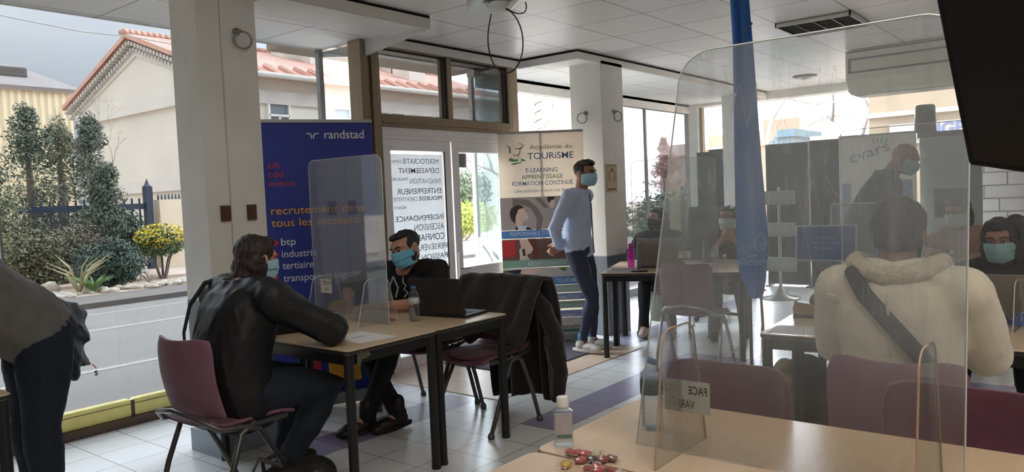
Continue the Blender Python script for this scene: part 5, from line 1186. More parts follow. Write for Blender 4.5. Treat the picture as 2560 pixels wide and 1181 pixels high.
# ------------------------------------------------------------------ things on the tables
m_pet = clear_mat('clear_pet', (.96, .97, .98), haze=.05, haze_col=(220, 228, 232), gloss=.10, hscale=6)
m_petb = clear_mat('bluish_pet', (.93, .965, .98), haze=.06, haze_col=(190, 214, 226), gloss=.10, hscale=9)
m_pink = clear_mat('pink_plastic', (.92, .35, .80), haze=.42, haze_col=(224, 80, 190), gloss=.12)
m_cap = M('blue_cap', (58, 110, 168), .4); m_wcap = M('white_cap', (224, 222, 218), .4); m_lab = M('pale_label', (196, 198, 200), .6); m_labg = M('bottle_label_green', (62, 92, 88), .6, var=.35, vscale=40); m_paper = M('white_paper', (226, 226, 226), .7)
def ribbed(h, r, rib0, rib1, n=6):
    P = [(r*.80, 0), (r*.96, .006), (r, .018)]
    for k in range(n):
        z = rib0+(rib1-rib0)*k/n; dz = (rib1-rib0)/n; P += [(r, z), (r*.90, z+dz*.5), (r, z+dz*.98)]
    return P
def bottle(label, loc, h=.215, r=.032, cap=m_cap, body=m_pet, lab=m_lab, z0=.09, z1=.125, group=None, tilt=0, tx=None, name='water_bottle'):
    x, y = loc[0], loc[1]; zb = loc[2] if len(loc) > 2 else TZ
    t = local(thing(name, label, 'bottle', (x, y, zb+.0005), 0, group))
    P = ribbed(h, r, .02, z0-.006)+[(r, z0), (r, z1+.012), (r*.97, z1+.02), (r*.62, h*.83), (r*.40, h*.90), (r*.40, h*.93)]
    MB().lathe(P, 28).build('bottle_body', body, t, smooth=True)
    MB().lathe([(0, .004), (r*.74, .004), (r*.88, .02), (r*.86, z0-.02), (r*.86, z0+.01), (0, z0+.01)], 24).build('water', clear_mat(label[:12].replace(' ', '_')+'_water', (.965, .98, .985), haze=.02, gloss=.06), t, smooth=True)
    MB().lathe([(r+.0006, z0), (r+.0006, z1)], 28).build('label_band', lab, t, smooth=True, fix=False)
    a = V(math.sin(tilt)*.5, -math.sin(tilt)*.8, math.cos(tilt)).normalized()
    MB().lathe([(r*.44, 0), (r*.46, h*.02), (r*.44, h*.075), (0, h*.08)], 20, (0, 0, h*.905), a).build('cap', cap, t, smooth=True)
    if tx:
        m = MB(); ang0 = math.atan2(-y, -x); 
        vs, fs, (x0, x1) = text_geo(tx, .018)
        m.add([((r+.0012)*math.cos(ang0+(v[0]-(x0+x1)/2)/r), (r+.0012)*math.sin(ang0+(v[0]-(x0+x1)/2)/r), z1-.016+v[1]) for v in vs], fs); m.build('lettering', M('label_ink', (36, 48, 60), .7), t, fix=False)
    return t
bottle('half litre water bottle with blue cap beside the big screen', (1.95, 1.065), .212, .033, body=m_petb, lab=m_labg, z0=.105, z1=.145, tilt=.35, tx='Trigania')
bottle('small water bottle with blue cap in front of the black laptop', (3.035, 3.175), .205, .031, z0=.10, z1=.135)
bottle('clear water bottle on the far table by the clasped hands', (6.36, 2.80), .20, .032, z0=.09, z1=.13, cap=m_petb)
# hand gel bottles
def gel(label, loc, w=.05, d=.032, h=.135, rz=0, green=True, cap=m_wcap):
    t = local(thing('gel_bottle', label, 'bottle', (loc[0], loc[1], TZ+.0005), rz)); bh = h*.72
    m = MB(); m.prism(rrect(w, d, .008), (0, 0, 0), (1, 0, 0), (0, 1, 0), (0, 0, bh)); m.loft([[V(x, y, bh) for x, y in rrect(w, d, .008)], [V(x*.5, y*.6, bh+h*.07) for x, y in rrect(w, d, .008)]]); m.build('bottle_body', m_pet, t)
    m = MB(); m.prism(rrect(w*.88, d*.85, .006), (0, 0, .004), (1, 0, 0), (0, 1, 0), (0, 0, bh*.84)); m.build('gel', clear_mat(label[:10].replace(' ', '_')+'_gel', (.92, .94, .94), haze=.08, gloss=.12), t)
    m = MB(); m.lathe([(w*.33, 0), (w*.34, .004), (w*.31, h*.20), (w*.28, h*.215), (0, h*.22)], 20, (0, 0, bh+h*.06)); m.build('cap', cap, t, smooth=True)
    m = MB(); m.bb((-w*.44, -d/2-.0008, bh*.22), (w*.44, -d/2+.0002, bh*.92)); m.build('label_band', M(label[:9].replace(' ', '_')+'_label', (176, 170, 172), .6, var=.12, vscale=70), t)
    if green: m = MB(); m.bb((-w*.38, -d/2-.0012, bh*.26), (w*.40, -d/2-.0006, bh*.36)); m.build('label_print', M('label_green', (92, 122, 112), .6), t)
    return t
gel('hand gel bottle with white cap beside the sweets', (1.69, 1.20), .052, .034, .138, R(-52))
gel('small clear gel bottle half behind the bottle at the black laptop', (3.08, 3.245), .035, .026, .10, R(-45), False)
gel('small gel bottle with pale cap beside the far clear water bottle', (6.33, 2.70), .042, .03, .11, R(-65), False)
gel('small gel bottle at the end of the table before the dusty pink sweater', (6.55, .99), .05, .04, .15, R(-80), False)
t = local(thing('drinking_bottle', 'bright pink drinking bottle on the far table by the column', 'bottle', (6.10, 3.50, TZ+.0005)))
MB().lathe([(.028, 0), (.031, .006), (.031, .13), (.030, .15), (.018, .172), (.017, .18)], 28).build('bottle_body', m_pink, t, smooth=True)
MB().lathe([(.020, .174), (.021, .180), (.021, .215), (.018, .218), (0, .218)], 24).build('cap', M('magenta_cap', (206, 60, 158), .4), t, smooth=True)

# papers
def sheet_q(name, label, pts, mat, z=TZ, th=.0012, cat='paper', writing=None):
    c = V(sum(p[0] for p in pts)/4, sum(p[1] for p in pts)/4, z); t = thing(name, label, cat, c)
    m = MB(); m.prism([(p[0], p[1]) for p in pts], (0, 0, z+.0003), (1, 0, 0), (0, 1, 0), (0, 0, th)); m.build('sheet', mat, t)
    return t, c
t, c = sheet_q('paper_sheet', 'white sheet of paper at the near corner of the pair of tables', [(2.42, 2.93), (2.64, 2.90), (2.66, 3.20), (2.44, 3.22)], m_paper)
m = MB(); m.prism([(-.05, -.012), (.05, -.012), (.03, .012), (-.03, .012)], (2.53, 3.07, TZ+.0016), (1, 0, 0), (0, 1, 0), (0, 0, .0002)); m.build('printed_mark', M('faint_print', (186, 186, 190), .8), t)
t, c = sheet_q('notepad', 'white notepad under the writing hands of the man in black', [(3.00, 3.62), (3.20, 3.60), (3.22, 3.90), (3.02, 3.91)], m_paper, th=.006, cat='notepad')
MB().prism([(3.00, 3.62), (3.20, 3.60), (3.22, 3.90), (3.02, 3.91)], (0, 0, TZ), (1, 0, 0), (0, 1, 0), (0, 0, .0008)).build('cover', M('dark_cover', (62, 54, 52), .7), t)
tag(MB().prism(rrect(.075, .15, .012), (3.03, 3.985, TZ+.0005), (.93, .36, 0), (-.36, .93, 0), (0, 0, .009)).build('phone', m_black, bevel=.002), 'dark phone lying beyond the white notepad', 'phone')
for lab, pts, col in (('printed sheets spread at the near corner of the far table', [fpt(.03, .05), fpt(.23, .03), fpt(.25, .33), fpt(.05, .36)], (150, 146, 144)), ('second grey leaflet under the pink bottle', [fpt(.22, .06), fpt(.40, .05), fpt(.42, .30), fpt(.24, .31)], (126, 120, 118))):
    sheet_q('leaflet', lab, pts, M('leaflet_grey_%d' % col[0], col, .6, var=.25, vscale=30), cat='leaflet', z=TZ+(.0012 if 'second' in lab else 0))
tag(MB().prism(rrect(.07, .14, .012), (*fpt(.075, .335), TZ+.0035), (math.cos(rF), math.sin(rF), 0), (math.sin(rF), -math.cos(rF), 0), (0, 0, .009)).build('phone', m_black, bevel=.002), 'dark phone at the edge of the far table below the pink bottle', 'phone')
sheet_q('paper_sheet', 'white printed sheet by the beige tape dispenser', [ept(.03, .03), ept(.24, .02), ept(.25, .34), ept(.04, .35)], m_paper)
sheet_q('paper_sheet', 'white sheet on the far table under the clear bottle', [fpt(.60, .66), fpt(.80, .64), fpt(.82, .98), fpt(.62, 1.0)], m_paper)
tag(MB().prism([(0, 0), (.02, 0), (.36, .02), (.35, .0)], (6.78, 2.62, TZ+.001), (0, 1, 0), (1, 0, 0), (0, 0, .02)).build('white_tray', m_wcap), 'slim white tray in front of the clasped hands', 'tray')

# laptops
def laptop(name, label, c, back, w, hgt, lean, m_lid, m_kb, logo=None):
    """c: hinge middle on the table, back: direction the lid's outside faces"""
    c, b = V(c), V(back).normalized(); ax = V(0, 0, 1).cross(b)   # ax: to the viewer's right when facing the lid's back
    t = thing(name, label, 'laptop', c)
    MB().prism(rrect(w, .235, .012), c-b*.1175+V(0, 0, .0004), ax, -b, (0, 0, .016)).build('keyboard_base', m_kb, t, bevel=.003)
    up = (V(0, 0, 1)*math.cos(lean)+b*math.sin(lean)); nn = up.cross(ax).normalized()
    if nn.dot(b) < 0: nn = -nn
    MB().prism([(x, y+hgt/2) for x, y in rrect(w, hgt, .012)], c+V(0, 0, .016), ax, up, nn*-.008).build('lid', m_lid, t, bevel=.002)
    MB().prism([(-w/2+.015, .015), (w/2-.015, .015), (w/2-.015, hgt-.012), (-w/2+.015, hgt-.012)], c+V(0, 0, .016)-nn*.0085, ax, up, nn*-.0006).build('display', m_black, t)
    m = MB(); m.tube([c+ax*(-w*.38)+V(0, 0, .014), c+ax*(w*.38)+V(0, 0, .014)], .007, n=8); m.build('hinge', m_kb, t)
    k = MB()
    for r_ in range(4):
        for q in range(11): k.box(c-b*(.05+r_*.03)+ax*((q-5)*w*.078)+V(0, 0, .0172), (.014, .014, .002), rot=Matrix((ax, -b, V(0, 0, 1))).transposed())
    k.build('key', m_black, t)
    if logo: logo(t, c+V(0, 0, .016)+nn*.0006, ax, up)
    return t
def lg_acer(t, c, ax, up):
    m = MB(); write(m, 'acer', c+ax*-.155+up*.075, ax, up, .011, bold=.02, fit=.045); m.build('lettering', M('silver_lettering', (150, 150, 150), .4), t, fix=False)
laptop('laptop', 'black laptop with an open lid seen from behind on the pair of tables', (3.20, 3.135, TZ), (-1, -.12, 0), .375, .225, R(14), M('black_laptop_lid', (44, 40, 38), .5), m_black, lg_acer)
def lg_apple(t, c, ax, up):
    m = MB(); s_ = .0011; P = [(-9, 26-20), (-14, 0), (-15, -8), (-11, -18), (-6, -22), (0, -19), (6, -22), (11, -17), (14, -9), (11, -5), (10, 0), (13, 5), (9, 9), (3, 8), (0, 6), (-4, 8)]
    m.prism([(x*s_, y*s_) for x, y in P], c+up*.108, ax, up, up.cross(ax).normalized()*.0003); m.prism([(x*s_, y*s_) for x, y in ((0, 10), (1, 15), (6, 19), (6, 14), (3, 11))], c+up*.108, ax, up, up.cross(ax).normalized()*.0003)
    m.build('logo', M('lit_logo', (232, 214, 232), .4, emit=(236, 214, 236), es=.5), t)
laptop('laptop', 'silver laptop with a glowing mark on its lid before the dark haired woman', (4.19, .485, TZ), (-1, -.06, 0), .325, .225, R(12), M('silver_laptop_lid', (152, 142, 128), .5, metal=.1), m_alu, lg_apple)
laptop('laptop', 'taupe laptop seen from behind on the far table', (6.10, 3.20, TZ), (-math.cos(rF), -math.sin(rF), 0), .41, .255, R(6), M('taupe_laptop_lid', (150, 132, 122), .5), m_black)

# sweets
m_wrap = clear_mat('sweet_wrapper', (.97, .97, .96), haze=.16, haze_col=(226, 222, 214), gloss=.3, hscale=60)
def sweet(label, p, col, rz, sz=.013, group='wrapped sweets on the near table', two=None, z=TZ):
    t = local(thing('wrapped_sweet', label, 'sweet', (p[0], p[1], z+sz*.70), rz, group))
    MB().ell((0, 0, 0), (sz*1.35, sz, sz*.68)).build('sweet', M('sweet_%d_%d_%d' % col, col, .25, spec=.6), t, smooth=True)
    m = MB()
    for s_ in (-1, 1):
        n = 12; P = [V(s_*sz*1.3, 0, 0)]+[V(s_*sz*(2.3+.10*math.sin(k*2.4)), sz*1.5*(k/(n-1)-.5)*1.6, sz*.18*math.sin(k*1.3)) for k in range(n)]
        m.add(P, [(0, k, k+1) for k in range(1, n)])
    m.ell((0, 0, 0), (sz*1.55, sz*1.12, sz*.70), nu=10, nv=6); m.build('wrapper', two or m_wrap, t, smooth=False, fix=False)
    return t
rd = (196, 44, 36)
def P745(px, py): d = ray_dir(px, py); return EYE+d*((TZ+.008-EYE.z)/d.z)
for lab, px, py, col, rz in (('yellow sweet in clear wrapper below the gel bottle', 1415, 1163, (232, 190, 40), .3), ('red sweet standing nearest the gel bottle', 1427, 1132, rd, 1.0), ('long red sweet in the back row of the sweets', 1447, 1134, rd, -.5), ('red sweet at the end of the back row', 1464, 1137, rd, -.9),
        ('white sweet with green spot at the back of the pile', 1491, 1137, (214, 206, 160), .2), ('dark brown sweet in the middle of the pile', 1479, 1148, (70, 36, 28), .6), ('crumpled red sweet at the centre of the pile', 1452, 1152, (190, 60, 48), -.3), ('dark red sweet right of the brown one', 1509, 1150, (150, 40, 36), -.2),
        ('small striped sweet at the far end of the pile', 1530, 1147, (120, 70, 58), 1.2), ('pink red sweet in the front row', 1492, 1166, (190, 62, 62), .5), ('deep red sweet at the front edge', 1474, 1175, (170, 40, 34), 1.3), ('red sweet in the middle of the front row', 1496, 1177, (200, 58, 52), -.2), ('dull red sweet at the right of the front row', 1529, 1176, (160, 50, 44), 1.4)):
    q = P745(px, py); sweet(lab, q, col, rz)
q = P745(1548, 1181); sweet('nearly clear sweet wrapper at the lower edge', q, (226, 200, 190), .2, .010)
for lab, p, col in (('orange sweet on the table in front of the small water bottle', (2.98, 3.33), (206, 96, 58)), ('pale sweet beside the orange one', (2.99, 3.38), (206, 190, 150)), ('red sweet beside the orange one', (2.97, 3.29), (196, 60, 50))): sweet(lab, p, col, .6, .012, 'sweets beside the black laptop')
for lab, p in (('pinkish sweet on the far table before the clear bottle', (6.22, 2.80)), ('pinkish sweet on the far table left of the clear bottle', (6.20, 2.88))): sweet(lab, p, (214, 150, 140), .2, .012, 'sweets on the far table')

# table of the person in beige: tape dispenser, sweets box, blue sign, blue house cards
t = thing('tape_dispenser', 'beige brown desk tape dispenser at the table corner', 'tape dispenser', (3.99, 1.245, TZ)); m_tan = M('tan_plastic', (150, 122, 90), .45); o = V(4.03, 1.215, TZ); ax = V(.20, -.98, 0).normalized(); nx_ = V(.98, .20, 0)
m = MB(); m.prism([(-.12, .018), (.11, .018), (.11, .06), (.05, .075), (.0, .062), (-.05, .075), (-.115, .085), (-.125, .05)], o-nx_*.035, ax, (0, 0, 1), nx_*.07); m.build('body', m_tan, t, bevel=.005)
m = MB(); m.prism([(-.125, 0), (.115, 0), (.112, .02), (-.122, .02)], o-nx_*.037, ax, (0, 0, 1), nx_*.074); m.build('rubber_base', M('dark_rubber', (52, 42, 36), .7), t, bevel=.003)
m = MB(); m.lathe([(.022, -.012), (.045, -.012), (.045, .012), (.022, .012), (.022, -.012)], 28, o+ax*-.0+V(0, 0, .088), nx_); m.build('tape_roll', M('tape_roll', (110, 98, 80), .3), t, smooth=True)
m = MB(); m.lathe([(0, -.016), (.021, -.016), (.021, .016), (0, .016)], 20, o+V(0, 0, .088), nx_); m.build('reel_hub', m_black, t, smooth=True)
m = MB(); m.bb((0, 0, 0), (.001, .001, .001)); m = MB(); m.prism([(-.122, .078), (-.105, .100), (-.10, .100), (-.112, .078)], o-nx_*.03, ax, (0, 0, 1), nx_*.06); m.build('cutter', m_steel, t)
t = thing('sweets_box', 'clear box full of red wrapped sweets under the blue sign', 'box', (*ept(1.08, .14), TZ)); bc = V(*ept(1.08, .14), TZ); be = Matrix.Rotation(rE, 3, 'Z')
m = MB()
for (c_, d_) in (((0, 0, .003), (.20, .20, .006)), ((-.10, 0, .10), (.004, .20, .20)), ((.10, 0, .10), (.004, .20, .20)), ((0, -.10, .10), (.20, .004, .20)), ((0, .10, .10), (.20, .004, .20)), ((0, 0, .202), (.21, .21, .006))): m.box(bc+be @ V(c_), d_, rot=be)
m.build('box_shell', clear_mat('box_acrylic', (.95, .96, .96), haze=.07, gloss=.12), t)
m = MB(); m.box(bc+V(0, 0, .206), (.215, .215, .008), rot=be); m.build('box_lid', clear_mat('box_lid_acrylic', (.9, .92, .92), haze=.3), t)
for k in range(26):
    g_ = random.Random(k); p = bc+be @ V(g_.uniform(-.075, .075), g_.uniform(-.075, .075), 0); col = g_.choice(((168, 40, 48), (190, 60, 66), (140, 34, 40), (206, 120, 116)))
    sweet('red wrapped sweet inside the clear box', (p.x, p.y), col, g_.uniform(0, 3), .019, 'red sweets in the clear box', z=TZ+.008+.035*(k//7))
t = thing('blue_sign', 'blue sign in a white frame standing over the clear sweets box', 'sign', (*ept(1.10, .12), .96)); sc = at_x(2064, 608, 4.62); sa = V(.10, -1, 0).normalized(); sn = V(-1, -.10, 0).normalized(); sw, sh = .34, .215
su = V(0, 0, 1)-sn*.18; su.normalize()
MB().prism([(-sw/2, -sh/2), (sw/2, -sh/2), (sw/2, sh/2), (-sw/2, sh/2)], sc, sa, su, sn*-.008).build('frame', M('grey_white_frame', (176, 182, 188), .5), t, bevel=.002)
MB().prism([(-sw/2+.010, -sh/2+.010), (sw/2-.010, -sh/2+.010), (sw/2-.010, sh/2-.010), (-sw/2+.010, sh/2-.010)], sc+sn*.0006, sa, su, sn*.001).build('sign_face', M('sign_blue', (34, 78, 146), .5), t)
m = MB()
for k, tx in enumerate(('ÊTES-VOUS', 'PRÊT(E) À NOUS', 'REJOINDRE ?')): write(m, tx, sc+sn*.0026+su*(.022-k*.030), sa, su, .016, bold=.02, align='CENTER', fit=(.10, .16, .125)[k])
m.build('lettering', M('sign_pale_blue_ink', (128, 158, 196), .6), t, fix=False)
m = MB(); m.prism([(-.05, 0), (.05, 0), (.04, .07), (-.04, .07)], sc+V(0, 0, -sh/2-.035)-sn*.03, sa, (0, 0, 1), sn*-.006); m.box(V(sc.x, sc.y, .957)-sn*.02, (.10, .12, .006)); m.build('easel_foot', clear_mat('easel_acrylic', (.94, .95, .95), haze=.1), t)
# second clear screen on that table (its bright upper rim shows above the sign)
screen('low clear screen with a bright rim behind the blue sign', (4.66, 1.10, TZ), (.07, 1, 0), .46, .57, .015, (.12, -.12), clear_mat('rim_acrylic', (.94, .95, .95), haze=.10), edge=.0045, foot=(.2, .2))
m_card_b = M('house_card_blue', (40, 96, 172), .5)
for k, (px, py) in enumerate(((2524, 808), (2548, 778), (2566, 812))):
    q = P745(px, py); lab = ('blue house shaped card standing nearest at the silver laptop', 'blue house shaped card behind the nearest one', 'blue house shaped card cut by the picture edge')[k]
    ax = V(.30, -.95, 0).normalized(); nn = V(-.95, -.30, 0)
    t = thing('house_card', lab, 'card', (q.x, q.y, TZ), 0, 'blue house cards'); s_ = .10
    m = MB(); up = (V(0, 0, 1)-nn*.55).normalized(); H = [(-.5, 0), (.5, 0), (.5, .55), (.0, .95), (-.5, .55)]
    m.prism([(x*s_, y*s_) for x, y in H], q+V(0, 0, -.006), ax, up, nn*.002); upb = (V(0, 0, 1)+nn*-.9).normalized(); m.prism([(-.5*s_, 0), (.5*s_, 0), (.4*s_, .5*s_), (-.4*s_, .5*s_)], q+V(0, 0, -.006)-nn*.09, ax, (V(0, 0, 1)+nn*.75).normalized(), nn*.002); m.build('folded_card', m_card_b, t)
    m = MB(); c_ = q+V(0, 0, -.006)+nn*.0030+up*.045
    hh = [(-.16, -.20), (-.16, .10), (0, .27), (.17, .10), (.17, -.14), (.10, -.22), (.0, -.12), (.0, -.03), (.1, -.02)]
    m.tube([c_+ax*x*s_+up*y*s_ for x, y in hh], .0022, n=5); m.build('logo', pw, t, fix=False)
q = P745(2560, 755); tag(MB().tube([(q.x, q.y, TZ), (q.x, q.y, TZ+.08)], .03, n=16, round_ends=False).build('white_cup', m_wcap, smooth=False), 'white cup behind the blue house cards', 'cup')

# bags and coats
m_bagk = M('black_bag_nylon', (16, 16, 18), .7, bump=.2, bscale=120)
t = thing('backpack', 'black backpack on the floor beside the chair of the person in leather', 'bag', (2.02, 2.98, 0))
mb = MB(); mb.ell((2.00, 2.98, .12), (.22, .13, .15)); mb.box((2.00, 2.98, .11), (.38, .22, .20)); mb.ell((2.12, 2.97, .16), (.13, .12, .10)); remeshed(mb, 'bag_body', m_bagk, t, .012, 6, .006, 10, 3)
m = MB(); m.tube([(1.86, 2.94, .24), (1.84, 2.92, .33), (1.95, 2.92, .345), (2.02, 2.94, .26)], .012, n=8, flat=((0, 1, 0), .5)); m.build('carry_strap', m_bagk, t, smooth=True)
m = MB(); m.tube([(1.84, 2.86, .10), (1.72, 2.84, .30), (1.80, 2.88, .36), (1.92, 2.9, .29)], .010, n=8, flat=((0, 1, 0), .5)); m.box((2.08, 2.86, .22), (.05, .008, .022)); m.build('buckle_strap', M('strap_grey', (54, 54, 58), .5), t, smooth=True)
t = thing('patterned_backpack', 'olive patterned backpack on the floor behind the legs of the table with the tape dispenser', 'bag', (4.26, 1.37, 0)); bk = V(4.26, 1.37, 0)
mb = MB(); mb.ell(bk+V(.02, 0, .24), (.11, .17, .26)); mb.box(bk+V(.02, 0, .14), (.18, .28, .24)); remeshed(mb, 'bag_body', M('dark_olive_canvas', (40, 42, 36), .8, var=.2), t, .012, 6, .006, 10, 5)
mb = MB(); mb.ell(bk+V(-.02, .10, .25), (.11, .095, .22)); remeshed(mb, 'front_pocket', M('gold_brown_pattern', (142, 122, 88), .6, var=.75, vscale=9), t, .01, 4)
m = MB(); m.tube([bk+V(-.08, .15, .42), bk+V(-.13, .13, .25), bk+V(-.11, .12, .06)], .008, n=6); m.tube([bk+V(-.1, .17, .36), bk+V(-.06, .26, .22), bk+V(-.02, .27, .02)], .008, n=6); m.build('piping', M('brown_leather', (96, 56, 44), .6), t, smooth=True)
m = MB(); m.tube([bk+V(.02, -.14, .42), bk+V(.0, -.24, .34), bk+V(-.02, -.29, .14)], .012, n=8, flat=((0, 1, 0), .6)); m.tube([bk+V(.02, -.15, .24), bk+V(.0, -.25, .19), bk+V(-.02, -.31, .04)], .012, n=8, flat=((0, 1, 0), .6)); m.build('shoulder_strap', m_bagk, t, smooth=True)
# brown coat over the empty chair
m_coat = M('dark_brown_coat', (36, 29, 26), .9, var=.15, vscale=12, bump=.2, bscale=160, sheen=.25)
t = thing('brown_coat', 'dark brown coat draped over the back of the empty plum chair', 'coat', (3.87, 3.16, .5))
rngc = random.Random(4)
def cf(u, v):
    y = 2.85+u*.63
    P = [(3.58, .50), (3.66, .60), (3.75, .80), (3.825, .915), (3.905, .905), (3.97, .72), (4.02, .50), (4.04, .30), (4.05, .13)]
    f = v*(len(P)-1); i = min(int(f), len(P)-2); k = f-i; x = P[i][0]*(1-k)+P[i+1][0]*k; z = P[i][1]*(1-k)+P[i+1][1]*k
    n1 = noise.noise(V(y*5, v*2.2, 1.3)); n2 = noise.noise(V(y*13, v*3, 4.1))
    fold = .030*math.sin(y*34+v*3+n1*4)*(0.25+abs(v-.38)*1.3)
    x += fold+n1*.03+n2*.012; z += -.012*(2*u-1)**2+(n2*.014) - (.07*(1-u) if v > .9 else 0)-(.20*max(0, u-.45) if v > .6 else 0)*(v-.6)*2.2
    if v < .25: z += .10*(1-v/.25)*abs(math.sin(u*5))
    y2 = y+(.05*math.sin(v*3)*(u-.5))
    return (x, y2, z)
MB().sheet(cf, 44, 60, thick=.022).build('coat_cloth', m_coat, t, smooth=True)
mb = MB(); mb.tube([(3.80, 2.92, .84), (3.86, 2.85, .72), (3.93, 2.83, .52), (3.98, 2.84, .30), (3.99, 2.86, .14)], [.05, .06, .065, .06, .05]); mb.tube([(3.94, 2.88, .5), (4.02, 2.9, .3), (4.0, 2.9, .1)], [.05, .055, .035]); remeshed(mb, 'sleeve', m_coat, t, .012, 4, .010, 16, 8)
m = MB(); m.tube([(4.0, 2.87, .16), (4.02, 2.87, .06)], .009, n=6); m.build('coat_belt', m_coat, t)
# ------------------------------------------------------------------ people
m_skin = M('skin_warm', (196, 148, 124), .55, var=.05, vscale=30, spec=.35); m_skin2 = M('skin_tan', (170, 122, 98), .55, var=.05, vscale=30, spec=.35); m_skin3 = M('skin_deep', (126, 86, 66), .5, var=.05, vscale=30); m_skin_r = M('skin_ruddy', (168, 112, 94), .5, var=.06, vscale=30)
m_hair_k = M('black_hair', (22, 19, 19), .5, var=.3, vscale=60, stretch=(1, 1, .15), bump=.3, bscale=200); m_hair_b = M('dark_brown_hair', (44, 32, 28), .5, var=.35, vscale=60, stretch=(1, 1, .15), bump=.3, bscale=200)
m_mask_b = M('mask_light_blue', (120, 196, 226), .75); m_mask_p = M('mask_pale_blue', (168, 206, 222), .75); m_mask_w = M('mask_off_white', (204, 212, 210), .75); m_mask_k = M('mask_black', (24, 24, 27), .8); m_mask_t = M('mask_pale_teal', (150, 190, 194), .75)
m_eye = M('eye_white', (206, 198, 192), .2); m_iris = M('eye_dark', (34, 24, 20), .15); m_loop = M('ear_loop', (220, 224, 226), .7)

def lerp(a, b, k): return V(a)*(1-k)+V(b)*k
class Person:
    def __init__(s, label, base, head, hf, hu, neck, chest, waist, pelvis, sh, el, wr, hip, kn, an, toe, w=1.0, d=1.0, hs=1.0, skin=None, voxel=.0075, bare=False):
        s.bare = bare
        s.t = thing('person', label, 'person', base)
        s.hc = V(head); s.f = V(hf).normalized(); u = V(hu); s.u = (u-s.f*u.dot(s.f)).normalized(); s.r = s.f.cross(s.u)
        s.neck, s.chest, s.waist, s.pelvis = map(V, (neck, chest, waist, pelvis))
        s.sh, s.el, s.wr, s.hip, s.kn, s.an = [[V(q) for q in x] for x in (sh, el, wr, hip, kn, an)]; s.toe = [V(x).normalized() for x in toe]
        s.w, s.d, s.hs, s.skin, s.voxel = w, d, hs, skin or m_skin, voxel
        s.rotm = Matrix((s.r, s.f, s.u)).transposed(); s.hands = []
    def H(s, r, f, u): k = s.hs; return s.hc+s.r*r*k+s.f*f*k+s.u*u*k
    def hell(s, mb, r, f, u, a, b, c, nu=20, nv=12): mb.ell(s.H(r, f, u), (a*s.hs, b*s.hs, c*s.hs), s.rotm, nu, nv)
    def torso(s, mb, t=0, hem=0.0, top=True, belly=0):
        ls = (s.sh[0]-s.sh[1]).normalized(); lh = (s.hip[0]-s.hip[1]).normalized(); P = []
        dn = (s.pelvis-s.waist).normalized()
        sec = [(s.pelvis+dn*(.10+hem), .150, .110, 0), (s.pelvis, .168, .122, 0), (lerp(s.pelvis, s.waist, .55), .158, .118+belly*.6, .25), (s.waist, .148, .112+belly, .4), (lerp(s.waist, s.chest, .5), .156, .118+belly*.5, .7), (s.chest, .168, .122, 1), (lerp(s.chest, s.neck, .5), .165, .105, 1), (lerp(s.chest, s.neck, .85), .11, .078, 1), (s.neck, .062, .060, 1)]
        pts = [q[0] for q in sec]; rings = []
        for i, (p, a, b, k) in enumerate(sec):
            tg = (pts[min(i+1, len(pts)-1)]-pts[max(i-1, 0)]).normalized(); la = lerp(lh, ls, k); la = (la-tg*la.dot(tg)).normalized(); de = tg.cross(la)
            n = 24; rings.append([p+la*((a*s.w+t)*math.cos(2*PI*j/n))+de*((b*s.d+t)*math.sin(2*PI*j/n)) for j in range(n)])
        mb.loft(rings)
        nb = lerp(s.chest, s.neck, .80)
        for q in s.sh: mb.tube([lerp(nb, s.neck, .3), lerp(nb, q, .55)+V(0, 0, .012), q], [.052+t, .062*s.d+t, .060*s.d+t])
    def arm(s, mb, i, t=0, frac=1.0, k=1.0):
        a, b, c = s.sh[i], s.el[i], s.wr[i]; pts = [a, lerp(a, b, .5), b, lerp(b, c, .3), c]; rr = [.058, .050, .042, .043, .028]
        if frac < 1: 
            e = lerp(a, b, min(1, frac*2)); pts = [a, lerp(a, e, .5), e]; rr = [.060, .058, .058]
        mb.tube(pts, [r*k+t for r in rr], n=14)
    def leg(s, mb, i, t=0, k=1.0, cuff=0.0):
        a, b, c = s.hip[i], s.kn[i], s.an[i]; back = V(0, 0, 0)
        mb.tube([a, lerp(a, b, .35), lerp(a, b, .75), b, lerp(b, c, .28), lerp(b, c, .7), c], [(r*k+t) for r in (.092, .086, .066, .056, .057, .044, .036+cuff)], n=16)
    def headmesh(s, mb):
        s.hell(mb, 0, -.008, .028, .075, .097, .088); s.hell(mb, 0, .024, -.035, .062, .068, .072); s.hell(mb, 0, .050, -.088, .028, .032, .026); s.hell(mb, 0, .060, .038, .056, .034, .034)
        mb.tube([s.H(0, .086, .012), s.H(0, .104, -.018), s.H(0, .112, -.034)], [.010, .012, .014], n=8); s.hell(mb, .012, .098, -.036, .010, .012, .009, 10, 6); s.hell(mb, -.012, .098, -.036, .010, .012, .009, 10, 6)
        mb.tube([s.H(-.045, .080, .026), s.H(0, .092, .028), s.H(.045, .080, .026)], .010, n=8)
        for q in (-1, 1):
            s.hell(mb, q*.040, .062, -.02, .026, .026, .026, 12, 8); s.hell(mb, q*.078, -.008, -.004, .010, .022, .034, 12, 8); s.hell(mb, q*.073, -.002, -.030, .009, .010, .012, 8, 6)
        s_ = [.058*s.hs*min(1.15, .5+.5*s.w), .056*s.hs*min(1.15, .5+.5*s.w), .066*min(1.2, s.w)]
        mb.tube([s.H(0, -.022, -.045), lerp(s.H(0, -.022, -.06), s.neck, .55), s.neck-V(0, 0, .02)], s_, n=16)
    def hand(s, i, d, n, th, curl=.5, thumb=.35, spread=1.0, curls=None):
        s.hands.append((i, V(d).normalized(), V(n).normalized(), V(th).normalized(), curl, thumb, spread, curls))
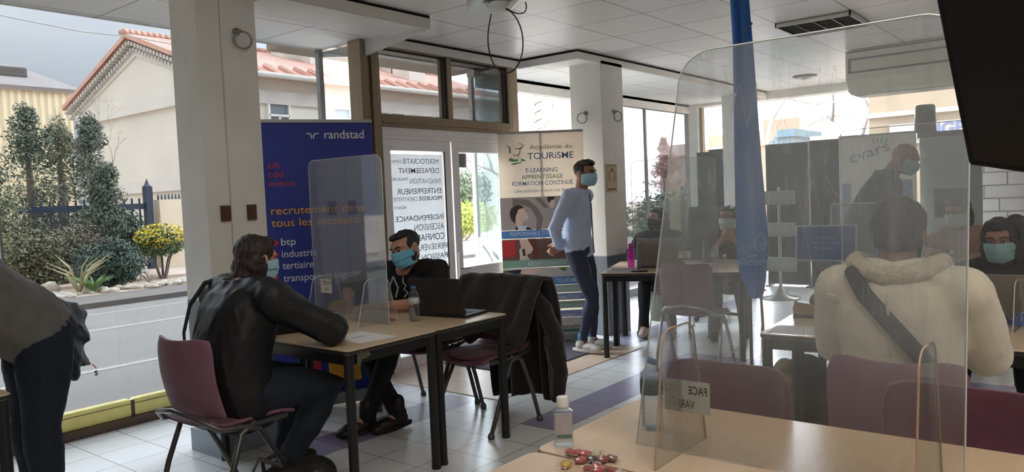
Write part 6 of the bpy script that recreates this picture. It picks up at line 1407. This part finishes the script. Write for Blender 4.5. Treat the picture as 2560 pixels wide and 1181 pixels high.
    def handmesh(s, mb, i, d, n, th, curl, thumb, spread, curls):
        n = (n-d*n.dot(d)).normalized(); th = (th-d*th.dot(d)-n*th.dot(n)).normalized(); w = s.wr[i]
        mb.tube([w-d*.02, w+d*.02, w+d*.055, w+d*.084], [.026, .030, .038, .037], n=14, flat=(n, .46))
        for q, (o, L) in enumerate(((.0285, .93), (.0095, 1.0), (-.0095, .95), (-.0275, .76))):
            p = w+d*.083+th*o*spread; a = 0; pts = [p-d*.012, p]; c = curls[q] if curls else curl*(1+.12*q)
            for l in (.041, .026, .021):
                a += c; v = d*math.cos(a)+n*math.sin(a)+th*(o*1.2*spread); p = p+v.normalized()*l*L; pts.append(p)
            mb.tube(pts, [.0090, .0092, .0086, .0078, .0066], n=9)
        p = w+d*.022+th*.026; v1 = (th*.72+d*.62+n*thumb).normalized(); v2 = (th*.25+d*.9+n*(thumb+.25)).normalized()
        mb.tube([p, p+v1*.036, p+v1*.036+v2*.03, p+v1*.036+v2*.054], [.0135, .0115, .0100, .0075], n=9)
    def body(s, legs=True):
        mb = MB(); s.headmesh(mb); s.torso(mb, -.022)
        for i in (0, 1):
            s.arm(mb, i, 0, 1.0, 1.0 if s.bare else .80)
            if s.bare: mb.ell(s.sh[i], (.03, .03, .03))
            else: mb.tube([lerp(s.el[i], s.wr[i], .75), s.wr[i]], [.029, .028], n=12)
            if legs:
                s.leg(mb, i, -.012, .86); mb.tube([s.an[i], s.an[i]-V(0, 0, .03)+s.toe[i]*.05, s.an[i]-V(0, 0, .05)+s.toe[i]*.13], [.034, .034, .026], n=10)
        for h in s.hands: s.handmesh(mb, *h)
        o = remeshed(mb, 'body', s.skin, s.t, s.voxel, 2); s.bodyobj = o; return o
    def top(s, mat, name='shirt', t=.012, hem=0.0, sleeve=1.0, wr=.010, seed=1, collar=None, belly=0, arm_k=1.0, voxel=.010, freq=15, extra=None):
        mb = MB(); s.torso(mb, t, hem, belly=belly)
        for i in (0, 1): s.arm(mb, i, t+.004, sleeve, arm_k)
        if collar: mb.tube([s.neck+s.rc(a)*(.058+t)*min(1.2, s.w)+V(0, 0, collar*.5) for a in np.linspace(0, 2*PI, 16, endpoint=False)], collar*.5, n=8, closed=True)
        if extra: extra(mb)
        return remeshed(mb, name, mat, s.t, voxel, 4, wr, freq, seed)
    def rc(s, a): ls = (s.sh[0]-s.sh[1]).normalized(); fw = V(0, 0, 1).cross(ls); return ls*math.cos(a)+fw*math.sin(a)
    def trousers(s, mat, t=.008, wr=.008, seed=2, k=1.0, cuff=.006, name='trousers', voxel=.010):
        mb = MB(); lh = (s.hip[0]-s.hip[1]).normalized(); up = (s.waist-s.pelvis).normalized(); de = up.cross(lh); n = 20
        mb.loft([[p+lh*((a*s.w+t)*math.cos(2*PI*j/n))+de*((b*s.d+t)*math.sin(2*PI*j/n)) for j in range(n)] for p, a, b in ((s.pelvis-up*.11, .12, .09), (s.pelvis-up*.04, .160, .118), (s.pelvis, .166, .12), (s.pelvis+up*.09, .150, .108))])
        for i in (0, 1): s.leg(mb, i, t, k, cuff); mb.ell(s.hip[i]-de*.0, (.10*k, .10*k, .10*k))
        return remeshed(mb, name, mat, s.t, voxel, 4, wr, 16, seed)
    def shoes(s, mat, sole, up=.0, name='shoe', L=.27, tall=0):
        for i in (0, 1):
            d = s.toe[i]; z = s.an[i].z-.085; h = V(s.an[i].x, s.an[i].y, z)-V(d.x, d.y, 0)*.06; d2 = d; sd = d2.cross(V(0, 0, 1)).normalized(); upv = sd.cross(d2); rt = Matrix((d2, -sd, upv)).transposed()
            mb = MB(); mb.ell(h+d2*.055+upv*.055, (.065, .042, .058), rt); mb.ell(h+d2*.14+upv*.045, (.10, .045, .042), rt); mb.ell(h+d2*.205+upv*.036, (.062, .046, .032), rt); mb.tube([s.an[i]+V(0, 0, .01+tall), h+d2*.06+upv*.06], [.044, .046], n=12)
            o = remeshed(mb, name, mat, s.t, .006, 4)
            sl = MB(); P = []
            for k in range(28):
                a = 2*PI*k/28; x = math.cos(a); y = math.sin(a); P.append((.098+.136*x*(L/.27), (.046-.012*(x < 0)*abs(x))*y))
            sl.prism(P, h+upv*.002+d2*.0, d2, sd, upv*.024); sl.build('sole', sole, o, bevel=.004); s.lastshoe = (o, h, d2, sd, upv)
    def hair(s, mat, style='short', seed=3):
        mb = MB()
        if style in ('short', 'quiff', 'cropped', 'cap'):
            g = .004 if style == 'cropped' else 0
            s.hell(mb, 0, -.026, .040, .083-g, .092-g, .086-g); s.hell(mb, 0, .030, .090, .066, .058, .030)
            for q in (-1, 1): s.hell(mb, q*.066, -.010, .030, .018, .048, .042)
            if style == 'quiff': s.hell(mb, .01, .062, .094, .058, .034, .026); s.hell(mb, 0, .02, .104, .07, .07, .03)
            if style == 'cap': s.hell(mb, 0, -.030, .035, .094, .100, .098); s.hell(mb, 0, -.06, -.03, .076, .05, .05)
        if style == 'bob':
            s.hell(mb, 0, -.020, .040, .090, .098, .092); s.hell(mb, 0, .040, .085, .07, .055, .036); s.hell(mb, 0, -.066, -.045, .086, .056, .092)
            for q in (-1, 1): s.hell(mb, q*.070, -.034, -.030, .026, .050, .080); s.hell(mb, q*.064, .020, .045, .022, .040, .045)
            s.hell(mb, 0, -.085, -.09, .07, .045, .055)
        if style in ('bun', 'tied'):
            s.hell(mb, 0, -.026, .038, .081, .094, .086); s.hell(mb, 0, .030, .086, .066, .056, .032)
            for q in (-1, 1): s.hell(mb, q*.066, .004, .030, .018, .05, .045)
            if style == 'bun': s.hell(mb, -.02, -.115, .07, .045, .045, .045)
            else: s.hell(mb, 0, -.11, .0, .04, .04, .05); mb.tube([s.H(0, -.12, -.02), s.H(0, -.13, -.14), s.H(0, -.11, -.24)], [.034, .03, .015])
        if style == 'long':
            s.hell(mb, 0, -.022, .040, .087, .098, .090); s.hell(mb, 0, .040, .086, .07, .055, .034); s.hell(mb, 0, -.07, -.10, .085, .05, .14)
            for q in (-1, 1): s.hell(mb, q*.074, -.016, -.07, .026, .05, .13); s.hell(mb, q*.066, .030, .030, .024, .040, .055)
        return remeshed(mb, 'hair', mat, s.t, .0055, 2, .006, 70, seed, stretch=(1, 1, .3))
    def mask(s, mat, pleat=True, loops=True):
        mb = MB(); k = s.hs
        def g(u, v):
            th = (u-.5)*2*R(86); z = .000-.112*v; b = .0785-.012*v; fr = .118+.010*math.sin(PI*min(1, v*1.1))-.018*v**3
            if pleat: fr += .0022*math.sin(v*6*PI)
            nose = .006*math.exp(-(th/.18)**2)*(1-v)
            x = b*math.sin(th)*(1+.03*math.sin(v*PI)); y = (fr+nose-.018)*math.cos(th)**.85+.018*math.cos(th) if math.cos(th) > 0 else 0
            z2 = z+.004-.010*(1-math.cos(th))*(1 if v < .5 else -1)
            return s.hc+s.r*x*k+s.f*(y-.002)*k+s.u*z2*k
        mb.sheet(g, 26, 14, thick=.0022); o = mb.build('face_mask', mat, s.t, smooth=True)
        if not loops: return o
        l = MB()
        for q in (-1, 1):
            l.tube([s.H(q*.076, .016, -.004), s.H(q*.084, -.012, .026), s.H(q*.086, -.028, .012), s.H(q*.082, -.024, -.030), s.H(q*.068, .014, -.095)], .0017, n=5)
        l.build('ear_loop', m_loop, o, smooth=True); return o
    def eyes(s, brow=m_hair_k, look=(0, 0)):
        e = MB(); i = MB(); b = MB()
        for q in (-1, 1):
            c = s.H(q*.031, .079, .006); e.ell(c, (.0135*s.hs, .0125*s.hs, .0082*s.hs), s.rotm, 14, 8)
            i.ell(s.H(q*.031+look[0], .0885, .006+look[1]), (.0055, .0034, .0055), s.rotm, 10, 6); i.tube([s.H(q*.018, .0885, .010), s.H(q*.031, .0925, .0145), s.H(q*.045, .085, .009)], .0016, n=5)
            b.tube([s.H(q*.014, .098, .028), s.H(q*.032, .0965, .034), s.H(q*.052, .082, .027)], [.0042, .0046, .0024], n=6)
        e.build('eye', m_eye, s.t, smooth=True); i.build('iris', m_iris, s.t, smooth=True); b.build('eyebrow', brow, s.t, smooth=True)
def px_y(px, py, Y): return at_y(px, py, Y)

m_black_cloth = M('black_cotton', (17, 17, 20), .85, bump=.1, bscale=200); m_black_tr = M('black_trousers', (18, 19, 24), .8); m_leather = M('black_leather', (20, 21, 25), .5, var=.2, vscale=30, bump=.15, bscale=90, spec=.4); m_denim = M('dark_denim', (24, 32, 46), .85, var=.15, vscale=30); m_navy_tr = M('navy_chino', (52, 57, 80), .8, var=.1, vscale=14); m_lblue = M('light_blue_shirt', (184, 196, 218), .8, var=.06, vscale=18, bump=.1, bscale=300)
m_coatb = M('beige_shearling', (214, 203, 182), .9, var=.08, vscale=10, bump=.3, bscale=240, sheen=.4); m_shear = M('cream_fleece', (206, 195, 170), .98, var=.15, vscale=80, bump=.9, bscale=180); m_grey_kn = M('grey_knit', (104, 102, 100), .9, var=.12, vscale=16, bump=.3, bscale=300); m_shoeb = M('dark_brown_leather', (36, 26, 22), .45, bump=.2, bscale=60); m_solek = M('black_sole', (20, 18, 18), .7); m_shoew = M('white_sneaker', (206, 202, 194), .6, var=.04); m_solew = M('off_white_sole', (214, 208, 196), .6); m_sock = M('blue_sock', (86, 124, 168), .9)

# ---- seated person in the leather jacket (left), seen from behind
p = Person('person in a black leather jacket seated with the back turned, left of the tables', (1.98, 3.33, 0), (2.165, 3.385, 1.175), (.99, .06, -.06), (0, 0, 1), (2.08, 3.36, 1.055), (2.02, 3.34, .92), (1.96, 3.33, .73), (1.97, 3.33, .565),
    sh=((2.05, 3.56, 1.00), (2.07, 3.13, 1.00)), el=((2.26, 3.66, .80), (2.33, 3.00, .815)), wr=((2.48, 3.52, .80), (2.46, 3.24, .80)), hip=((1.99, 3.43, .555), (1.99, 3.23, .555)), kn=((2.42, 3.50, .53), (2.43, 3.19, .52)), an=((2.36, 3.52, .10), (2.12, 3.24, .10)), toe=((1, .1, 0), (.95, -.1, -.05)), w=1.22, d=1.22)
p.hand(0, (.5, -.9, -.1), (0, 0, -1), (.9, .4, 0), .2); p.hand(1, (.4, .9, -.1), (0, 0, -1), (.9, -.4, 0), .2)
p.body(); p.top(m_leather, 'jacket', .026, .07, 1.0, .016, 4, .05, .02, 1.22, freq=11); p.trousers(m_denim, .014, .010, 5, 1.18); p.shoes(m_shoeb, m_solek); p.hair(m_hair_b, 'bob', 6); p.mask(m_mask_p)
m = MB(); m.tube([V(2.07, 3.505, 1.095), V(1.965, 3.53, 1.075), V(1.865, 3.50, .98), V(1.80, 3.45, .86), V(1.775, 3.40, .76)], .012, n=8, flat=((.8, -.2, .5), .35)); m.build('bag_strap', m_bagk, p.t, smooth=True)

# ---- man in the black T-shirt writing
p = Person('man in a black T-shirt with a light blue mask leaning over the table writing', (3.66, 3.74, 0), (3.385, 3.590, 1.13), (-.95, .02, -.22), (-.14, .20, 1), (3.44, 3.66, 1.00), (3.50, 3.68, .88), (3.60, 3.72, .70), (3.68, 3.74, .565),
    sh=((3.53, 3.45, .985), (3.42, 3.87, .965)), el=((3.40, 3.34, .79), (3.25, 4.03, .86)), wr=((3.15, 3.585, .790), (3.11, 3.84, .795)), hip=((3.66, 3.64, .55), (3.66, 3.84, .55)), kn=((3.24, 3.60, .53), (3.20, 3.87, .53)), an=((3.05, 3.66, .11), (3.22, 3.56, .10)), toe=((-.85, .25, -.1), (-.75, .15, -.05)), w=1.06, d=1.0, skin=m_skin, voxel=.0065, bare=True)
p.hand(0, (-.75, .65, -.02), (0, 0, -1), (-.5, .2, .3), .22, .2); p.hand(1, (-.72, -.55, -.12), (.15, .2, -1), (-.3, .4, .5), .55, .4)
p.body(); p.top(m_black_cloth, 'shirt', .012, .03, .47, .008, 9, None); p.trousers(m_black_tr, .012, .006, 10, 1.0, .012); p.shoes(m_shoeb, m_solek, tall=.07); p.hair(m_hair_k, 'short', 11); p.mask(m_mask_b); p.eyes(m_hair_k, (-.004, 0))
mb = MB(); p.hell(mb, -.056, .012, -.055, .020, .042, .040); p.hell(mb, .056, .012, -.055, .020, .042, .040); p.hell(mb, 0, .04, -.085, .038, .045, .036); remeshed(mb, 'beard', m_hair_k, p.t, .006, 2)
m = MB()   # line print on the chest
cc = V(3.355, 3.63, .90); ca = V(.24, -.97, 0).normalized(); cu = V(.12, .03, .99).normalized()
m.tube([cc+ca*x+cu*y for x, y in ((-.055, .05), (-.09, -.04), (-.05, -.12), (0, -.15))], .006, n=5); m.tube([cc+ca*x+cu*y for x, y in ((-.055, .05), (-.015, -.02), (-.03, -.08))], .006, n=5); m.tube([cc+ca*x+cu*y for x, y in ((.02, .045), (.022, .01), (.045, -.005), (.03, -.03), (.06, -.05), (.035, -.08))], .005, n=5)
m.build('chest_print', M('print_grey_white', (168, 168, 170), .8), p.t, smooth=True)
m = MB(); m.tube([p.wr[1]+V(-.085, -.03, .005), p.wr[1]+V(-.10, -.08, -.02), p.wr[1]+V(-.02, .05, .08)][1:], .004, n=8); tag(m.build('pen', m_black), 'pen held by the man writing in the black T-shirt', 'pen')

# ---- standing man
RX = V(.625, -.78, 0); P0 = V(5.78, 3.80, 0); fw = V(.30, -.95, 0).normalized(); rs = V(-.95, -.30, 0).normalized()
def sp(a, b, z): return P0+RX*a+rs*b+V(0, 0, z)
p = Person('standing man in a light blue shirt and white sneakers with hands behind the back', (P0.x, P0.y, 0), sp(.035, 0, 1.615), (fw*.92+rs*.34+V(0, 0, -.05)), (.02, -.03, 1), sp(-.010, 0, 1.445), sp(-.045, 0, 1.29), sp(-.055, 0, 1.08), sp(-.045, 0, .935),
    sh=(sp(-.02, -.185, 1.41), sp(-.06, .185, 1.41)), el=(sp(-.17, -.24, 1.14), sp(-.19, .22, 1.13)), wr=(sp(-.23, -.06, .965), sp(-.215, .045, .975)), hip=(sp(-.035, -.09, .90), sp(-.045, .09, .90)), kn=(sp(.045, -.07, .49), sp(.075, .10, .49)), an=(sp(.03, -.06, .10), sp(-.02, .10, .10)), toe=((fw*.9+rs*.1), (fw*.85+rs*.3)), w=1.0, d=.98, skin=m_skin2, voxel=.0065)
p.hand(0, rs*.9+V(0, 0, -.25)-RX*.1, -RX, V(0, 0, 1), .35); p.hand(1, -RX*.75+V(0, 0, -.55)-rs*.25, rs*-1, V(0, 0, 1)-RX*.2, .5, .3)
p.body(); p.top(m_lblue, 'shirt', .012, -.02, 1.0, .012, 14, .035, arm_k=1.08, freq=13); p.trousers(m_navy_tr, .006, .008, 15, .98, .006); p.shoes(m_shoew, m_solew, L=.29); p.hair(m_hair_k, 'quiff', 16); p.mask(m_mask_p); p.eyes(m_hair_k, (0, 0))
m = MB()
for i in (0, 1): m.tube([p.an[i]+V(0, 0, .0), p.an[i]+V(0, 0, .055)], .040, n=12)
m.build('sock', m_sock, p.t, smooth=True)
m = MB(); k_ = [sp(.075, .02, 1.43), sp(.088, .03, 1.30), sp(.092, .035, 1.15), sp(.095, .035, 1.0), sp(.10, .03, .90)]; m.tube(k_, .006, n=6); m.build('button_placket', M('shirt_placket', (96, 112, 142), .8), p.t, smooth=True)
o, h_, d2, sd, upv = p.lastshoe; m = MB()
for k in (0, 1): m.prism([(0, 0), (.012, 0), (.030, .030), (.018, .030)], h_+d2*(.10+k*.022)+upv*.030-sd*.049, d2, upv, sd*.004)
m.prism([(0, 0), (.05, .006), (.05, .014), (0, .010)], h_+d2*-.005+upv*.055-sd*.046, d2, upv, sd*.004); m.build('shoe_stripe', M('grey_blue_stripe', (92, 102, 130), .6), o)

# ---- woman bending at the left edge, with a coat over her arm
p = Person('person in a grey sweater bending over a table at the left edge', (1.34, 3.93, 0), (.83, 4.05, 1.50), (-.85, .1, -.5), (-.3, 0, 1), (.945, 4.03, 1.375), (1.035, 4.00, 1.225), (1.20, 3.95, 1.04), (1.345, 3.92, .90),
    sh=((.99, 3.82, 1.31), (.98, 4.20, 1.31)), el=((.90, 3.80, 1.04), (.98, 4.26, 1.05)), wr=((.78, 3.86, .80), (1.18, 4.34, .98)), hip=((1.345, 3.83, .86), (1.345, 4.02, .86)), kn=((1.30, 3.82, .48), (1.33, 4.04, .48)), an=((1.31, 3.82, .10), (1.34, 4.05, .10)), toe=((-1, 0, 0), (-1, .1, 0)), w=1.08, d=1.22, voxel=.009)
p.hand(0, (-.6, .3, -.5), (0, 0, -1), (0, 1, 0), .2); p.hand(1, (.5, .3, -.6), (0, 0, -1), (-1, 0, 0), .6)
p.body(); p.top(m_grey_kn, 'sweater', .022, -.045, 1.0, .012, 20, .04, .015, 1.15, freq=12); p.trousers(m_denim, .014, .008, 21, 1.22); p.shoes(m_shoeb, m_solek); p.hair(m_hair_b, 'long', 22); p.mask(m_mask_p)
mb = MB(); p1, p2 = at_y(140, 800, 4.30), at_y(205, 830, 4.34)
mb.tube([at_y(118, 770, 4.27), at_y(165, 785, 4.32), at_y(197, 792, 4.35)], [.075, .085, .055]); mb.tube([at_y(130, 800, 4.28), at_y(170, 825, 4.33), at_y(196, 838, 4.36)], [.10, .10, .065]); mb.tube([at_y(150, 850, 4.3), at_y(185, 890, 4.33), at_y(228, 912, 4.36)], [.09, .065, .018]); mb.tube([at_y(140, 850, 4.30), at_y(168, 920, 4.32), at_y(185, 940, 4.33)], [.09, .06, .03])
t = thing('black_coat', 'black coat carried over the arm of the bending person', 'coat', at_y(165, 830, 4.3)); remeshed(mb, 'coat_cloth', M('black_wool', (15, 15, 19), .85, bump=.2, bscale=120), t, .012, 5, .016, 14, 31)
q = at_y(232, 912, 4.37); m = MB(); m.tube([q, q+V(.01, 0, -.012), q+V(.016, 0, -.022)], .004, n=6); m.build('key_loop', M('copper_loop', (170, 104, 84), .4, metal=.4), t); m = MB(); write(m, 'S', q+V(.006, 0, -.062), (.78, -.62, 0), (0, 0, 1), .026, bold=.03); m.build('lettering', m_black, t, fix=False)

# ---- two seated women at the far tables
fN = V(math.cos(rF), math.sin(rF), 0); fS = V(-math.sin(rF), math.cos(rF), 0)      # away from the camera side / along the table towards the street
def fp(c, a, b, z): return V(c[0], c[1], 0)-fN*a+fS*b+V(0, 0, z)
def seated_far(label, c, skin, mask, hair, hstyle, top, trous, shoe, hf, hands, seed, lean=.06, clasp=False):
    L = lambda a, b, z: fp(c, a, b, z)
    if clasp: el = (L(.38, -.17, .80), L(.38, .17, .80)); wr = (L(.30, -.055, .945), L(.30, .055, .945))
    else: el = (L(.16, -.27, .82), L(.16, .27, .82)); wr = (L(.36, -.15, .80), L(.36, .15, .80))
    q = Person(label, L(0, 0, 0), L(lean+.05, 0, 1.145), hf, (0, 0, 1), L(lean+.0, 0, 1.01), L(lean-.02, 0, .87), L(.0, 0, .69), L(-.04, 0, .555), sh=(L(lean, -.18, .955), L(lean, .18, .955)), el=el, wr=wr, hip=(L(-.03, -.09, .55), L(-.03, .09, .55)), kn=(L(.38, -.10, .52), L(.38, .12, .52)), an=(L(.20, -.12, .10), L(.30, .14, .10)), toe=(-fN, -fN), w=.95, d=.95, skin=skin, voxel=.0075)
    if clasp: q.hand(0, fS*.75-fN*.1+V(0, 0, .55), fN, V(0, 0, 1), .55); q.hand(1, -fS*.75-fN*.1+V(0, 0, .55), fN, V(0, 0, 1), .45)
    else: q.hand(0, -fN+fS*.3, V(0, 0, -1), fS, .25); q.hand(1, -fN-fS*.3, V(0, 0, -1), -fS, .25)
    q.body(); q.top(top, 'sweater', .014, .04, .85 if clasp else 1.0, .010, seed, .03); q.trousers(trous, .010, .008, seed+1); q.shoes(shoe, m_solek, tall=.08); q.hair(hair, hstyle, seed+2); q.mask(mask); q.eyes(m_hair_k); return q
seated_far('seated woman with a white mask and hands clasped under the chin', (7.07, 2.965), m_skin2, m_mask_w, m_hair_b, 'bun', M('charcoal_top', (52, 50, 54), .9, var=.2, vscale=12), M('teal_jeans', (62, 84, 102), .85, var=.15, vscale=20), m_black_cloth, (-fN*.9+fS*.30), None, 40, .10, True)
seated_far('seated person in black with a black mask behind the taupe laptop', (6.93, 3.64), m_skin, m_mask_k, m_hair_k, 'bob', m_black_cloth, m_black_tr, M('pale_shoe', (176, 158, 142), .7), (-fN*.75+fS*.7+V(0, 0, .12)), None, 50, .02)

# ---- bald man standing bent forward
B0 = V(6.52, 1.46, 0); bf = V(.34, -.94, 0).normalized(); br = bf.cross(V(0, 0, 1))
def bp(a, b, z): return B0+bf*a+br*b+V(0, 0, z)
p = Person('bald man in a dark jacket with glasses and mask bending forward', (B0.x, B0.y, 0), bp(.155, .02, 1.605), (bf*.85+br*.20+V(0, 0, -.42)), (bf*.4+V(0, 0, 1)), bp(.045, 0, 1.485), bp(-.02, 0, 1.32), bp(-.09, 0, 1.11), bp(-.12, 0, .95), sh=(bp(.02, -.20, 1.42), bp(.0, .20, 1.42)), el=(bp(.05, -.26, 1.12), bp(-.02, .27, 1.12)), wr=(bp(.26, -.18, 1.0), bp(.22, .18, 1.0)), hip=(bp(-.11, -.10, .91), bp(-.11, .10, .91)), kn=(bp(-.07, -.10, .49), bp(-.07, .10, .49)), an=(bp(-.09, -.10, .10), bp(-.09, .10, .10)), toe=(bf, bf), w=1.18, d=1.15, skin=m_skin_r)
p.hand(0, bf*.9+V(0, 0, -.3), V(0, 0, -1), br, .4); p.hand(1, bf*.9+V(0, 0, -.3), V(0, 0, -1), -br, .4)
p.body(); p.top(M('dark_teal_jacket', (30, 36, 44), .8, var=.15, vscale=14), 'jacket', .022, .08, 1.0, .012, 60, .045, .03, 1.1); p.trousers(m_black_tr, .012, .008, 61, 1.05); p.shoes(m_shoeb, m_solek); p.mask(m_mask_t); p.eyes(m_hair_b)
m = MB()
for q in (-1, 1): m.tube([p.H(q*.031+.021*math.cos(a), .104-.012*abs(math.cos(a)), .004+.016*math.sin(a)) for a in np.linspace(0, 2*PI, 18, endpoint=False)], .0018, n=5, closed=True); m.tube([p.H(q*.052, .094, .006), p.H(q*.078, .03, .010), p.H(q*.082, -.015, .008)], .0018, n=5)
m.tube([p.H(-.010, .104, .006), p.H(.010, .104, .006)], .0016, n=5); m.build('glasses', m_steel, p.t, smooth=True)

# ---- person in the beige shearling coat, from behind
p = Person('person in a beige coat with a black diagonal strap seated with the back turned', (2.85, .585, 0), (2.93, .605, 1.255), (.98, .05, -.10), (0, 0, 1), (2.88, .60, 1.12), (2.865, .595, .98), (2.85, .585, .77), (2.86, .58, .565),
    sh=((2.87, .785, 1.055), (2.87, .405, 1.055)), el=((2.94, .825, .835), (3.02, .345, .82)), wr=((3.20, .79, .80), (3.32, .40, .80)), hip=((2.87, .68, .555), (2.87, .48, .555)), kn=((3.30, .72, .53), (3.30, .42, .53)), an=((3.28, .72, .10), (3.26, .40, .10)), toe=((1, .1, 0), (1, -.1, 0)), w=1.10, d=1.05, skin=m_skin3)
p.hand(0, (1, -.2, -.1), (0, 0, -1), (0, -1, 0), .3); p.hand(1, (1, .2, -.1), (0, 0, -1), (0, 1, 0), .3)
p.body(); p.top(m_coatb, 'coat', .026, .06, 1.0, .010, 70, None, .0, 1.2, freq=9); p.trousers(m_black_tr, .012, .008, 71); p.shoes(m_shoeb, m_solek); p.hair(m_hair_k, 'cap', 72); p.mask(m_mask_p, loops=False)
mb = MB(); mb.tube([V(2.885, .60, 1.135)+V(.105*math.sin(a)*1.0, .135*math.cos(a), .018*math.cos(2*a)) for a in np.linspace(0, 2*PI, 18, endpoint=False)], .040, n=10, closed=True); remeshed(mb, 'fleece_collar', m_shear, p.t, .008, 3, .006, 60, 73)
m = MB(); m.tube([V(2.708-.015*math.sin(k*3), .60-.012*math.sin(k*2.0), 1.06-.20*k) for k in np.linspace(0, 1, 7)], .0045, n=6); m.build('back_seam', m_shear, p.t, smooth=True)
m = MB(); S_ = [(2.90, .725, 1.13), (2.79, .725, 1.125), (2.715, .67, 1.06), (2.693, .59, .975), (2.688, .51, .885), (2.697, .44, .80), (2.73, .385, .735), (2.79, .35, .68)]
m.tube(S_, .027, n=10, flat=((1, .25, .0), .22)); m.build('bag_strap', m_bagk, p.t, smooth=True)

# ---- dark haired woman at the right edge
p = Person('dark haired woman with a pale blue mask behind the silver laptop', (5.04, .50, 0), (4.93, .515, 1.085), (-.985, .02, -.12), (.0, .05, 1), (5.0, .50, .965), (5.02, .50, .84), (5.05, .50, .68), (5.08, .50, .555),
    sh=((5.0, .32, .90), (5.0, .68, .90)), el=((4.86, .24, .80), (4.86, .76, .80)), wr=((4.58, .36, .80), (4.58, .62, .80)), hip=((5.06, .40, .55), (5.06, .60, .55)), kn=((4.68, .38, .52), (4.66, .66, .52)), an=((4.78, .36, .10), (4.60, .70, .10)), toe=((-1, 0, 0), (-1, 0, 0)), w=.95, d=.95, hs=1.0, skin=m_skin2)
p.hand(0, (-1, .3, -.1), (0, 0, -1), (0, 1, 0), .25); p.hand(1, (-1, -.3, -.1), (0, 0, -1), (0, -1, 0), .25)
p.body(); p.top(m_black_cloth, 'sweater', .014, .03, 1.0, .010, 80, .03); p.trousers(m_black_tr, .010, .008, 81); p.shoes(m_shoeb, m_solek); p.hair(m_hair_b, 'long', 82); p.mask(m_mask_t); p.eyes(m_hair_b)
mb = MB(); p.hell(mb, -.075, -.05, .085, .055, .05, .05); p.hell(mb, -.10, -.05, -.01, .03, .05, .10); remeshed(mb, 'hair_bun', m_hair_b, p.t, .006, 2, .006, 70, 84)

# ---- person in the dusty pink sweater further back
p = Person('seated person in a dusty pink sweater and dark vest behind the worn screen', (7.20, 1.0, 0), (7.12, 1.03, 1.155), (-.85, .4, -.15), (0, 0, 1), (7.17, 1.01, 1.015), (7.18, 1.0, .87), (7.2, 1.0, .69), (7.22, 1.0, .555),
    sh=((7.17, .82, .95), (7.17, 1.18, .95)), el=((7.02, .74, .80), (6.98, 1.26, .82)), wr=((6.80, .90, .81), (6.78, 1.10, .83)), hip=((7.2, .9, .55), (7.2, 1.1, .55)), kn=((6.84, .88, .52), (6.84, 1.12, .52)), an=((6.9, .88, .10), (6.9, 1.12, .10)), toe=((-1, 0, 0), (-1, 0, 0)), w=1.0, d=1.0, skin=m_skin)
p.hand(0, (-.9, .3, 0), (0, 0, -1), (0, 1, 0), .3); p.hand(1, (-.7, .5, .3), (0, 0, -1), (0, -1, 0), .4)
p.body(); p.top(M('dusty_pink_knit', (176, 138, 132), .9, var=.1, vscale=14), 'sweater', .014, .04, 1.0, .010, 90, .03); p.trousers(m_denim, .01, .008, 91); p.shoes(m_shoeb, m_solek); p.hair(M('ash_brown_hair', (72, 66, 64), .6, var=.3, vscale=50), 'bob', 92); p.mask(m_mask_w); p.eyes(m_hair_b)
